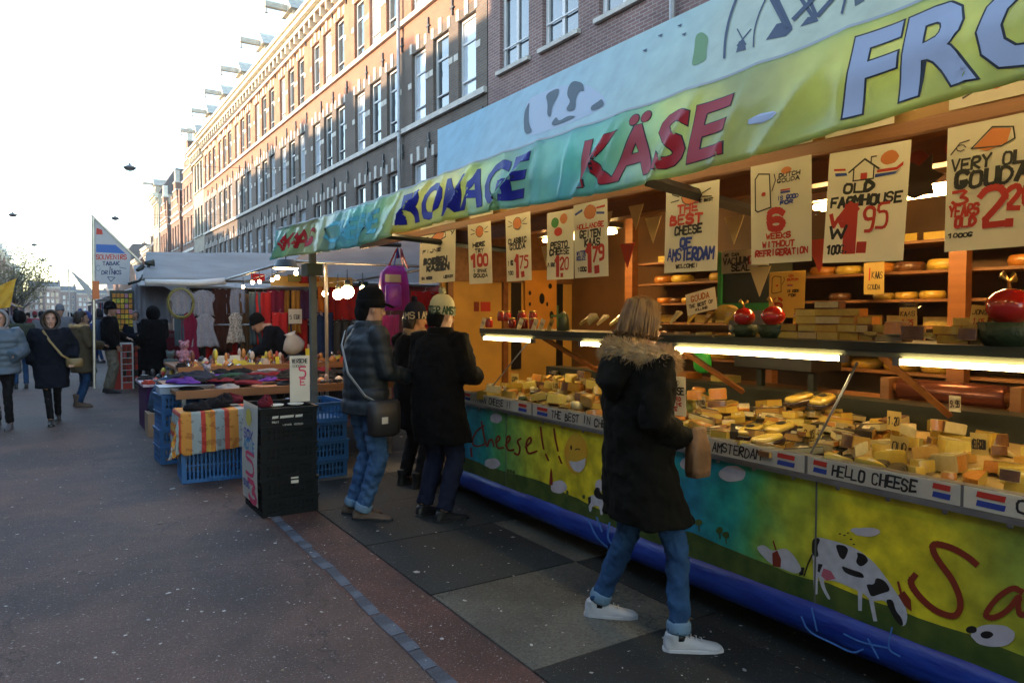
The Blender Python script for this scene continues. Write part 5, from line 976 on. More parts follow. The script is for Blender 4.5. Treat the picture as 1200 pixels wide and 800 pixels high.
# 2 the man in the puffer jacket
loc = (2.05, 5.33, 0); fc = 5
p2, i2 = person('man in dark petrol puffer jacket, black cap and light turned up jeans', loc, fc, 1.76, lfeet(loc, fc, [(1.99, 5.47, -35, 0), (2.00, 5.27, -40, 0)]),
    [(-.12, .30, 1.12), (.12, .31, 1.10)], dict(mat=PETROL, hem=.80, th=.022, puff=.008, fold=.018, sleeve=1.05, collar=PETROL), dict(mat=JEANL, cuff=JCUFF, w=1.12, fold=.035, hem=-.02), dict(mat=BRSHOE, sole=BLSHOE, size=1.08), dict(gear='beanie', hat=BLACKC, brim=True, turn=-12, pitch=-8, hair=BLACKC), lean=.03, vox=.011)
b = MB(); b.tube([(-.10, -.12, 1.46), (-.02, -.185, 1.36), (.10, -.19, 1.15), (.2, -.10, .98), (.225, .0, .92)], [(.004, .017)]*5, 6, up=(0, -1, 0)); 
bagr = thing('shoulder_bag', 'black shoulder bag on a pale strap across the puffer jacket', 'bag', loc, rad(fc-90)); o = b.build('strap', mat('pale_webbing', (.36, .38, .38), rough=.8), bagr)
b = MB(True); b.loft([[(.27+w_*math.cos(a), .02+d_*math.copysign(abs(math.sin(a))**.6, math.sin(a)), z) for a in [2*math.pi*k/16 for k in range(16)]] for z, w_, d_ in ((.68, .05, .10), (.70, .065, .13), (.85, .065, .135), (.93, .055, .13), (.95, .03, .11))]); b.build('bag_body', mat('black_nylon', (.014, .014, .015), rough=.5), bagr); b = MB(); b.box(.332, .337, -.03, .02, .78, .83); b.build('white_patch', PAPER, bagr)
# 3 woman with navy beanie
loc = (2.80, 6.05, 0); fc = 20
p3_, i3 = person('person in black with navy AMS beanie and beige scarf, between two others', loc, fc, 1.66, lfeet(loc, fc, [(2.74, 6.15, 10, 0), (2.80, 5.95, 5, 0)]), [(-.1, .3, .98), (.12, .3, .98)], dict(mat=BLACKC, hem=.55, th=.03, scarf=BEIGE, sleeve=1.1), dict(mat=BLKT, w=1.15), dict(mat=BLSHOE, boot=.06), dict(gear='beanie', hat=KNAVY, cuff=KNAVY, pom=KNAVY, text='IAMS', textm=PAPER, ta=-130, hair=DHAIR, turn=-20, pitch=-5), vox=.013)
# 4 person in long black coat and white beanie
loc = (2.52, 5.02, 0); fc = 25
p4_, i4 = person('person in long black coat with cream and green lettered bobble beanie, seen from behind', loc, fc, 1.70, lfeet(loc, fc, [(2.45, 5.12, 10, 0), (2.50, 4.88, 0, 0)]), [(-.16, .30, 1.12), (.16, .30, 1.1)], dict(mat=BLACKC, hem=.60, th=.036, sleeve=1.2, collar=BLACKC, fold=.035), dict(mat=DNAVY, w=1.25), dict(mat=BLSHOE), dict(gear='beanie', hat=WKNIT, cuff=WKNIT, pom=WKNIT, text='AMSTER', textm=GRNK, ta=-150, hair=BLACKC, turn=-10, pitch=-10), vox=.012, lean=.04)
# 5 woman walking towards us
BUFF = mat('yellow_brown_leather', (.22, .15, .05), rough=.5, var=.15)
loc = (-.01, 12.35, 0); fc = 268
p5_, i5 = person('woman in black hooded parka walking towards the camera with a mustard bag', loc, fc, 1.62, lfeet(loc, fc, [(.06, 12.5, 265, .03), (-.03, 12.2, 270, 0)]), [(-.26, .12, .93), (.22, .05, .90, 'hidden')], dict(mat=NAVY, hem=.56, th=.05, sleeve=1.3, flare=1.4, fold=.035), dict(mat=BLKT, w=.88), dict(mat=BLSHOE), dict(gear='hood_up', hat=NAVY, hair=DHAIR, fur=DHAIR, turn=8), vox=.014)
cb = thing('crossbody_bag', 'mustard yellow crossbody bag with a strap on the woman in the black parka', 'bag', loc, rad(fc-90)); b = MB(); b.tube([(.09, .10, 1.36), (.0, .195, 1.2), (-.14, .21, 1.0), (-.24, .18, .93)], [(.004, .016)]*4, 6, up=(0, 1, 0)); b.build('strap', BUFF, cb)
b = MB(True); b.loft([[(-.29+w_*math.cos(a), .17+d_*math.sin(a), z) for a in [2*math.pi*k/10 for k in range(10)]] for z, w_, d_ in ((.82, .08, .03), (.84, .11, .04), (.93, .11, .04), (.95, .09, .02))]); b.build('bag_body', BUFF, cb)
# 6 person at the left edge
loc = (-.60, 12.2, 0); fc = 262
p6_, i6 = person('person in a grey blue puffer jacket and grey boots walking at the left edge', loc, fc, 1.62, lfeet(loc, fc, [(-.51, 12.1, 262, 0), (-.66, 12.35, 262, .02)]), [(-.17, .18, 1.0, 'hidden'), (.17, .18, 1.0, 'hidden')], dict(mat=GREYB, hem=.80, th=.05, puff=.012, sleeve=1.25, fold=.015, scarf=GRYK), dict(mat=BLKT, w=1.0), dict(mat=GSHOE, boot=.12, size=1.08), dict(gear='hood_up', hat=GRYK, hair=DHAIR), vox=.014)
# 7 brown parka
loc = (.42, 14.35, 0); fc = 20
p7_, i7 = person('person in a brown olive parka with fur hood and blue jeans standing in the road', loc, fc, 1.62, lfeet(loc, fc, [(.36, 14.45, -15, 0), (.38, 14.25, -20, 0)]), [(-.14, .28, 1.05), (.14, .28, 1.05)], dict(mat=OLB, hem=.62, th=.045, sleeve=1.25, fold=.035), dict(mat=JEAN, w=1.0), dict(mat=BRSHOE, boot=.12), dict(gear='hair', hair=DHAIR, length=.0, locks=30, bun=True, turn=-25), vox=.015)
fur_ring(p7_, [(.14*math.cos(a), -.02+.12*math.sin(a), i7['nz']+.01) for a in [2*math.pi*q/14 for q in range(15)]], .03, FUR, 700, 'fur_collar', .03)
# 8 khaki trousers
loc = (.99, 16.6, 0); fc = -5
p8_, i8 = person('man in black beanie and jacket with khaki trousers looking at the souvenir rack', loc, fc, 1.80, lfeet(loc, fc, [(.92, 16.72, -30, 0), (.96, 16.45, -30, 0)]), [(-.14, .3, 1.1), (.2, .12, .95)], dict(mat=BLACKC, hem=.82, th=.04, sleeve=1.25), dict(mat=KHAKI, w=1.3, fold=.04), dict(mat=BLSHOE), dict(gear='beanie', hat=BLACKC, turn=0, hair=DHAIR), vox=.016)
b = MB(True); b.loft([[(w_*math.cos(a), -.21+d_*math.sin(a), z) for a in [2*math.pi*k/12 for k in range(12)]] for z, w_, d_ in ((1.0, .10, .06), (1.05, .15, .10), (1.35, .15, .10), (1.47, .11, .07))]); o = b.build('backpack', mat('navy_backpack_nylon', (.012, .03, .075), rough=.6)); o.location = loc; o.rotation_euler.z = rad(fc-90); tag(o, 'dark navy backpack worn by the man in khaki trousers', 'backpack')
# 9, 10 the two at the rack
loc = (1.50, 17.7, 0); fc = 300
person('woman in dark coat and grey scarf looking down at her phone beside the card rack', loc, fc, 1.64, [(-.09, 0, 0, 0), (.09, .03, 0, 0)], [(-.05, .26, 1.12), (.08, .27, 1.12)], dict(mat=NAVY, hem=.45, th=.035, scarf=GRYK, sleeve=1.1), dict(mat=BLKT), dict(mat=GSHOE), dict(gear='hood_up', hat=GRYK, pitch=-22), vox=.016)
loc = (1.80, 16.6, 0); fc = 120
person('broad person in a long black coat standing with back turned beside the souvenir stall', loc, fc, 1.72, [(-.1, 0, 0, 0), (.1, .03, 0, 0)], [(-.22, .15, .98), (.18, .25, 1.0)], dict(mat=BLACKC, hem=.42, th=.06, sleeve=1.35), dict(mat=BLKT, w=1.2), dict(mat=BLSHOE), dict(gear='hood_up', hat=BLACKC), vox=.016)
# 11 the bent figure at the goods table
loc = (2.95, 10.9, 0); fc = 170
p11, i11 = person('stallholder in dark clothes bending over the goods table', loc, fc, 1.66, [(-.1, -.05, 0, 0), (.1, 0, 0, 0)], [(-.12, .52, 1.0), (.12, .5, .98)], dict(mat=NAVY, hem=.8, th=.04, sleeve=1.1), dict(mat=BLKT), dict(mat=BLSHOE), dict(gear='beanie', hat=BLACKC, fwd=.14, drop=.10, pitch=-30), lean=.22, vox=.016)
b = MB(True); b.loft([[(w_*math.cos(a), d_*math.sin(a), z) for a in [2*math.pi*k/12 for k in range(12)]] for z, w_, d_ in ((0, .05, .04), (.03, .13, .09), (.12, .17, .10), (.22, .12, .07), (.30, .06, .04), (.33, .09, .02))]); o = b.build('white_bag', mat('white_plastic_bag', (.5, .49, .46), rough=.4, bump=.6, bscale=18)); o.location = (3.02, 10.62, 1.02); o.rotation_euler = (.3, -.35, 0); tag(o, 'bulging white plastic bag on the back of the bending stallholder', 'bag')
# far crowd
CC = [cloth('crowd_cloth_dark', (.02, .02, .025)), cloth('crowd_cloth_green', (.05, .06, .04)), cloth('crowd_cloth_grey', (.14, .15, .17)), cloth('crowd_cloth_blue', (.03, .05, .18)), cloth('crowd_cloth_red', (.2, .03, .04)), cloth('crowd_cloth_beige', (.2, .17, .13))]
fl = ['person in olive green jacket farther off behind the grey blue puffer jacket', 'person in a grey hooded jacket just behind the black parka', 'person in a pale grey coat far down the road', 'person in a bright blue jacket behind the brown parka', 'person in dark clothes in the distance near the left stalls', 'person with a red jacket small in the distance', 'person in beige coat small in the distance', 'dark figure in the middle of the distant road', 'grey dressed figure by the distant stalls', 'dark dressed figure beside the far flag', 'person in green far down by the stalls', 'person in navy far down the road left of centre']
for i, (px, py, d) in enumerate(((25, 455, 1), (72, 445, 2), (50, 425, 2), (102, 452, 3), (8, 428, 0), (42, 415, 4), (84, 420, 5), (62, 412, 0), (20, 412, 2), (118, 425, 0), (34, 405, 1), (95, 408, 3))):
    g = onZ(px, py, 0); person(fl[i], (g.x, g.y, 0), random.choice((80, 95, 265, 275, 180)), uni(1.58, 1.78), [(-.09, uni(-.15, .1), 0, 0), (.09, uni(-.1, .2), 0, 0)], [(-.2, .1, .9, 'hidden'), (.2, .12, .9, 'hidden')], dict(mat=CC[d], hem=uni(.55, .85), th=.05, sleeve=1.25), dict(mat=random.choice([BLKT, JEAN, DNAVY])), dict(mat=BLSHOE), dict(gear='hood_up' if i % 3 == 0 else 'beanie', hat=CC[d] if i % 2 else BLACKC, hair=DHAIR), vox=.022 if g.y < 25 else .03, detail=False)
# ================================================================ SOUVENIR AND CLOTHES STALLS
CRB = mat('blue_crate_plastic', (.018, .115, .30), rough=.45, var=.15, vscale=3); CRK = mat('black_crate_plastic', (.004, .006, .007), spec=.2, rough=.6, var=.2, vscale=4)
def crate_meshes(L, W, H, m, name='crate', solid=False):
    """slatted fruit crate: rims, corner posts, ribbed walls with real openings"""
    b = MB(); t = .012; l, w = L/2, W/2
    b.box(-l, l, -w, w, 0, t)
    for z0, z1, e in ((t, .035, .0), (H-.035, H-.012, .004), (H-.012, H, .012)):
        b.box(-l-e, l+e, -w-e, -w+t, z0, z1); b.box(-l-e, l+e, w-t, w+e, z0, z1); b.box(-l-e, -l+t, -w+t, w-t, z0, z1); b.box(l-t, l+e, -w+t, w-t, z0, z1)
    for sx in (-1, 1):
        for sy in (-1, 1): b.box(sx*l-.03 if sx > 0 else -l, sx*l if sx > 0 else -l+.03, sy*w-.03 if sy > 0 else -w, sy*w if sy > 0 else -w+.03, .035, H-.035)
    zz = [(.035, H*.5-.006), (H*.5+.006, H-.035)]
    b.box(-l+.002, l-.002, -w+.001, -w+t, H*.5-.006, H*.5+.006); b.box(-l+.002, l-.002, w-t, w-.001, H*.5-.006, H*.5+.006); b.box(-l+.001, -l+t, -w+t, w-t, H*.5-.006, H*.5+.006); b.box(l-t, l-.001, -w+t, w-t, H*.5-.006, H*.5+.006)
    for a, c in zz:
        n = int(L/.035)
        for i in range(1, n):
            x = -l+L*i/n; b.box(x-.0075, x+.0075, -w+.002, -w+.010, a, c); b.box(x-.0075, x+.0075, w-.010, w-.002, a, c)
        n = int(W/.035)
        for i in range(1, n):
            y = -w+W*i/n; b.box(-l+.002, -l+.010, y-.0075, y+.0075, a, c); b.box(l-.010, l-.002, y-.0075, y+.0075, a, c)
    b.box(-.07, .07, -w-.006, -w-.001, .02, .05)
    k = .0125
    if solid: b.box(-l+k, l-k, -w+k, -w+k+.004, .036, H-.04); b.box(-l+k, l-k, w-k-.004, w-k, .036, H-.04); b.box(-l+k, -l+k+.004, -w+.02, w-.02, .036, H-.04); b.box(l-k-.004, l-k, -w+.02, w-.02, .036, H-.04)
    return b.mesh(name, [m])
mb1, mb2, mk = crate_meshes(.6, .4, .185, CRB), crate_meshes(.60, .42, .33, CRB), crate_meshes(.44, .56, .143, CRK, solid=True)
def put(name, me, loc, label, cat, group=None, rz=0):
    o = obj(name, me); o.location = loc; o.rotation_euler.z = rz; return tag(o, label, cat, group)
for k, nm in enumerate(('bottom', 'second', 'third', 'topmost')): put('crate', mb1, (1.24+uni(-.01, .01), 8.45+.12+uni(-.01, .01), .002+.184*k), 'blue slatted crate, %s of the stack at the road side of the stall' % nm, 'crate', 'blue crates', .06+uni(-.03, .03))
put('crate', mb2, (1.31, 7.5, .002), 'large blue crate standing on the road under the orange striped cloth', 'crate', 'blue crates', -.05)
put('crate', mb2, (1.31, 7.5, .335), 'large blue crate draped with the orange striped cloth', 'crate', 'blue crates', -.05)
nms = ('lowest', 'second', 'third', 'fourth', 'fifth', 'top')
for k in range(6): put('crate', mk, (1.575+uni(-.006, .006), 6.02+uni(-.005, .005), .002+.1425*k), 'black slatted crate, %s of the tall dark stack in front' % nms[k], 'crate', 'black crates', uni(-.015, .015))
for k in range(4): put('crate', mb1, (2.22+uni(-.01, .01), 7.1, .002+.184*k), 'blue crate, %s of the stack behind the black crates' % ('bottom', 'second', 'third', 'topmost')[k], 'crate', 'blue crates', math.pi/2+.05)
b = MB(); b.box(-.03, .03, -.002, 0, 0, .05); o = b.build('crate_label', PAPER); o.location = (1.61, 5.735, .25); tag(o, 'small blank white label on the front of a black crate', 'label')
b = MB(); f = yface(1.44, 5.7355, .775); lt = MB(); 
for a, c in ((0, .05), (.06, .17), (.18, .24)): shape(lt, f, [(a, 0), (c-.004, .002), (c, .022), (a+.003, .02)])
letters(lt, f, 'FRUIT', .0, -.035, .05, .014, .003); letters(lt, f, 'VERS GOED', .08, -.06, .16, .012, .0025); tag(lt.build('crate_marking', PAPER), 'white printed marks across the top black crate', 'marking')
# white box on the stack
b = MB(); b.box(-.27, .27, -.17, .17, 0, .07); b.box(-.275, .275, -.175, .175, .07, .078); o = b.build('white_box', mat('pale_blue_card', (.36, .42, .5), rough=.6, var=.08), bevel=.004); o.location = (1.22, 8.55, .742); tag(o, 'flat white box lying on top of the blue crate stack', 'box')
# paper sign on the side of the black crates
t = thing('fish_poster', 'tall white paper poster with pink figures hung on the side of the black crates', 'poster', (1.335, 0, 0)); f = lambda u, v, l=0: (-.003-l-.02*math.sin(v*6)*.3, 6.28-u, .08+v)
b = MB(); n = 10; yl = [.46, .50, .52, .52, .52, .52, .52, .51, .50, .47, .30]
b.loft([[f(.03*(1 if i > 8 else 0), .80*i/n), f(.52, .80*i/n)] for i in range(n+1)], False, False); b.build('sheet', PAPER, t)['label'] = 'white curling sheet'
pk = mat('pink_ink', (.62, .05, .12), rough=.6); q = MB(); letters(q, f, '3', .22, .02, .24, .16, .035); letters(q, f, '5', .15, .22, .26, .18, .035); q.build('pink_figures', pk, t)
q = MB(); letters(q, f, 'SOX', .06, .50, .30, .07, .016); letters(q, f, 'STUKS', .05, .10, .2, .05, .01); q.build('dark_lettering', INKB, t); q = MB(); letters(q, f, 'ACTIE', .08, .42, .34, .07, .018); q.build('blue_lettering', mat('sky_ink', (.05, .3, .5), rough=.5), t); q = MB(); shape(q, f, blob2d(.22, .68, .10, .07, 16, .04)); q.build('yellow_disc', mat('yellow_ink', (.6, .5, .08), rough=.5), t)
# upright sign on a stick
t = thing('table_sign', 'narrow upright white sign with black and pink writing on the black crates', 'sign', (1.66, 6.02, .862)); b = MB(); b.box(0, .165, 0, .004, .0, .385); b.build('board', PAPER, t); f = yface(0, -.0005, 0)
q = MB(); letters(q, f, 'VERSCHE', .02, .325, .125, .032, .006); letters(q, f, 'SOKKEN', .02, .29, .10, .02, .003); q.build('lettering', INK, t); q = MB(); letters(q, f, '5', .08, .20, .05, .09, .012); letters(q, f, 'E', .085, .14, .04, .05, .009); q.build('price', pk, t)
for i, x in enumerate((1.5, 1.66)): b = MB(True); b.lathe([(0, 0), (.055, .002), (.065, .012), (.06, .012), (.05, .005), (0, .004)], 18); o = b.build('plate', PAPER); o.location = (x, 5.86, .860); tag(o, ('white dish at the left on top of the black crates', 'white dish beside the narrow sign on the black crates')[i], 'dish')
# orange striped cloth over the crates
def stripe_mat(name, cols, per, axis=0, rough=.8):
    m = bpy.data.materials.new(name); m.use_nodes = True; N, L = m.node_tree.nodes, m.node_tree.links; b = N['Principled BSDF']; b.inputs['Roughness'].default_value = rough
    at = N.new('ShaderNodeUVMap'); sp = N.new('ShaderNodeSeparateXYZ'); L.new(at.outputs[0], sp.inputs[0])
    ml = N.new('ShaderNodeMath'); ml.operation = 'MULTIPLY'; ml.inputs[1].default_value = 1/per; L.new(sp.outputs[axis], ml.inputs[0]); fr = N.new('ShaderNodeMath'); fr.operation = 'FRACT'; L.new(ml.outputs[0], fr.inputs[0])
    r = N.new('ShaderNodeValToRGB'); r.color_ramp.interpolation = 'CONSTANT'; L.new(fr.outputs[0], r.inputs[0]); e = r.color_ramp.elements
    while len(e) < len(cols): e.new(.5)
    for i, (el, c) in enumerate(zip(e, cols)): el.position = i/len(cols); el.color = (*c, 1)
    wv = N.new('ShaderNodeTexNoise'); wv.inputs['Scale'].default_value = 14; tc = N.new('ShaderNodeTexCoord'); L.new(tc.outputs['UV'], wv.inputs['Vector'])
    th = N.new('ShaderNodeMath'); th.operation = 'GREATER_THAN'; th.inputs[1].default_value = .57; L.new(wv.outputs[0], th.inputs[0]); mx = N.new('ShaderNodeMixRGB'); mx.blend_type = 'MULTIPLY'; mf = N.new('ShaderNodeMath'); mf.operation = 'MULTIPLY'; mf.inputs[1].default_value = .55; L.new(th.outputs[0], mf.inputs[0]); L.new(mf.outputs[0], mx.inputs[0]); L.new(r.outputs[0], mx.inputs[1]); mx.inputs[2].default_value = (.5, .3, .25, 1); L.new(mx.outputs[0], b.inputs['Base Color']); _mats[name] = m; return m
STR = stripe_mat('striped_cloth', [(.62, .26, .04), (.62, .26, .04), (.34, .38, .36), (.34, .38, .36), (.55, .05, .03), (.60, .34, .05), (.60, .22, .03), (.28, .34, .33), (.28, .34, .33), (.50, .06, .03)], .42)
def drape(name, x0, x1, y0, y1, z, front, left, m, label):
    """cloth laid over a box: top, front fall (towards -y) and left fall (-x)"""
    vs, uv, idx = [], [], {}; NX, NY = 46, 40; us = [-left+(x1-x0+left)*i/NX for i in range(NX+1)]; vv = [-front+(y1-y0+front)*j/NY for j in range(NY+1)]
    for j, v in enumerate(vv):
        for i, u in enumerate(us):
            x, y, zz = x0+max(u, 0), y0+max(v, 0), z
            du, dv = max(-u, 0), max(-v, 0); d = max(du, dv) if not (du and dv) else math.hypot(du, dv)*.92
            wob = .018*math.sin(u*26+1.5*noise.noise((u*4, v*3, 0)))*min(1, dv/.15) if dv else 0
            wob2 = .016*math.sin(v*24)*min(1, du/.15) if du else 0
            x -= (.012 if du else 0)+.03*min(du, .3)+abs(wob2)*1.2; y -= (.012 if dv else 0)+.03*min(dv, .3)+abs(wob)*1.2
            if du and dv: x -= .06*min(du, dv)/.2; y -= .06*min(du, dv)/.2
            zz = z+.004-min(d, front*(1-.12*max(0, min(1, u/(x1-x0))))*(1+.0) if dv else d)+.003*noise.noise((u*9, v*9, 1)); vs.append((x, y, zz)); uv.append((u+left, v+front))
    fs = [(j*(NX+1)+i, j*(NX+1)+i+1, (j+1)*(NX+1)+i+1, (j+1)*(NX+1)+i) for j in range(NY) for i in range(NX)]
    me = bpy.data.meshes.new(name); me.from_pydata(vs, [], fs); me.materials.append(m); ul = me.uv_layers.new(name='UVMap'); 
    for lp in me.loops: ul.data[lp.index].uv = uv[lp.vertex_index]
    me.polygons.foreach_set('use_smooth', [True]*len(fs)); o = obj(name, me); s_ = o.modifiers.new('t', 'SOLIDIFY'); s_.thickness = .004; return tag(o, label, 'cloth')
drape('striped_cloth', 1.0, 1.64, 7.28, 7.72, .67, .40, .42, STR, 'orange, red and grey striped scarf cloth hanging over the blue crates')
# folding tables with goods
WOODO = mat('orange_table_wood', (.30, .13, .045), col2=(.22, .09, .03), vscale=3, stretch=(.6, 6, 6), rough=.6)
def table(label, x0, x1, y0, y1, z, m=WOODO, cloth=None):
    t = thing('market_table', label, 'table', ((x0+x1)/2, (y0+y1)/2, 0)); a, c = (x1-x0)/2, (y1-y0)/2; n = 5
    for i in range(n): b = MB(); b.box(-a, a, -c+2*c*i/n+.004, -c+2*c*(i+1)/n-.004, z-.035, z); b.build('plank', m, t)
    b = MB(); b.box(-a-.005, a+.005, -c-.03, -c, z-.07, z+.012); b.build('edge_board', m, t)
    for sx in (-1, 1):
        for sy in (-1, 1): b = MB(); b.box(sx*(a-.08)-.02, sx*(a-.08)+.02, sy*(c-.08)-.02, sy*(c-.08)+.02, 0, z-.037); b.build('leg', STEEL, t)
    return t
table('wooden market table with dark folded clothes behind the striped cloth', 1.05, 3.1, 7.95, 9.5, .80); table('wooden market table of jewellery and trinkets under the bulbs', 1.35, 4.2, 10.0, 11.4, .90); table('small red edged table right of the tall stall post', 2.3, 3.3, 7.55, 7.9, .84)
TD = [cloth('folded_black', (.012, .012, .014)), cloth('folded_slate', (.025, .03, .045)), cloth('folded_green', (.02, .06, .045)), cloth('folded_purple', (.09, .03, .22)), cloth('folded_white', (.26, .26, .27)), cloth('folded_wine', (.12, .012, .02)), cloth('folded_grey', (.07, .075, .08))]
gm_ = []
for k in range(4):
    b = MB(True); rg = []
    for i in range(9):
        t_ = i/8; R_ = math.sin(math.pi*(.5*(1-t_)+.0)+1e-3)**.5 if t_ > .15 else .93+.4*t_; row = []
        for q in range(26):
            a = 2*math.pi*q/26; ca, sa = math.cos(a), math.sin(a); nn = noise.noise((ca*1.4+k*7, sa*1.4, t_*1.3)); n2 = noise.noise((ca*4+k*3, sa*4, t_*4))
            rr = R_*(1+.35*nn+.10*n2); row.append((.17*rr*ca, .115*rr*sa, max(0, .062*t_*(1+.7*nn)+.012*n2*(t_ > .1))))
        rg.append(row)
    b.loft(rg); gm_.append(b)
gmesh = {(k, j): gm_[k].mesh('folded_garment', [m]) for k in range(4) for j, m in enumerate(TD)}
gn = ['black', 'slate blue', 'dark green', 'purple', 'white', 'wine red', 'grey']
for i in range(74):
    j = random.choice([0, 0, 0, 1, 1, 2, 6, 4, 3, 5, 0]); x, y = uni(1.15, 3.0), uni(8.05, 9.4)
    o = put('folded_garment', gmesh[(i % 4, j)], (x, y, .802+(i % 3)*.035), '%s folded garment lying in the pile on the near clothes table' % gn[j], 'garment', '%s folded garments on the near table' % gn[j], uni(-.6, .6)); o.scale = (uni(.7, 1.1), uni(.7, 1.1), uni(.35, .8))
for i, (x, y, j) in enumerate(((1.18, 7.42, 0), (1.35, 7.5, 0), (1.5, 7.6, 5), (1.42, 7.55, 0))): o = put('folded_garment', gmesh[(i, j)], (x, y, .68+.03*(i//2)), '%s garment heaped on top of the orange striped cloth' % gn[j], 'garment', 'garments on the striped cloth', uni(-.5, .5)); o.scale = (.8, .8, 1.2)
for i, (x, y) in enumerate(((1.62, 7.2), (1.66, 7.25))): o = put('folded_garment', gmesh[(i, 5)], (x-.12, y-.95+.08*i, .865), 'crumpled dark red cloth on the corner of the black crates', 'garment', 'red cloths on the black crates', .7); o.scale = (.3, .5, 1.1); o.location = (1.42+.03*i, 5.85+.1*i, .862)
# trinkets on the second table: small turned bits, strands, figures
tk = []
TC = [('silver', mat('silver_bits', (.5, .5, .5), rough=.25, metal=.9)), ('brown', mat('brown_beads', (.16, .05, .03), rough=.4)), ('yellow', mat('yellow_tags', (.62, .5, .06), rough=.5)), ('pale', mat('pale_shells', (.55, .45, .38), rough=.5)), ('red', mat('red_bits', (.5, .06, .03), rough=.45)), ('black', mat('black_bits', (.02, .02, .02), rough=.3)), ('orange', mat('orange_bits', (.55, .22, .05), rough=.5))]
for nm, m in TC:
    a = MB(True); a.lathe([(.0, 0), (.028, .003), (.034, .016), (.022, .030), (.008, .042), (0, .044)], 10); tk.append((nm, a.mesh('trinket', [m])))
    a = MB(True); a.tube([(.035*math.cos(t_), .035*math.sin(t_), .008+.006*math.sin(3*t_)) for t_ in [2*math.pi*q/10 for q in range(11)]], .008, 5); tk.append((nm, a.mesh('trinket', [m])))
    a = MB(); a.box(-.04, .04, -.03, .03, 0, .018); a.box(-.03, .03, -.02, .02, .018, .03); tk.append((nm, a.mesh('trinket', [m])))
    a = MB(True); a.ball((0, 0, .06), (.022, .018, .03), 8); a.lathe([(.02, 0), (.012, .01), (.006, .04)], 8); tk.append((nm, a.mesh('trinket', [m])))
for i in range(230):
    nm, me = random.choice(tk); x = uni(1.4, 4.1); y = 10.02+1.35*rnd()**1.5
    o = put('trinket', me, (x, y, .902), 'small %s trinket on the jewellery table' % nm, 'trinket', '%s trinkets on the jewellery table' % nm, uni(0, 6)); s_ = uni(.8, 1.7); o.scale = (s_, s_, s_*uni(.8, 1.8))
for i in range(36):
    nm, me = random.choice(tk); o = put('trinket', me, (uni(2.33, 3.25), uni(7.57, 7.87), .842), 'small %s trinket on the red edged table by the post' % nm, 'trinket', '%s trinkets on the table by the post' % nm, uni(0, 6)); s_ = uni(.9, 1.6); o.scale = (s_, s_, s_)
def cardt(x, y, z, w, h, m, label, rz=0, tilt=-.15):
    b = MB(); b.box(-w/2, w/2, -.003, .003, 0, h); b.box(-w*.2, w*.2, .003, w*.25, 0, .006); o = b.build('price_card', m); o.location = (x, y, z); o.rotation_euler = (tilt, 0, rz); return tag(o, label, 'card')
YC = mat('bright_yellow_card', (.62, .55, .03), rough=.6)
cardt(3.05, 10.1, .905, .07, .2, YC, 'tall bright yellow price card on the jewellery table'); cardt(1.55, 9.3, .81, .16, .09, YC, 'yellow card at the left end of the clothes table'); cardt(2.7, 9.4, .81, .22, .1, YC, 'wide yellow card at the back of the clothes table', .2); cardt(2.0, 10.2, .905, .30, .13, PAPER, 'long white card standing on the jewellery table')
cardt(2.62, 10.1, .905, .05, .1, YC, 'small yellow price card beside the tall one')
# frames, posts, canopies
b = MB(); b.box(2.225, 2.285, 7.27, 7.33, 0, 2.28); o = b.build('stall_post', mat('painted_grey_post', (.10, .12, .11), rough=.5, var=.2)); tag(o, 'square grey steel post holding up the left end of the awning', 'post')
b = MB(); b.box(2.17, 2.33, 7.2, 7.40, 1.98, 2.10); o = b.build('junction_box', mat('dark_green_box', (.02, .05, .045), rough=.5)); tag(o, 'dark green box clamped to the grey stall post', 'box')
b = MB(); b.box(2.58, 2.61, 7.9, 7.93, 0, 2.15); o = b.build('stall_post', STEEL); tag(o, 'thin steel post right behind the thick grey one', 'post')
fr = thing('souvenir_stall', 'steel tube souvenir stall with hanging rails', 'market stall'); 
for nm, p, q in (('post', (1.78, 12, 0), (1.78, 12, 2.1)), ('post', (4.4, 12, 0), (4.4, 12, 2.1)), ('post', (5.9, 8.3, 0), (5.9, 8.3, 2.6)), ('rail', (1.15, 12, 2.1), (6, 12, 2.1)), ('rail', (1.78, 11.9, 2.0), (4.4, 11.9, 2.0)), ('rail', (1.8, 11.9, 1.42), (4.4, 11.9, 1.42)), ('rail', (2.3, 8.3, 2.19), (6, 8.3, 2.19)), ('rail', (2.3, 8.3, 2.19), (2.3, 12, 2.12)), ('rail', (2.8, 11.2, 2.0), (4.8, 11.2, 2.0)), ('rail', (2.8, 11.2, 1.5), (4.8, 11.2, 1.5)), ('rail', (4.2, 8.3, 2.19), (4.2, 12, 2.12))): b = MB(True); b.tube([p, q], .018, 8); b.build(nm, STEEL, fr)
GCAN = translucent(mat('grey_canvas', (.30, .29, .28), var=.12, vscale=2, rough=.75), .15)
def canopy(name, label, c4, sag=.05, m=None):
    b = MB(True); n = 14; a, b_, c, d = [Vector(v) for v in c4]; g = [[(a.lerp(b_, i/n)).lerp(d.lerp(c, i/n), j/n)+Vector((0, 0, -sag*math.sin(math.pi*i/n)*math.sin(math.pi*j/n)+.015*noise.noise((i*.5, j*.5, 2)))) for i in range(n+1)] for j in range(n+1)]
    b.loft(g, False, False); o = b.build(name, m or GCAN); s_ = o.modifiers.new('t', 'SOLIDIFY'); s_.thickness = .004; return tag(o, label, 'canopy')
canopy('stall_canopy', 'grey canvas roof over the souvenir stall, sloping up away from us', ((1.15, 11.95, 2.12), (6.2, 11.95, 2.12), (6.2, 14.8, 2.9), (1.5, 14.8, 2.72)))
canopy('stall_canopy', 'pale canvas roof seen from below between the post and the posters', ((2.75, 8.2, 2.50), (6.4, 8.2, 2.6), (6.4, 11.93, 2.16), (2.9, 11.93, 2.14)), .03, CANV)
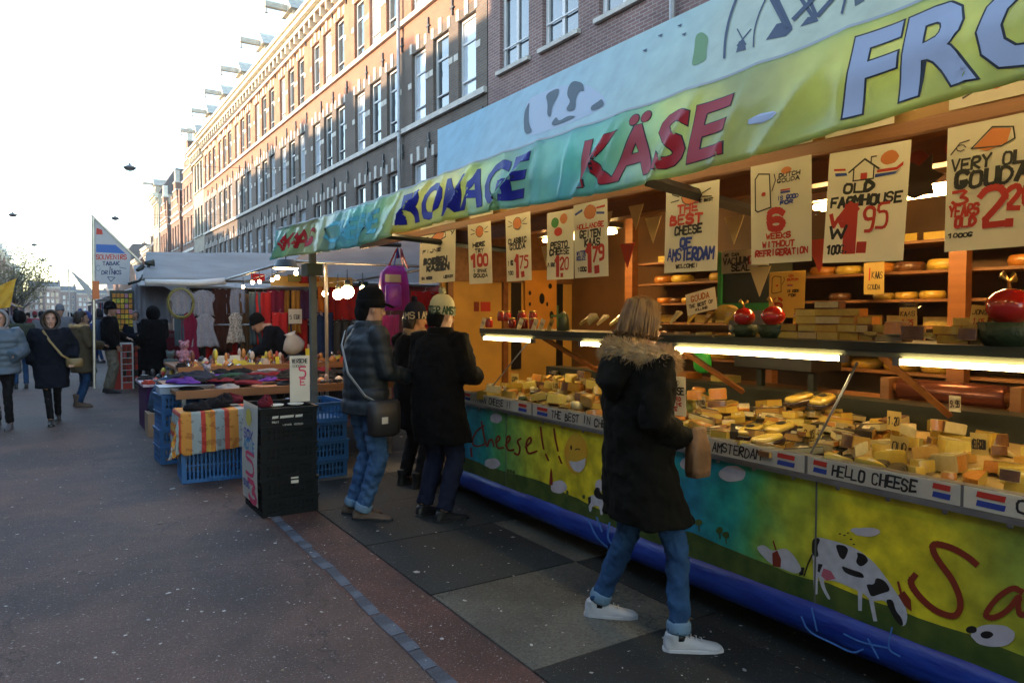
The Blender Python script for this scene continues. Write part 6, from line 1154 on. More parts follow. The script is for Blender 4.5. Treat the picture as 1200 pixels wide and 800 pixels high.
canopy('stall_canopy', 'farther grey canvas roof behind the souvenir sign', ((1.6, 17.5, 2.2), (6, 17.5, 2.2), (6, 22, 3.0), (1.9, 22, 2.9)))
b = MB(True); b.tube([(1.18, 11.9, 2.06), (1.9, 11.9, 2.06), (2.3, 11.88, 2.10)], [.045, .05, .055], 12); o = b.build('rolled_canvas', WPAINT); tag(o, 'rolled white canvas tied along the rail above the hanging tops', 'canvas roll')
# hanging textiles
def hangcloth(name, label, x, y, ztop, w, h, m, prof=None, folds=3, amp=.018, cat='garment', group=None, rz=0):
    """garment hanging from a rail, facing the street end; prof = half-width factor down its length"""
    b = MB(True); nx, nz = 14, 12; g = []
    for j in range(nz+1):
        t_ = j/nz; k = 1
        if prof: s_ = t_*(len(prof)-1); i0 = int(min(s_, len(prof)-2)); k = prof[i0]+(prof[i0+1]-prof[i0])*(s_-i0)
        g.append([(w/2*k*(2*i/nx-1), amp*(.3+t_)*math.sin(folds*math.pi*2*i/nx+.6*math.sin(t_*4))+.01*noise.noise((i*.6, j*.5, x)), -h*t_-.012*math.sin(folds*math.pi*2*i/nx+1)*(t_ > .9)) for i in range(nx+1)])
    b.loft(g, False, False); root = thing(name, label, cat, (x, y, ztop), rz, group); o = b.build('fabric', m, root); s_ = o.modifiers.new('t', 'SOLIDIFY'); s_.thickness = .004
    q = MB(True); q.tube([(-w*.38, 0, -.03), (0, 0, .0), (w*.38, 0, -.03)], .005, 5); q.tube([(0, 0, 0), (0, 0, .035), (.012, 0, .05), (.02, 0, .035)], .003, 5); q.build('hanger', STEEL, root); return root
LACE = mat('white_lace', (.24, .24, .27), var=.3, vscale=90, rough=.8, bump=.8, bscale=60); PINKW = mat('pale_pink_cotton', (.5, .4, .44), var=.3, vscale=30); DBR = cloth('dark_brown_knit', (.04, .015, .01)); SHELL = mat('cream_fringe', (.5, .42, .34), var=.6, vscale=40, rough=.8, bump=.8, bscale=50); REDC_ = cloth('red_scarf_cloth', (.38, .02, .02)); WINE = cloth('wine_cloth', (.14, .012, .035)); SLT = cloth('slate_cloth', (.05, .08, .10)); MUST = cloth('mustard_cloth', (.32, .16, .03)); BRNC = cloth('brown_cloth', (.14, .07, .03)); DGR = cloth('dark_green_cloth', (.012, .05, .05)); PRP = cloth('purple_cloth', (.06, .02, .07)); ORC = cloth('orange_cloth', (.5, .16, .02)); BLC = cloth('blue_cloth', (.02, .04, .12)); YELR = mat('yellow_rim_print', (.22, .20, .04), rough=.6)
TOP = [.35, .9, 1.0, .72, .74, .8, .86]; DRESS = [.3, .75, .62, .66, .8, .95, 1.05]
def atY(px, py, Y): p = onY(px, py, Y); return p.x, p.z
for px, pt, pw, ph, m, pr_, lb in ((163, 332, 14, 62, LACE, None, 'narrow white lace piece at the left of the hanging row'), (183, 334, 34, 40, LACE, TOP, 'white lace top hanging above the long black coat'), (213, 338, 26, 32, LACE, TOP, 'pale lace top inside the round yellow rimmed frame'), (238, 340, 26, 28, LACE, TOP, 'ruffled white top right of the yellow frame'), (260, 338, 20, 70, DBR, None, 'long dark brown shawl between the white pieces'), (276, 336, 20, 30, LACE, None, 'plain white fringed cloth at the right of the upper row'),
      (240, 368, 28, 36, LACE, DRESS, 'big white lace blouse in the lower row'), (276, 366, 20, 34, SHELL, DRESS, 'cream fringed piece with brown pattern in the lower row'), (221, 366, 24, 62, WINE, DRESS, 'wine red dress hanging in the lower row'), (210, 368, 10, 34, SLT, None, 'slate blue sleeve hanging left of the wine dress'), (288, 344, 14, 74, BRNC, None, 'brown scarf hanging right of the white pieces'), (262, 402, 46, 50, mat('very_dark_cloth', (.014, .016, .018)), None, 'wide black backcloth behind the jewellery table'), (245, 402, 7, 34, REDC_, None, 'narrow crimson strip left before the black backcloth'), (274, 402, 8, 30, REDC_, None, 'narrow crimson strip right before the black backcloth')):
    Y = 18.3 if px < 200 else 11.9 if pt < 360 else (11.86 if pt < 400 else 12.2); Y = Y-.1 if m in (REDC_, ) else Y; x, z = atY(px, pt, Y); s_ = Y*.842/845*1.19; hangcloth('hanging_cloth', lb, x, Y, z, pw*s_, ph*s_, m, pr_)
fr_ = MB(True)
for px in (212,): x, z = atY(px, 355, 11.82); fr_.tube([(x+.17*math.cos(a), 11.82, z+.21*math.sin(a)) for a in [2*math.pi*q/24 for q in range(25)]], .012, 6); fr_.tube([(x+.19*math.cos(a), 11.83, z+.235*math.sin(a)) for a in [2*math.pi*q/24 for q in range(25)]], .005, 6)
tag(fr_.build('display_hoop', YELR), 'round frame with yellow rim holding a pale top', 'hoop')
for px, pt, pw, ph, m, lb in ((300, 342, 14, 60, SLT, 'slate scarf at the left of the red scarf rack'), (309, 342, 18, 62, REDC_, 'bright red scarf next to the slate one'), (324, 340, 20, 34, WINE, 'wine scarf in the upper rack'), (336, 340, 8, 50, MUST, 'mustard scarf left of centre in the rack'), (345, 340, 10, 50, MUST, 'mustard scarf right of centre in the rack'), (355, 340, 18, 34, PRP, 'purple scarf at the right of the upper rack'), (328, 366, 18, 40, REDC_, 'bright red hanging piece below the wine scarf'), (350, 366, 24, 46, REDC_, 'large red hanging piece with a drooping hem'), (340, 372, 8, 40, BLC, 'narrow dark blue piece between the red ones'), (381, 366, 22, 60, BLC, 'dark navy piece just right of the stall post'), (394, 330, 14, 46, REDC_, 'red shirt behind the glowing bulbs'), (378, 326, 12, 40, ORC, 'orange shirt behind the glowing bulbs'), (408, 336, 24, 40, REDC_, 'red cloth hanging above the man in the cap'), (400, 375, 20, 70, mat('very_dark_cloth'), 'black cloth behind the bulbs'), (425, 330, 12, 60, DGR, 'dark green cloth left of the magenta backpack'), (372, 350, 14, 20, PINKW, 'pale checked scrap beside the post')):
    x, z = atY(px, pt, 11.0); s_ = 11*.842/845*1.19; hangcloth('hanging_scarf', lb, x, 11.0+uni(-.08, .08), z, pw*s_, ph*s_, m, None, 2, .025)
x, z = atY(345, 362, 10.9); b = MB(); b.box(x-.1, x+.1, 10.86, 10.862, z-.22, z); o = b.build('white_notice', PAPER); tag(o, 'white paper notice hanging among the red scarves', 'notice'); q = MB(); letters(q, yface(x-.08, 10.8595, z-.15), '5 EUR', 0, 0, .15, .06, .01)
q.build('lettering', INK, o)
b = MB(); b.quad((4.5, 12.6, 0), (6.6, 12.6, 0), (6.6, 12.6, 2.3), (4.5, 12.6, 2.3)); b.box(4.5, 6.6, 12.61, 12.64, 0, 2.3); tag(b.build('back_screen', mat('crimson_backcloth', (.2, .03, .03), var=.3, vscale=2)), 'crimson cloth screen behind the far right of the clothes stall', 'screen')
b = MB(); b.box(1.85, 4.6, 12.5, 12.54, .0, 2.0); tag(b.build('back_screen', mat('dim_backcloth', (.03, .018, .016), var=.5, vscale=3)), 'dark cloth screen behind the hanging garments', 'screen')
x, z = atY(340, 333, 10.95); b = MB(); b.box(2.75, 4.0, 10.9, 10.94, z-.03, z+.12); tag(b.build('shelf_box', OCHRE), 'yellow boarded box shelf above the scarf rack', 'shelf')
for i, (px, py, c) in enumerate(((302, 325, REDC_), (345, 326, YELR), (358, 328, REDC_), (366, 326, ORC))): x, z = atY(px, py, 10.85); b = MB(); b.box(x-.09, x+.09, 10.8, 10.88, z-.05, z+.05); tag(b.build('small_packet', c), ['red packet at the left end of the yellow shelf', 'yellow packet in the middle of the yellow shelf', 'red packet on the yellow shelf near the post', 'orange packet on the yellow shelf beside the post'][i], 'packet')
# right of the post: scarlet and magenta goods under the posters
b = MB(); b.box(4.0, 5.4, 7.6, 7.64, .0, 2.1); tag(b.build('side_screen', mat('scarlet_cloth', (.30, .02, .03), var=.25, vscale=3)), 'scarlet cloth wall behind the bobble hats', 'screen')
b = MB(True); x, z = atY(536, 345, 7.0); b.tube([(x, 7.0, 0), (x, 7.0, 2.3)], .028, 8); tag(b.build('stall_post', WPAINT), 'white round post at the left corner of the cheese trailer', 'post')
# magenta backpack
x, z = atY(459, 338, 7.3); MAG = mat('magenta_nylon', (.42, .02, .48), rough=.4, var=.15, vscale=8, bump=.3, bscale=20); VIO = mat('violet_nylon', (.35, .06, .75), rough=.4, var=.1); bp = thing('hanging_backpack', 'bright magenta and violet backpack hanging under the pale canvas', 'backpack', (x, 7.3, z))
b = MB(True); b.loft([[(w_*math.copysign(abs(math.cos(a))**.6, math.cos(a))+ox, -.06+d_*math.copysign(abs(math.sin(a))**.6, math.sin(a)), zz) for a in [2*math.pi*k/18 for k in range(18)]] for zz, w_, d_, ox in ((-.24, .12, .05, .03), (-.22, .155, .08, .02), (.05, .16, .09, 0), (.17, .14, .08, 0), (.24, .09, .04, .02))]); b.build('pack_body', MAG, bp)
b = MB(True); b.loft([[(-.05+w_*math.copysign(abs(math.cos(a))**.5, math.cos(a)), -.16+d_*math.sin(a), zz) for a in [2*math.pi*k/14 for k in range(14)]] for zz, w_, d_ in ((-.20, .07, .02), (-.18, .09, .035), (.02, .09, .035), (.04, .07, .02))]); b.build('front_pocket', VIO, bp)
b = MB(); b.box(-.16, .02, -.205, -.2, .06, .14); b.build('label_card', PAPER, bp)
for s_, m in ((-.06, REDC_), (0, mat('blue_strap', (.03, .06, .4), rough=.6)), (.12, PINKP), (.17, PINKP)): b = MB(); b.tube([(s_, -.05, .22), (s_*.5+.02, -.07, .34), (s_*.3+.05, -.05, .42), (s_*.2+.08, -.02, .33)], [(.004, .02)]*4, 6); b.build('strap', m, bp)
for s_ in (.14, .18): b = MB(); b.tube([(s_, -.06, -.15), (s_+.05, -.08, -.3), (s_-.04, -.05, -.5)], [(.004, .022)]*3, 6); b.build('dangling_strap', PINKP, bp)
b = MB(); b.tube([(.07, 0, .40), (.07, 0, .52)], .006, 5); b.build('hook', STEEL, bp)
x, z = atY(472, 385, 7.35); hangcloth('hanging_cloth', 'pink striped bag hanging below the magenta backpack', x-.1, 7.45, z+.15, .2, .34, mat('hot_pink_cloth', (.6, .06, .3), var=.2)); hangcloth('hanging_cloth', 'pink and red cloth between the magenta backpack and trailer', x+.35, 7.5, z+.42, .35, .9, REDC_)
# bulbs and lamp
BULB = emit('lit_bulb', (1.0, .62, .26), 14); BULB2 = emit('lit_globe', (1.0, .70, .36), 8)
for i, (px, py, r, Y) in enumerate(((285, 336, .022, 10.9), (296, 331, .026, 10.4), (304, 330, .024, 10.2), (319, 328, .024, 9.6), (325, 325, .028, 9.2), (363, 317, .03, 8.2), (347, 320, .026, 8.6), (381, 344, .035, 8.2), (396, 345, .06, 8.0), (407, 342, .075, 7.8), (425, 338, .035, 8.0))):
    x, z = atY(px, py, Y); t = thing('light_bulb', 'glowing bulb, number %s from the left' % ('one', 'two', 'three', 'four', 'five', 'seven', 'six', 'eight', 'nine', 'ten', 'eleven')[i], 'bulb', (x, Y, z), 0, 'string of bulbs under the stall canopies')
    t['label'] = ['tiny glowing bulb at the left end of the string over the hanging clothes', 'glowing bulb above the left end of the scarf rack', 'glowing bulb over the red packet on the yellow shelf', 'dim small bulb over the middle of the yellow shelf', 'brighter bulb over the middle of the yellow shelf', 'glowing bulb just left of the thick stall post', 'small bulb below the hanging hat shaped lamp', 'small glowing bulb just right of the thick stall post', 'round glowing globe left of the largest one', 'largest round glowing globe behind the thin steel post', 'small glowing bulb above the cap of the man in the puffer jacket'][i]
    b = MB(True); b.ball((0, 0, 0), r, 12); b.build('globe', BULB if r < .04 else BULB2, t); b = MB(True); b.lathe([(r*.45, r*.8), (r*.5, r*1.6), (.006, r*1.8), (.004, r*1.8+.12)], 10); b.build('socket', DARKM, t)
cbm_ = MB(True); cbm_.tube([(onY(px, py-6, Y).x, Y, onY(px, py-6, Y).z) for px, py, Y in ((285, 336, 10.9), (304, 330, 10.2), (325, 325, 9.2), (347, 320, 8.6), (363, 317, 8.2), (381, 338, 8.2), (407, 334, 7.8), (425, 334, 8.0))], .005, 5); tag(cbm_.build('bulb_cable', BLKP), 'thin black cable carrying the string of bulbs', 'cable')
x, z = atY(335, 314, 8.3); t = thing('pendant_lamp', 'wide dark pendant lamp with a lit rim under the awning end', 'lamp', (x, 8.3, z)); b = MB(True); b.lathe([(.03, .1), (.10, .09), (.13, .02), (.16, .0), (.15, -.005), (.12, .015)], 20); b.build('shade', DARKM, t); b = MB(True); b.lathe([(.0, -.012), (.13, -.01), (.14, .0), (0, .01)], 20); b.build('diffuser', BULB2, t); b = MB(); b.tube([(0, 0, .1), (0, 0, .25)], .006, 5); b.build('cord', BLKP, t)
# souvenir sail sign
SIGN = mat('sign_white', (.50, .52, .56), rough=.5, var=.04); t = thing('souvenir_sign', 'tall white sail shaped sign reading SOUVENIRS TABAK and DRINKS with a blue bar', 'sign', (0, 14, 0))
f7 = lambda a, c, l=0: (onY(90+a/7.27, 235+c/7.27, 14).x, -l-.003, onY(90+a/7.27, 235+c/7.27, 14).z)
b = MB(); o1 = [f7(*p) for p in ((140, 715), (445, 715), (460, 450), (145, 150))]; n = len(o1); b.add([(x, -.002, z) for x, _, z in o1]+[(x, .02, z) for x, _, z in o1], [(0, 1, 2, 3), (7, 6, 5, 4), (0, 4, 5, 1), (1, 5, 6, 2), (2, 6, 7, 3), (3, 7, 4, 0)]); b.build('panel', SIGN, t)
b = MB(); b.tube([f7(125, 125), f7(550, 530)], .02, 6); b.tube([f7(140, 140), f7(150, 1600)], .025, 6); b.build('sign_pole', STEEL, t)
for nm, m, pts in (('blue_bar', mat('flag_blue', (.03, .14, .5), rough=.5), [(165, 372), (330, 378), (415, 452), (165, 440)]), ('red_patch', INKR, [(168, 232), (215, 250), (222, 290), (165, 288)])): q = MB(); shape(q, f7, pts); q.build(nm, m, t)
def f7s(x0, y0): 
    b0 = Vector(f7(x0, y0)); e1 = Vector(f7(x0+100, y0))-b0; e2 = Vector(f7(x0, y0-100))-b0
    return lambda u, v, l=0: tuple(b0+e1*(u/100)+e2*(v/100)+Vector((0, -l, 0)))
q = MB(); letters(q, f7s(165, 500), 'SOUVENIRS', 0, 0, 260, 38, 7, .02); q.build('lettering', INKR, t); q = MB(); letters(q, f7s(220, 550), 'TABAK', 0, 0, 140, 30, 7, .02); letters(q, f7s(278, 590), '&', 0, 0, 26, 26, 5, .02); letters(q, f7s(212, 628), 'DRINKS', 0, 0, 165, 32, 7, .02); rib(q, f7, [(262, 650), (290, 690), (325, 655), (262, 650)], 6); rib(q, f7, blob2d(182, 575, 18, 24, 10), 3); rib(q, f7, [(365, 568), (420, 580)], 5); q.build('lettering', mat('navy_ink', (.04, .06, .16), rough=.5), t)
x, z = atY(112, 340, 14); b = MB(); b.box(x-.05, x+.05, 13.9, 14.05, z-.15, z+.15); tag(b.build('orange_lamp', mat('orange_plastic', (.62, .14, .02), rough=.4)), 'orange plastic box at the foot of the sail shaped sign', 'box')
b = MB(); x, z = atY(100, 335, 22); b.add([(x-.35, 22, z+.42), (x+.12, 22, z-.35), (x+.10, 22, z+.0), (x-.35, 22.01, z+.44)], [(0, 1, 2, 3)]); b.box(x-.38, x-.35, 21.98, 22.02, 0, z+.44); o = b.build('white_flag', WPAINT); tag(o, 'small slanting white flag behind the sail shaped sign', 'flag')
# spotlights and clutter on the arm by the sign
t = thing('spotlight_arm', 'black spotlights bunched on a curved arm beside the sail sign', 'spotlight', (0, 13, 0)); a = MB(True); P = lambda px, py: (onY(px, py, 13).x, 0, onY(px, py, 13).z)
a.tube([P(150, 333), P(163, 329), P(172, 320), P(175, 308)], .022, 8); a.build('arm', DARKM, t)
for px, py, r in ((176, 308, .06), (165, 314, .05), (172, 322, .05)): x, _, z = P(px, py); a = MB(True); a.lathe([(.02, -.08), (r*.6, -.06), (r, .06), (r*.9, .06)], 12, (0, 0, 0), T(x, 0, z) @ Rm(uni(.9, 1.6), 'Y')); a.build('lamp_head', DARKM, t)
# racks
t = thing('magnet_rack', 'tall rack packed with yellow, orange and pink souvenir packets', 'rack', (0, 17.6, 0)); CP = [mat('pk_yellow', (.6, .42, .03), var=.3, vscale=30), mat('pk_orange', (.55, .24, .03), var=.3, vscale=30), mat('pk_pink', (.5, .22, .28), var=.3, vscale=30), mat('pk_lime', (.35, .4, .05), var=.3, vscale=30)]
x0, z1 = atY(131, 343, 17.6); x1, z0 = atY(156, 398, 17.6); b = MB(); b.box(x0-.04, x1+.04, .0, .05, 0, z1+.05); b.build('rack_frame', DARKM, t); nz = 9; nx = 5
for j in range(nz):
    for i in range(nx): b = MB(); xa = x0+(x1-x0)*i/nx; za = z0+(z1-z0)*j/nz; b.box(xa+.008, xa+(x1-x0)/nx-.008, -.05, -.002, za+.01, za+(z1-z0)/nz-.015); b.build('packet', random.choice(CP[:2]*2+CP), t)
t = thing('drinks_rack', 'red and white framed drinks rack with rows of coloured cans', 'rack', (0, 17.2, 0)); x0, z1 = atY(141, 402, 17.2); x1, z0 = atY(157, 452, 17.2); z0 = 0; b = MB(); b.box(x0, x0+.03, -.02, .3, z0, z1); b.box(x1-.03, x1, -.02, .3, z0, z1); b.box(x0+.03, x1-.03, -.02, .3, z1-.03, z1); b.build('white_frame', WPAINT, t); b = MB(); b.box(x0+.03, x1-.03, .05, .3, z0, z1-.03); b.box(x0-.12, x0-.003, 0, .3, 0, z1*.97); b.box(x0+.03, x1-.03, -.01, .05, 0, .12); b.build('red_case', INKR, t)
for j in range(6):
    z = .15+j*(z1-.2)/6; b = MB(); b.box(x0+.03, x1-.03, -.015, .05, z-.015, z); b.build('shelf', WPAINT, t)
    for i in range(4): b = MB(True); b.lathe([(.028, 0), (.03, .01), (.03, .1), (.025, .115)], 8, (x0+.07+i*.075, .02, z)); b.build('can', random.choice([INKR, CREDP, INKG, PINKP, BLKP] if j > 3 else [INKR, CREDP, BLKP]), t)
# plush and small heaps at the road end of the tables
def plush(label, px, py, Y, m, s=1.0):
    x, z = atY(px, py, Y); t = thing('plush_toy', label, 'toy', (x, Y, z)); b = MB(True); b.ball((0, 0, .09*s), (.08*s, .07*s, .10*s), 12); b.ball((0, -.01, .23*s), (.065*s, .06*s, .06*s), 12)
    for e in (-1, 1): b.ball((e*.05*s, 0, .285*s), .025*s, 8); b.ball((e*.085*s, -.03*s, .12*s), (.03*s, .035*s, .05*s), 8); b.ball((e*.05*s, -.07*s, .02*s), (.035*s, .06*s, .03*s), 8)
    fuse(b.build('stuffed_body', m, t), .009, 1); b = MB(True); 
    for e in (-1, 1): b.ball((e*.022*s, -.066*s, .245*s), .007*s, 6)
    b.ball((0, -.07*s, .225*s), .010*s, 6); b.build('face', BLKP, t)['kind'] = 'stuff'
    return t
plush('pink plush bear hanging at the left end of the stall', 216, 424, 10.4, mat('pink_plush', (.26, .13, .17), var=.5, vscale=40, rough=.95), .95); plush('pale grey plush toy beside the jewellery table', 243, 447, 9.2, mat('grey_plush', (.2, .19, .23), var=.35, vscale=40, rough=.95), .7); plush('grey green plush toy at the far left heap', 200, 432, 11.6, mat('green_plush', (.07, .10, .10), var=.4, vscale=40, rough=.95), .9)
tb = thing('display_table', 'low table with striped sides at the road end of the souvenir stall', 'table', (1.35, 11.2, 0)); b = MB(); b.box(-.3, .3, -.5, .5, .0, .62); b.build('boxed_base', PRP, tb); b = MB(); b.box(-.34, .34, -.54, .54, .62, .65); b.build('table_top', PINKW, tb)
for i in range(26): nm, me = random.choice(tk); o = put('trinket', me, (1.35+uni(-.3, .3), 11.2+uni(-.5, .5), .652), 'small %s trinket on the low table at the road end' % nm, 'trinket', '%s trinkets on the low table' % nm, uni(0, 6)); s_ = uni(1.2, 2.2); o.scale = (s_, s_, s_)
b = MB(True); b.loft([[(w_*math.cos(a), d_*math.sin(a), z) for a in [2*math.pi*k/14 for k in range(14)]] for z, w_, d_ in ((.0, .2, .15), (.05, .24, .18), (.25, .2, .16), (.42, .10, .08), (.45, .04, .03))]); o = b.build('blue_sack', mat('blue_star_cloth', (.03, .07, .13), var=.4, vscale=20, rough=.9)); o.location = (1.28, 10.55, .3); tag(o, 'slumped dark blue cloth sack by the road end of the table', 'sack')
b = MB(); b.box(-.25, .25, -.2, .2, 0, .3); o = b.build('carton', mat('cardboard', (.3, .2, .12), var=.1)); o.location = (1.28, 10.55, .0); tag(o, 'brown carton under the dark blue sack', 'box')
# ---------------------------------------------------------------- overhead lamps, tree, banners, far stalls
WIRE = mat('wire', (.03, .03, .03), rough=.6)
for i, (px, py) in enumerate(((152, 197), (135, 256), (15, 252), (40, 287), (50, 305), (60, 312))):
    p = onZ(px, py, 7.0); lb = ['nearest street lamp hanging over the road', 'hanging street lamp just above the sail shaped sign', 'hanging street lamp at the far left of the sky', 'small hanging street lamp low at the left', 'smaller distant hanging street lamp', 'smallest distant hanging street lamp'][i]
    t = thing('hanging_lamp', lb, 'street lamp', (p.x, p.y, p.z)); t.scale = (.72, .72, .72); b = MB(True); b.lathe([(.0, -.14), (.20, -.10), (.30, 0), (.32, .03), (.20, .10), (.06, .16), (.05, .26)], 16); b.build('lamp_body', mat('lamp_grey', (.22, .22, .22), rough=.5), t); b = MB(True); b.lathe([(0, -.17), (.17, -.12), (.2, -.1)], 14); b.build('lens', mat('lamp_lens', (.4, .4, .38), rough=.3), t)
    b = MB(); n = 12; b.tube([((-8.6-p.x+(17.6)*k/n)/.72, 0, .28+.5*((2*k/n-1)**2)*1.2) for k in range(n+1)], .010, 4); b.build('span_wire', WIRE, t)
def tree(label, x, y, H, R, n, m, leaf):
    t = thing('street_tree', label, 'tree', (x, y, 0)); b = MB(True); b.tube([(0, 0, 0), (.05, 0, H*.25), (-.05, .05, H*.5), (0, 0, H*.8)], [.22, .17, .12, .04], 8)
    tips = []
    for k in range(16):
        a = uni(0, 6.28); z0 = H*uni(.28, .6); L = R*uni(.6, 1); p0 = Vector((0, 0, z0)); p2 = Vector((math.cos(a)*L, math.sin(a)*L, z0+H*uni(.15, .38))); p1 = p0.lerp(p2, .5)+Vector((0, 0, -.1)); b.tube([p0, p1, p2], [.07, .04, .012], 6); tips += [p1, p2, p1.lerp(p2, .5)]
        for q in range(3): e = p2+Vector((uni(-1, 1), uni(-1, 1), uni(0, .9))); b.tube([p1.lerp(p2, uni(.3, 1)), e], [.02, .006], 4); tips.append(e)
    b.build('trunk', mat('bark', (.06, .045, .03), var=.3, vscale=6, bump=.5, bscale=20), t); c = MB()
    for k in range(n):
        p = random.choice(tips)+Vector((random.gauss(0, .45), random.gauss(0, .45), random.gauss(0, .4))); a = Vector((uni(-1, 1), uni(-1, 1), uni(-1, 1))).normalized()*leaf; d = a.orthogonal().normalized()*leaf*.5; c.add([p-a, p+d, p+a, p-d], [(0, 1, 2, 3)])
    c.build('crown', m, t)['kind'] = 'stuff'; return t
LEAF = mat('autumn_leaf', (.10, .11, .03), col2=(.16, .13, .04), vscale=1.5, rough=.7)
tree('half bare tree with yellowing leaves on the left side of the distant road', -2.4, 70, 6.6, 2.6, 2600, LEAF, .10)
tree('smaller tree farther down the left side of the distant road', -2.6, 95, 6.0, 2.2, 1200, LEAF, .10)
t = thing('yellow_banner', 'yellow orange banner flag hanging at the left edge of the picture', 'banner', (0, 25, 0)); F = lambda px, py: (onY(px, py, 25).x, 0, onY(px, py, 25).z); b = MB(True); n = 8
b.loft([[tuple(Vector(F(-8, 338)).lerp(Vector(F(-8, 362)), j/n)+Vector((0, .05*math.sin(j*1.1+i), 0))+(Vector(F(19, 326))-Vector(F(-8, 338))).lerp(Vector(F(12, 360))-Vector(F(-8, 362)), j/n)*(i/n)) for j in range(n+1)] for i in range(n+1)], False, False); b.build('flag_cloth', mat('banner_yellow', (.66, .38, .03), rough=.7, var=.1), t); b = MB(); x = onY(-9, 340, 25).x; b.tube([(x, 0, 0), (x, 0, 3)], .03, 6); b.build('flag_pole', STEEL, t)
cl_ = [(.5, .5, .48), (.45, .46, .5), (.12, .3, .5), (.5, .1, .2), (.3, .32, .33), (.5, .35, .1)]
lbl = ['white roofed market stall down the left side, nearest', 'pale market stall beyond the nearest left one', 'market stall with blue canopy on the far left', 'market stall with pink sided canopy on the left', 'grey market stall far down the left', 'orange canopied stall farthest down the left']
for i, (x, y) in enumerate(((-2.9, 29), (-3.1, 36), (-3.1, 43), (-3.0, 50), (-3.2, 60), (-3.1, 72))):
    t = thing('distant_stall', lbl[i], 'market stall', (x, y, 0)); b = MB(); b.add([(-1.4, -2.5, 2.2), (1.2, -2.5, 2.1), (1.2, 2.5, 2.1), (-1.4, 2.5, 2.2), (0, -2.5, 2.75), (0, 2.5, 2.75)], [(0, 4, 5, 3), (4, 1, 2, 5), (0, 1, 4), (3, 5, 2)]); b.build('canopy', mat('canopy_%d' % i, cl_[i], rough=.7, var=.1), t); b = MB(); b.box(-1.2, 1.0, -2.2, 2.2, 0, .85); b.build('table', TD[1], t)
    for sx in (-1.3, 1.1):
        for sy in (-2.4, 2.4): b = MB(); b.tube([(sx, sy, 0), (sx, sy, 2.15)], .025, 5); b.build('leg', STEEL, t)
    for k in range(14): b = MB(); s_ = uni(.1, .25); b.box(-s_, s_, -s_, s_, 0, s_*uni(.8, 2)); o = b.build('goods', random.choice(CP+TD+[INKR, PAPER]), t); o.location = (uni(-1, .85), uni(-2, 2), .852)
    for k in range(5): hangm = random.choice([LACE, REDC_, BLC, PINKW, MUST, SLT]); b = MB(); yy = -2.2+k*1.05; b.box(1.02, 1.05, yy, yy+uni(.4, .8), 1.2, 2.05); b.build('hung_goods', hangm, t)
lbl2 = ['market stall just beyond the souvenir stall on the right', 'pale canopied stall farther down the right side', 'far right hand market stall with hanging goods', 'last visible right hand market stall']
for i, (x, y) in enumerate(((3.6, 27), (3.6, 35), (3.7, 45), (3.7, 58))):
    t = thing('distant_stall', lbl2[i], 'market stall', (x, y, 0)); b = MB(); b.add([(-1.6, -3, 2.3), (1.4, -3, 2.3), (1.4, 3, 2.3), (-1.6, 3, 2.3), (0, -3, 2.95), (0, 3, 2.95)], [(0, 4, 5, 3), (4, 1, 2, 5), (0, 1, 4), (3, 5, 2)]); b.build('canopy', GCAN, t); b = MB(); b.box(-1.2, 1.0, -2.6, 2.6, 0, .85); b.build('table', TD[5], t)
    for k in range(8): hangm = random.choice([LACE, REDC_, BLC, PINKW, MUST, SLT]); b = MB(); yy = -2.8+k*.7; b.box(-1.42, -1.4, yy, yy+uni(.3, .6), 1.2, 2.15); b.build('hung_goods', hangm, t)
# ================================================================ CHEESES AND GOODS IN THE STALL
def cmat(n, a, b_, **k): return mat(n, a, col2=b_, vscale=22, rough=.4, bump=.35, bscale=55, coat=.6, **k)
PASTE = [cmat('pale_yellow_cheese', (.62, .50, .13), (.54, .42, .09)), cmat('deep_yellow_cheese', (.58, .42, .06), (.5, .34, .05)), cmat('cream_cheese_paste', (.58, .50, .28), (.5, .42, .2)), cmat('amber_cheese', (.46, .27, .05), (.38, .2, .04))]
RIND = [cmat('yellow_rind', (.52, .36, .05), (.45, .28, .04)), cmat('brown_rind', (.16, .07, .025), (.10, .04, .02)), cmat('dark_rind', (.02, .018, .015), (.04, .03, .02)), cmat('orange_rind', (.50, .20, .03), (.40, .15, .02)), cmat('green_rind', (.07, .10, .03), (.12, .15, .05))]
WLAB = mat('cheese_label', (.55, .5, .36), col2=(.30, .16, .08), vscale=60, thr=(.5, .62), rough=.4)
def arc(r, a0, a1, n): return [(r*math.cos(a0+(a1-a0)*i/n), r*math.sin(a0+(a1-a0)*i/n)) for i in range(n+1)]
def wedge(r, ang, h, p, q, lay='flat'):
    b = MB().use(p); pts = [(0, 0)]+arc(r, -ang/2, ang/2, 8); n = len(pts)
    e = r*.02; lo = [(x, y, 0) for x, y in pts]; hi = [(x*(1 if i else 1), y, h) for i, (x, y) in enumerate(pts)]
    b.add(lo+hi, [tuple(range(n, 2*n)), tuple(reversed(range(n))), (0, 1, n+1, n), (n-1, 0, n, 2*n-1)]); b.use(q)
    b.add(lo+hi, [(i, i+1, n+i+1, n+i) for i in range(1, n-1)])
    b.use(WLAB); b.quad((r*.45, -r*.13, h+.001), (r*.72, -r*.13, h+.001), (r*.72, r*.13, h+.001), (r*.45, r*.13, h+.001)) if r > .14 and lay != 'bare' else None; b.use(q)
    k = .985; b.add([(x, y, h+.0008) for x, y in arc(r, -ang/2, ang/2, 8)]+[(x, y, h+.0008) for x, y in arc(r*.94, -ang/2, ang/2, 8)], [(i, i+1, 10+i, 9+i) for i in range(8)])
    return b
def wheel(r, h, q, n=18, bulge=.06):
    b = MB(True).use(q); b.lathe([(.0, 0), (r*.86, 0), (r*(1-.02), h*.12), (r*(1+bulge), h*.5), (r*(1-.02), h*.88), (r*.86, h), (0, h)], n); return b
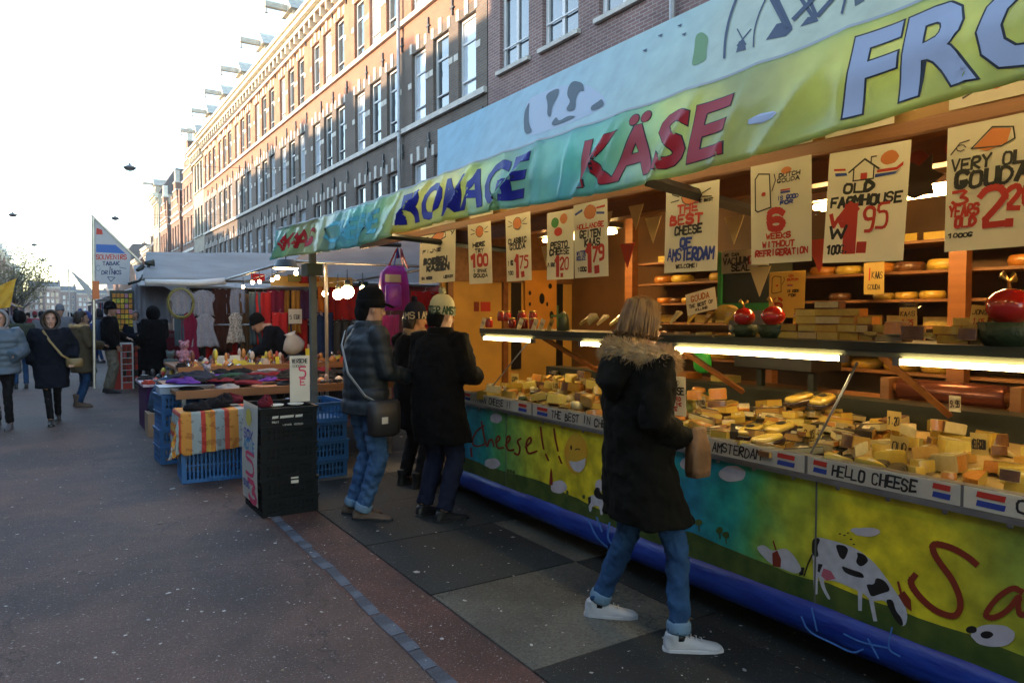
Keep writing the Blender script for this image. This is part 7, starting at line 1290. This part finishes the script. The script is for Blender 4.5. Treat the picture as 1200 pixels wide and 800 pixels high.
def halfw(r, h, p, q):
    b = MB().use(q); pts = arc(r, 0, math.pi, 12); n = len(pts); b.add([(x, y, 0) for x, y in pts]+[(x, y, h) for x, y in pts], [tuple(range(n, 2*n)), tuple(reversed(range(n)))]+[(i, i+1, n+i+1, n+i) for i in range(n-1)]); b.use(p); b.quad((r, -.0005, 0), (-r, -.0005, 0), (-r, -.0005, h), (r, -.0005, h)); return b
def block(l, w, h, p, q):
    b = MB().use(p); b.box(-l, l, -w, w, .004, h-.004); b.use(q); b.box(-l-.002, l+.002, -w+.003, w-.003, 0, .0035); b.box(-l-.002, l+.002, -w+.003, w-.003, h-.0035, h); b.box(-l-.003, -l-.0005, -w, w, .004, h-.004); b.use(WLAB); b.quad((-.03, -.02, h+.0008), (.03, -.02, h+.0008), (.03, .02, h+.0008), (-.03, .02, h+.0008)); return b
protos = {
 'wedge': [wedge(.15, .75, .07, PASTE[i % 4], RIND[(0, 3, 1, 1)[i % 4]]).mesh('cheese_wedge') for i in range(4)],
 'bigwedge': [wedge(.20, .95, .10, PASTE[i % 4], RIND[(0, 0, 3, 1)[i % 4]]).mesh('cheese_wedge') for i in range(4)],
 'thin': [wedge(.18, .5, .03, PASTE[i % 4], RIND[(0, 1, 3, 1)[i % 4]]).mesh('cheese_slice') for i in range(4)],
 'block': [block(.075, .05, .045, PASTE[i % 4], RIND[(0, 3, 1, 2)[i % 4]]).mesh('cheese_block') for i in range(4)],
 'log': [block(.10, .035, .04, PASTE[2], RIND[2]).mesh('cheese_block')],
 'half': [halfw(.12, .08, PASTE[i], RIND[(0, 3)[i]]).mesh('half_cheese') for i in range(2)],
 'wheel': [wheel(.12, .085, q).mesh('round_cheese') for q in (RIND[0], RIND[3], RIND[1], PASTE[1])],
 'baby': [wheel(.045, .055, q, 12, .1).mesh('small_round_cheese') for q in (RIND[2], RIND[4], RIND[3], PASTE[2])]}
def rounded(me, w_):
    bm = bmesh.new(); bm.from_mesh(me); bmesh.ops.remove_doubles(bm, verts=bm.verts, dist=.0003)
    es = [e for e in bm.edges if len(e.link_faces) == 2 and e.calc_face_angle(0) > .6]
    bmesh.ops.bevel(bm, geom=es, offset=w_, segments=2, affect='EDGES', clamp_overlap=True); bm.to_mesh(me); bm.free()
for k_, w_ in (('wedge', .004), ('bigwedge', .005), ('thin', .003), ('half', .004)):
    for me in protos[k_]: rounded(me, w_)
LBL = {'wedge': ('cheese_wedge', 'cheese'), 'bigwedge': ('cheese_wedge', 'cheese'), 'thin': ('cheese_slice', 'cheese'), 'block': ('cheese_block', 'cheese'), 'log': ('cheese_block', 'cheese'), 'half': ('half_cheese', 'cheese'), 'wheel': ('round_cheese', 'cheese'), 'baby': ('small_round_cheese', 'cheese')}
KN = {'wedge': 'yellow cheese wedge', 'bigwedge': 'large thick cheese wedge', 'thin': 'thin flat cheese wedge', 'block': 'small cut cheese block', 'log': 'long pale cheese block with dark rind', 'half': 'half round cheese', 'wheel': 'whole round cheese', 'baby': 'small round cheese'}
def ch(kind, x, y, z, where, rz=None, rx=0, ry=0, s=1, k=None, label=None):
    L = protos[kind]; me = L[k % len(L)] if k is not None else random.choice(L); nm, cat = LBL[kind]; o = obj(nm, me); o.location = (x, y, z); o.rotation_euler = (rx, ry, uni(0, 6.28) if rz is None else rz); o.scale = (s, s, s)
    lb = label or '%s %s' % (KN[kind], where); tag(o, lb, cat, None if label else KN[kind]+'s '+where); return o
def deckz(x): return .886+(x-2.955)*.1333
# ---- right hand display: dense small packs at the left, big wedges at the right
W1 = 'on the counter behind the HELLO CHEESE strip'; W2 = 'on the counter behind the HELLO AMSTERDAM strip'; W3 = 'on the counter left of the blonde woman'; W4 = 'at the near end of the counter'
def zone(y0, y1, dx, dy, kinds, where, sc=(.9, 1.15), jit=.02, zlift=.002, layers=.55):
    x = 3.10 if 'bigwedge' in kinds else 3.0
    while x < 3.74:
        y = y0+uni(0, dy*.5)
        while y < y1:
            kd = random.choice(kinds); s_ = uni(*sc); px, py = x+uni(-jit, jit), y+uni(-jit, jit); t_ = uni(-.35, .05)
            ch(kd, px, py, deckz(px)+zlift, where, None if kd in ('wedge', 'bigwedge', 'half', 'thin') else uni(-.5, .5), 0, -.13, s_)
            if rnd() < layers and kd not in ('bigwedge', 'half'): ch(kd, px+uni(-.02, .02), py+uni(-.02, .02), deckz(px)+zlift+{'wedge': .07, 'thin': .03, 'block': .045, 'log': .04, 'wheel': .085, 'baby': .055}[kd]*s_+.002, where, None, uni(-.1, .1), -.15, s_*.95)
            y += dy*uni(.9, 1.15)
        x += dx
zone(.35, 1.74, .11, .13, ['bigwedge', 'wedge', 'half', 'thin', 'thin', 'wedge'], W1, (.5, .78))
zone(-.6, .3, .18, .2, ['bigwedge', 'wedge', 'half'], W4)
zone(1.66, 2.0, .15, .15, ['wedge', 'thin', 'wedge'], W1, (.7, .9))
zone(2.05, 3.05, .075, .12, ['block', 'log', 'block', 'thin'], W2, (.75, 1.0), .01, layers=.7)
zone(3.1, 4.3, .11, .14, ['baby', 'baby', 'wedge', 'block', 'thin'], W3, (.8, 1.1)); zone(4.35, 5.25, .12, .13, ['baby', 'block', 'wedge'], W3, (.75, 1.0))
# dark waxed row at the lettered rail
for i in range(14): ch('baby', 3.0+.05*(i % 3), 1.68+.075*(i//3)*1.0+.02*(i % 3), deckz(3.03)+.004, 'in the dark waxed row at the rail', 0, 0, -.13, .8, 0)
for i in range(14): o = ch('baby', 3.02+.02*(i % 2), 3.45+.075*i*.9, deckz(3.02)+.004, 'in the white row at the rail', 0, 0, -.13, .75, 3 if i % 3 else 1)
for i in range(10): ch('block', 3.12+.06*(i % 2), 3.8+.1*i, deckz(3.12)+.004, 'of green herb cheese in the middle of the left counter', uni(-.4, .4), 0, -.13, .9, None).data = protos['baby'][1] if i % 2 else protos['block'][0]
# price cards on sticks
for i, (px, py, X, tx, lb) in enumerate(((962, 478, 3.5, '1.50', 'yellow price card on a stick behind the glass stay'), (948, 510, 3.2, '2.95', 'yellow price card among the small cheeses at centre'), (1052, 522, 3.2, 'OUD', 'leaning yellow price card before the big brown wedges'), (1150, 520, 3.3, 'BELEGEN', 'large yellow price card leaning on wedges at the right'), (1048, 492, 3.5, '1.20', 'yellow price card at the back of the right display'), (602, 447, 3.4, 'GOUDA', 'yellow price card standing left on the far counter'), (650, 450, 3.3, '1.75', 'small tilted yellow price card on the far counter'), (575, 462, 3.1, '2.20', 'white price card leaning in front at the far end'), (592, 465, 3.1, '3.10', 'second white price card leaning beside the glass stay'), (820, 478, 3.5, '1.10', 'pale price card at the back beside the smoked cheese sign'), (1120, 470, 3.6, '9.95', 'narrow card at the back right of the display'))):
    p = onX(px, py, X); sz = .075 if i < 6 else .06; poster('cheese_card', lb, p.y+sz/2, max(p.z-.05, deckz(X)+.03), sz*1.1, sz*1.25, [(tx, .12, .3, .76, .4, INK, .06)], None, uni(-.1, .1), PAPERY if 'yellow' in lb else PAPER, X, uni(-.35, .35))
# dark platter boxes and big packs behind centre
SALM = mat('dark_pack', (.035, .02, .02), rough=.25, coat=.5)
for i, (px, py, X) in enumerate(((938, 470, 3.55), (965, 472, 3.5), (880, 508, 3.1), (915, 505, 3.15), (900, 518, 3.02))):
    p = onX(px, py, X); b = MB(True); 
    t = thing('cheese_pack', ['oval topped yellow pack with dark rim, left of two', 'oval topped yellow pack with round dark label', 'glossy yellow pack in dark tray by the rail', 'second glossy pack in dark tray by the rail', 'small glossy pack in dark tray at the rail'][i], 'cheese pack', (X, p.y, max(p.z-.02, deckz(X)+.003)), uni(-.3, .3)); t.rotation_euler.y = -.2
    b.loft([[(w_*math.copysign(abs(math.cos(a))**.55, math.cos(a)), d_*math.copysign(abs(math.sin(a))**.55, math.sin(a)), z) for a in [2*math.pi*k/16 for k in range(16)]] for z, w_, d_ in ((0, .08, .05), (.03, .09, .06), (.034, .085, .055))]); b.build('tray', SALM, t); b = MB(True); b.loft([[(w_*math.copysign(abs(math.cos(a))**.6, math.cos(a)), d_*math.copysign(abs(math.sin(a))**.6, math.sin(a)), z) for a in [2*math.pi*k/16 for k in range(16)]] for z, w_, d_ in ((.034, .08, .052), (.05, .078, .05), (.056, .07, .042))]); b.build('cheese', mat('glossy_cheese', (.6, .42, .08), rough=.2, coat=.6), t)
    if i in (1, 2, 3): b = MB(); b.lathe([(0, .0), (.024, 0), (.024, .002), (0, .002)], 14, (.02, .01, .057)); b.build('round_label', BLKP, t)
# ---- the far counter: jars, tall boxes
JR = mat('red_jar', (.38, .03, .02), rough=.12, coat=.5); JG = mat('amber_jar', (.4, .16, .02), rough=.12, coat=.5); GOLD = mat('gold_lid', (.5, .33, .1), rough=.3, metal=.9); JD = mat('dark_jar', (.03, .03, .015), rough=.12, coat=.5)
def jar(label, x, y, z, m, s=1, group=None):
    t = thing('jar', label, 'jar', (x, y, z), 0, group); b = MB(True); b.lathe([(.0, 0), (.036*s, 0), (.04*s, .01*s), (.04*s, .07*s), (.03*s, .085*s)], 14); b.build('glass', m, t); b = MB(True); b.lathe([(.033*s, .085*s), (.034*s, .087*s), (.034*s, .10*s), (.0, .104*s)], 14); b.build('lid', GOLD, t); return t
for i in range(16): jar('jar with gold lid in the row at the back of the far counter', 3.5+.1*(i % 2), 3.4+.11*i, deckz(3.5)+.006, random.choice([JR, JG, JD]), 1, 'jars at the back of the far counter')
# ---- upper shelf
UZ = 1.470
def red_basket(label, y, s=1.0, x=3.3):
    t = thing('gift_basket', label, 'gift basket', (x, y, UZ)); b = MB(True); b.lathe([(.0, 0), (.06*s, 0), (.075*s, .03*s), (.08*s, .07*s)], 16); b.build('basket', mat('dark_green_basket', (.03, .06, .03), rough=.5, bump=.6, bscale=60), t); b = MB(True); b.ball((0, 0, .115*s), (.062*s, .062*s, .055*s), 16); b.build('red_cheese', mat('red_wax', (.5, .015, .01), rough=.15, coat=.8), t)
    b = MB(True); b.tube([(0, 0, .165*s), (.01, .01, .19*s), (.03*s, .0, .205*s)], [.012*s, .006*s, .02*s], 6, flat=.4); b.tube([(0, 0, .165*s), (-.01, .0, .19*s), (-.03*s, .01, .21*s)], [.012*s, .006*s, .018*s], 6, flat=.4); b.build('ribbon', GOLD, t); return t
def atX(px, X): return onX(px, 385, X).y
red_basket('left of two red waxed gift cheeses with ribbon on the upper shelf', atX(872, 3.2), .95, 3.2); red_basket('right of two red waxed gift cheeses, beside the yellow notice', atX(906, 3.2), 1.0, 3.2); red_basket('large red ribboned gift basket at the right end of the upper shelf', atX(1182, 3.2), 1.35, 3.2)
W5 = 'leaning on the upper shelf over the lit tube'; W6 = 'stacked on the upper shelf over the lit tube'
for px in (786, 806, 826, 850, 930): ch('thin', 3.22, atX(px, 3.22), UZ+.06, W5, uni(-.3, .3), .0, -.75, uni(.55, .7))
for px in (790, 815, 838, 858): ch('thin', 3.12, atX(px, 3.12), UZ+.004, W5, uni(-.3, .3), 0, 0, .55)
for px, n in ((950, 4), (975, 5), (995, 4), (1012, 3), (926, 2), (1045, 2), (1120, 2), (1140, 3)):
    for k in range(n): ch('block', 3.2+uni(-.01, .01), atX(px, 3.2)+uni(-.01, .01), UZ+.002+.038*k, W6, 1.57+uni(-.25, .25), 0, 0, uni(.74, .86), random.choice((0, 2, 1)))
for px, kd in ((1030, 'thin'), (1085, 'bigwedge'), (1062, 'bigwedge'), (1100, 'thin'), (1150, 'wedge')): ch(kd, 3.22, atX(px, 3.22), UZ+.01, W5, 3.1+uni(-.4, .4), 0, uni(-.3, 0), .6 if kd != 'wedge' else .7)
o = ch('half', 3.3, atX(848, 3.3), UZ+.1, '', 0, 0, 0, .75, 0, 'half round yellow cheese standing behind the gifts on the upper shelf'); o.rotation_euler = (math.pi/2, 0, math.pi/2); o.location.z = UZ+.09
for px, kd in ((735, 'thin'), (715, 'thin'), (700, 'thin'), (690, 'wedge'), (680, 'thin')): ch(kd, 3.22, atX(px, 3.22), UZ+.04, 'leaning on the upper shelf left of the blonde woman', uni(-.3, .3), 0, -.6, .65)
for i, px in enumerate((573, 583, 600, 607, 614, 620, 625, 590)): jar('red jar with gold lid on the far end of the upper shelf', 3.4+.04*(i % 2), atX(px, 3.4), UZ+(.06 if i % 2 else .0), JR, .9, 'red jars on the far end of the upper shelf')
for i, px in enumerate((562, 605, 622, 630, 640)): poster('shelf_card', ['white tilted card at the far left of the upper shelf', 'narrow tilted card before the red jars', 'pale tilted card right of the red jars', 'white tilted card with round seal', 'greenish tilted card near the windmill tin'][i], atX(px, 3.12), UZ+.005, .045, .10, [('OUD', .15, .5, .7, .2, INK, .05)], None, .45, PAPER if i != 4 else PAPERY, 3.12, .2)
t = thing('windmill_tin', 'grey green mill shaped tin on the upper shelf at centre left', 'tin', (3.25, atX(660, 3.25), UZ)); b = MB(True); b.lathe([(.0, 0), (.05, 0), (.042, .09), (.035, .12), (.01, .14)], 14); b.build('mill_body', mat('grey_green_tin', (.14, .17, .11), rough=.4, metal=.3), t); b = MB(); b.box(-.055, -.050, -.008, .008, .03, .19, Rm(0, 'X')); b.box(-.057, -.051, -.08, .08, .102, .118); b.build('mill_sails', mat('green_tin', (.10, .25, .06), rough=.4), t)
# cellophane bag
t = thing('cellophane_bag', 'clear cellophane bag with glittering tied top on the upper shelf', 'bag', (3.22, atX(1066, 3.22), UZ+.07)); CEL = mat('cellophane', (.5, .48, .42), rough=.08, trans=.6, alpha=.55, spec=.8); b = MB()
for k in range(60): a = uni(0, 6.28); p = Vector((uni(-.02, .02), uni(-.03, .03), uni(.02, .12))); d1 = Vector((uni(-1, 1), uni(-1, 1), uni(-1, 1)))*.018; d2 = Vector((uni(-1, 1), uni(-1, 1), uni(-1, 1)))*.012; b.add([p, p+d1, p+d2], [(0, 1, 2)])
b.build('crinkled_top', CEL, t)['kind'] = 'stuff'; poster('shelf_card', 'yellowish price card under the glittering bag', atX(1054, 3.14), UZ+.06, .075, .095, [('KAAS', .1, .62, .8, .2, INK, .04), ('1.25', .2, .2, .6, .25, INKR, .05)], None, .0, PAPERY, 3.14); poster('shelf_card', 'pale leaning card at the right of the upper shelf', atX(1135, 3.14), UZ+.07, .06, .095, [('JONG', .1, .62, .8, .2, INK, .04), ('1.05', .2, .2, .6, .25, INKR, .05)], None, .1, PAPERY, 3.14, .3)
# ---- rear shelves of whole cheeses
RR = {0: ('wheel', .9), 1: ('wheel', 1.0), 2: ('half', .8), 3: ('wheel', .62), 4: ('wheel', .8), 5: ('half', .9)}
for j, z in enumerate(zs):
    y = .35
    while y < 5.0:
        if abs(y-2.2) < .14 or abs(y-3.55) < .14: y += .12; continue
        kd, s_ = RR[j]; s_ *= uni(.85, 1.05)
        if rnd() < .85: o = ch(kd, 4.78, y, z+.001, 'on the rear shelf %s' % ('row low down', 'second row up', 'third row up', 'fourth row up', 'fifth row up', 'top row')[j], uni(0, 6) if kd == 'wheel' else -math.pi/2, 0, 0, min(s_, .95))
        y += .27*s_ if kd == 'wheel' else .23
# ---- work zone: scale box, roll, bag, tin
b = MB(); b.box(-.16, .16, -.30, .30, 0, .15); o = b.build('dark_case', BLKP, bevel=.008); p = onX(905, 438, 3.98); o.location = (4.12, p.y, 1.23); tag(o, 'long dark case standing on the rear counter in the middle', 'case')
b = MB(); b.box(-.12, .12, -.24, .24, 0, .07); o = b.build('yellow_tray', mat('pale_yellow_tray', (.5, .36, .12), rough=.5)); o.location = (4.12, p.y, 1.383); tag(o, 'pale yellow tray resting on the dark case', 'tray')
for i in range(2): b = MB(); b.box(-.02, .02, -.02, .02, 1.10, 1.228); o = b.build('case_foot', DARKM); o.location = (4.12, p.y+(-.2, .2)[i], 0); tag(o, 'short dark block under the %s end of the dark case' % ('near', 'far')[i], 'block')
t = thing('wrap_roll', 'thick roll of shiny brown wrapping foil on the rear counter', 'roll', (4.1, 2.0, 1.17)); b = MB(True); b.tube([(0, -.27, 0), (0, .27, 0)], .06, 18); b.build('foil', mat('brown_foil', (.18, .06, .04), rough=.25, metal=.5), t); b = MB(True); b.tube([(0, -.31, 0), (0, .31, 0)], .028, 10); b.build('core', ORANGEW, t); b = MB(); b.box(-.06, .06, -.36, -.31, -.07, .06); b.box(-.06, .06, .31, .36, -.07, .06); b.build('holder', SHELFW, t)
p = onX(823, 422, 3.9); b = MB(True); b.loft([[(w_*math.cos(a)+.01*math.sin(z*60), d_*math.sin(a), z) for a in [2*math.pi*k/12 for k in range(12)]] for z, w_, d_ in ((-.09, .03, .04), (-.06, .05, .07), (.0, .05, .075), (.07, .045, .06))]); o = b.build('green_bag', mat('bright_green_bag', (.03, .42, .06), rough=.35, bump=.5, bscale=20)); o.location = p; tag(o, 'bright green plastic bag hanging behind the lit tube', 'bag')
for i, (px, c) in enumerate(((780, PASTE[1]), (800, RIND[3]), (845, PASTE[0]))): p = onX(px, 450, 4.05); b = MB(); b.box(-.08, .08, -.07, .07, 0, .05); o = b.build('rear_packet', c); o.location = (4.1, p.y, 1.102); tag(o, ['yellow packet on the rear counter by the smoked cheese sign', 'orange packet on the rear counter below the green bag', 'pale packet on the rear counter left of the dark case'][i], 'packet')
# ================================================================ AIR
b = MB(); b.box(-60, 60, -45, 420, -1.2, 19.5); hz_ = b.build('haze'); hz_['kind'] = 'stuff'
hm_ = bpy.data.materials.new('haze_air'); hm_.use_nodes = True; N_, L_ = hm_.node_tree.nodes, hm_.node_tree.links
N_.remove(N_['Principled BSDF']); pv_ = N_.new('ShaderNodeVolumePrincipled'); pv_.inputs['Density'].default_value = .0007; pv_.inputs['Color'].default_value = (.86, .9, .96, 1); pv_.inputs['Anisotropy'].default_value = .35
L_.new(pv_.outputs[0], [n for n in N_ if n.type == 'OUTPUT_MATERIAL'][0].inputs['Volume']); hz_.data.materials.append(hm_)
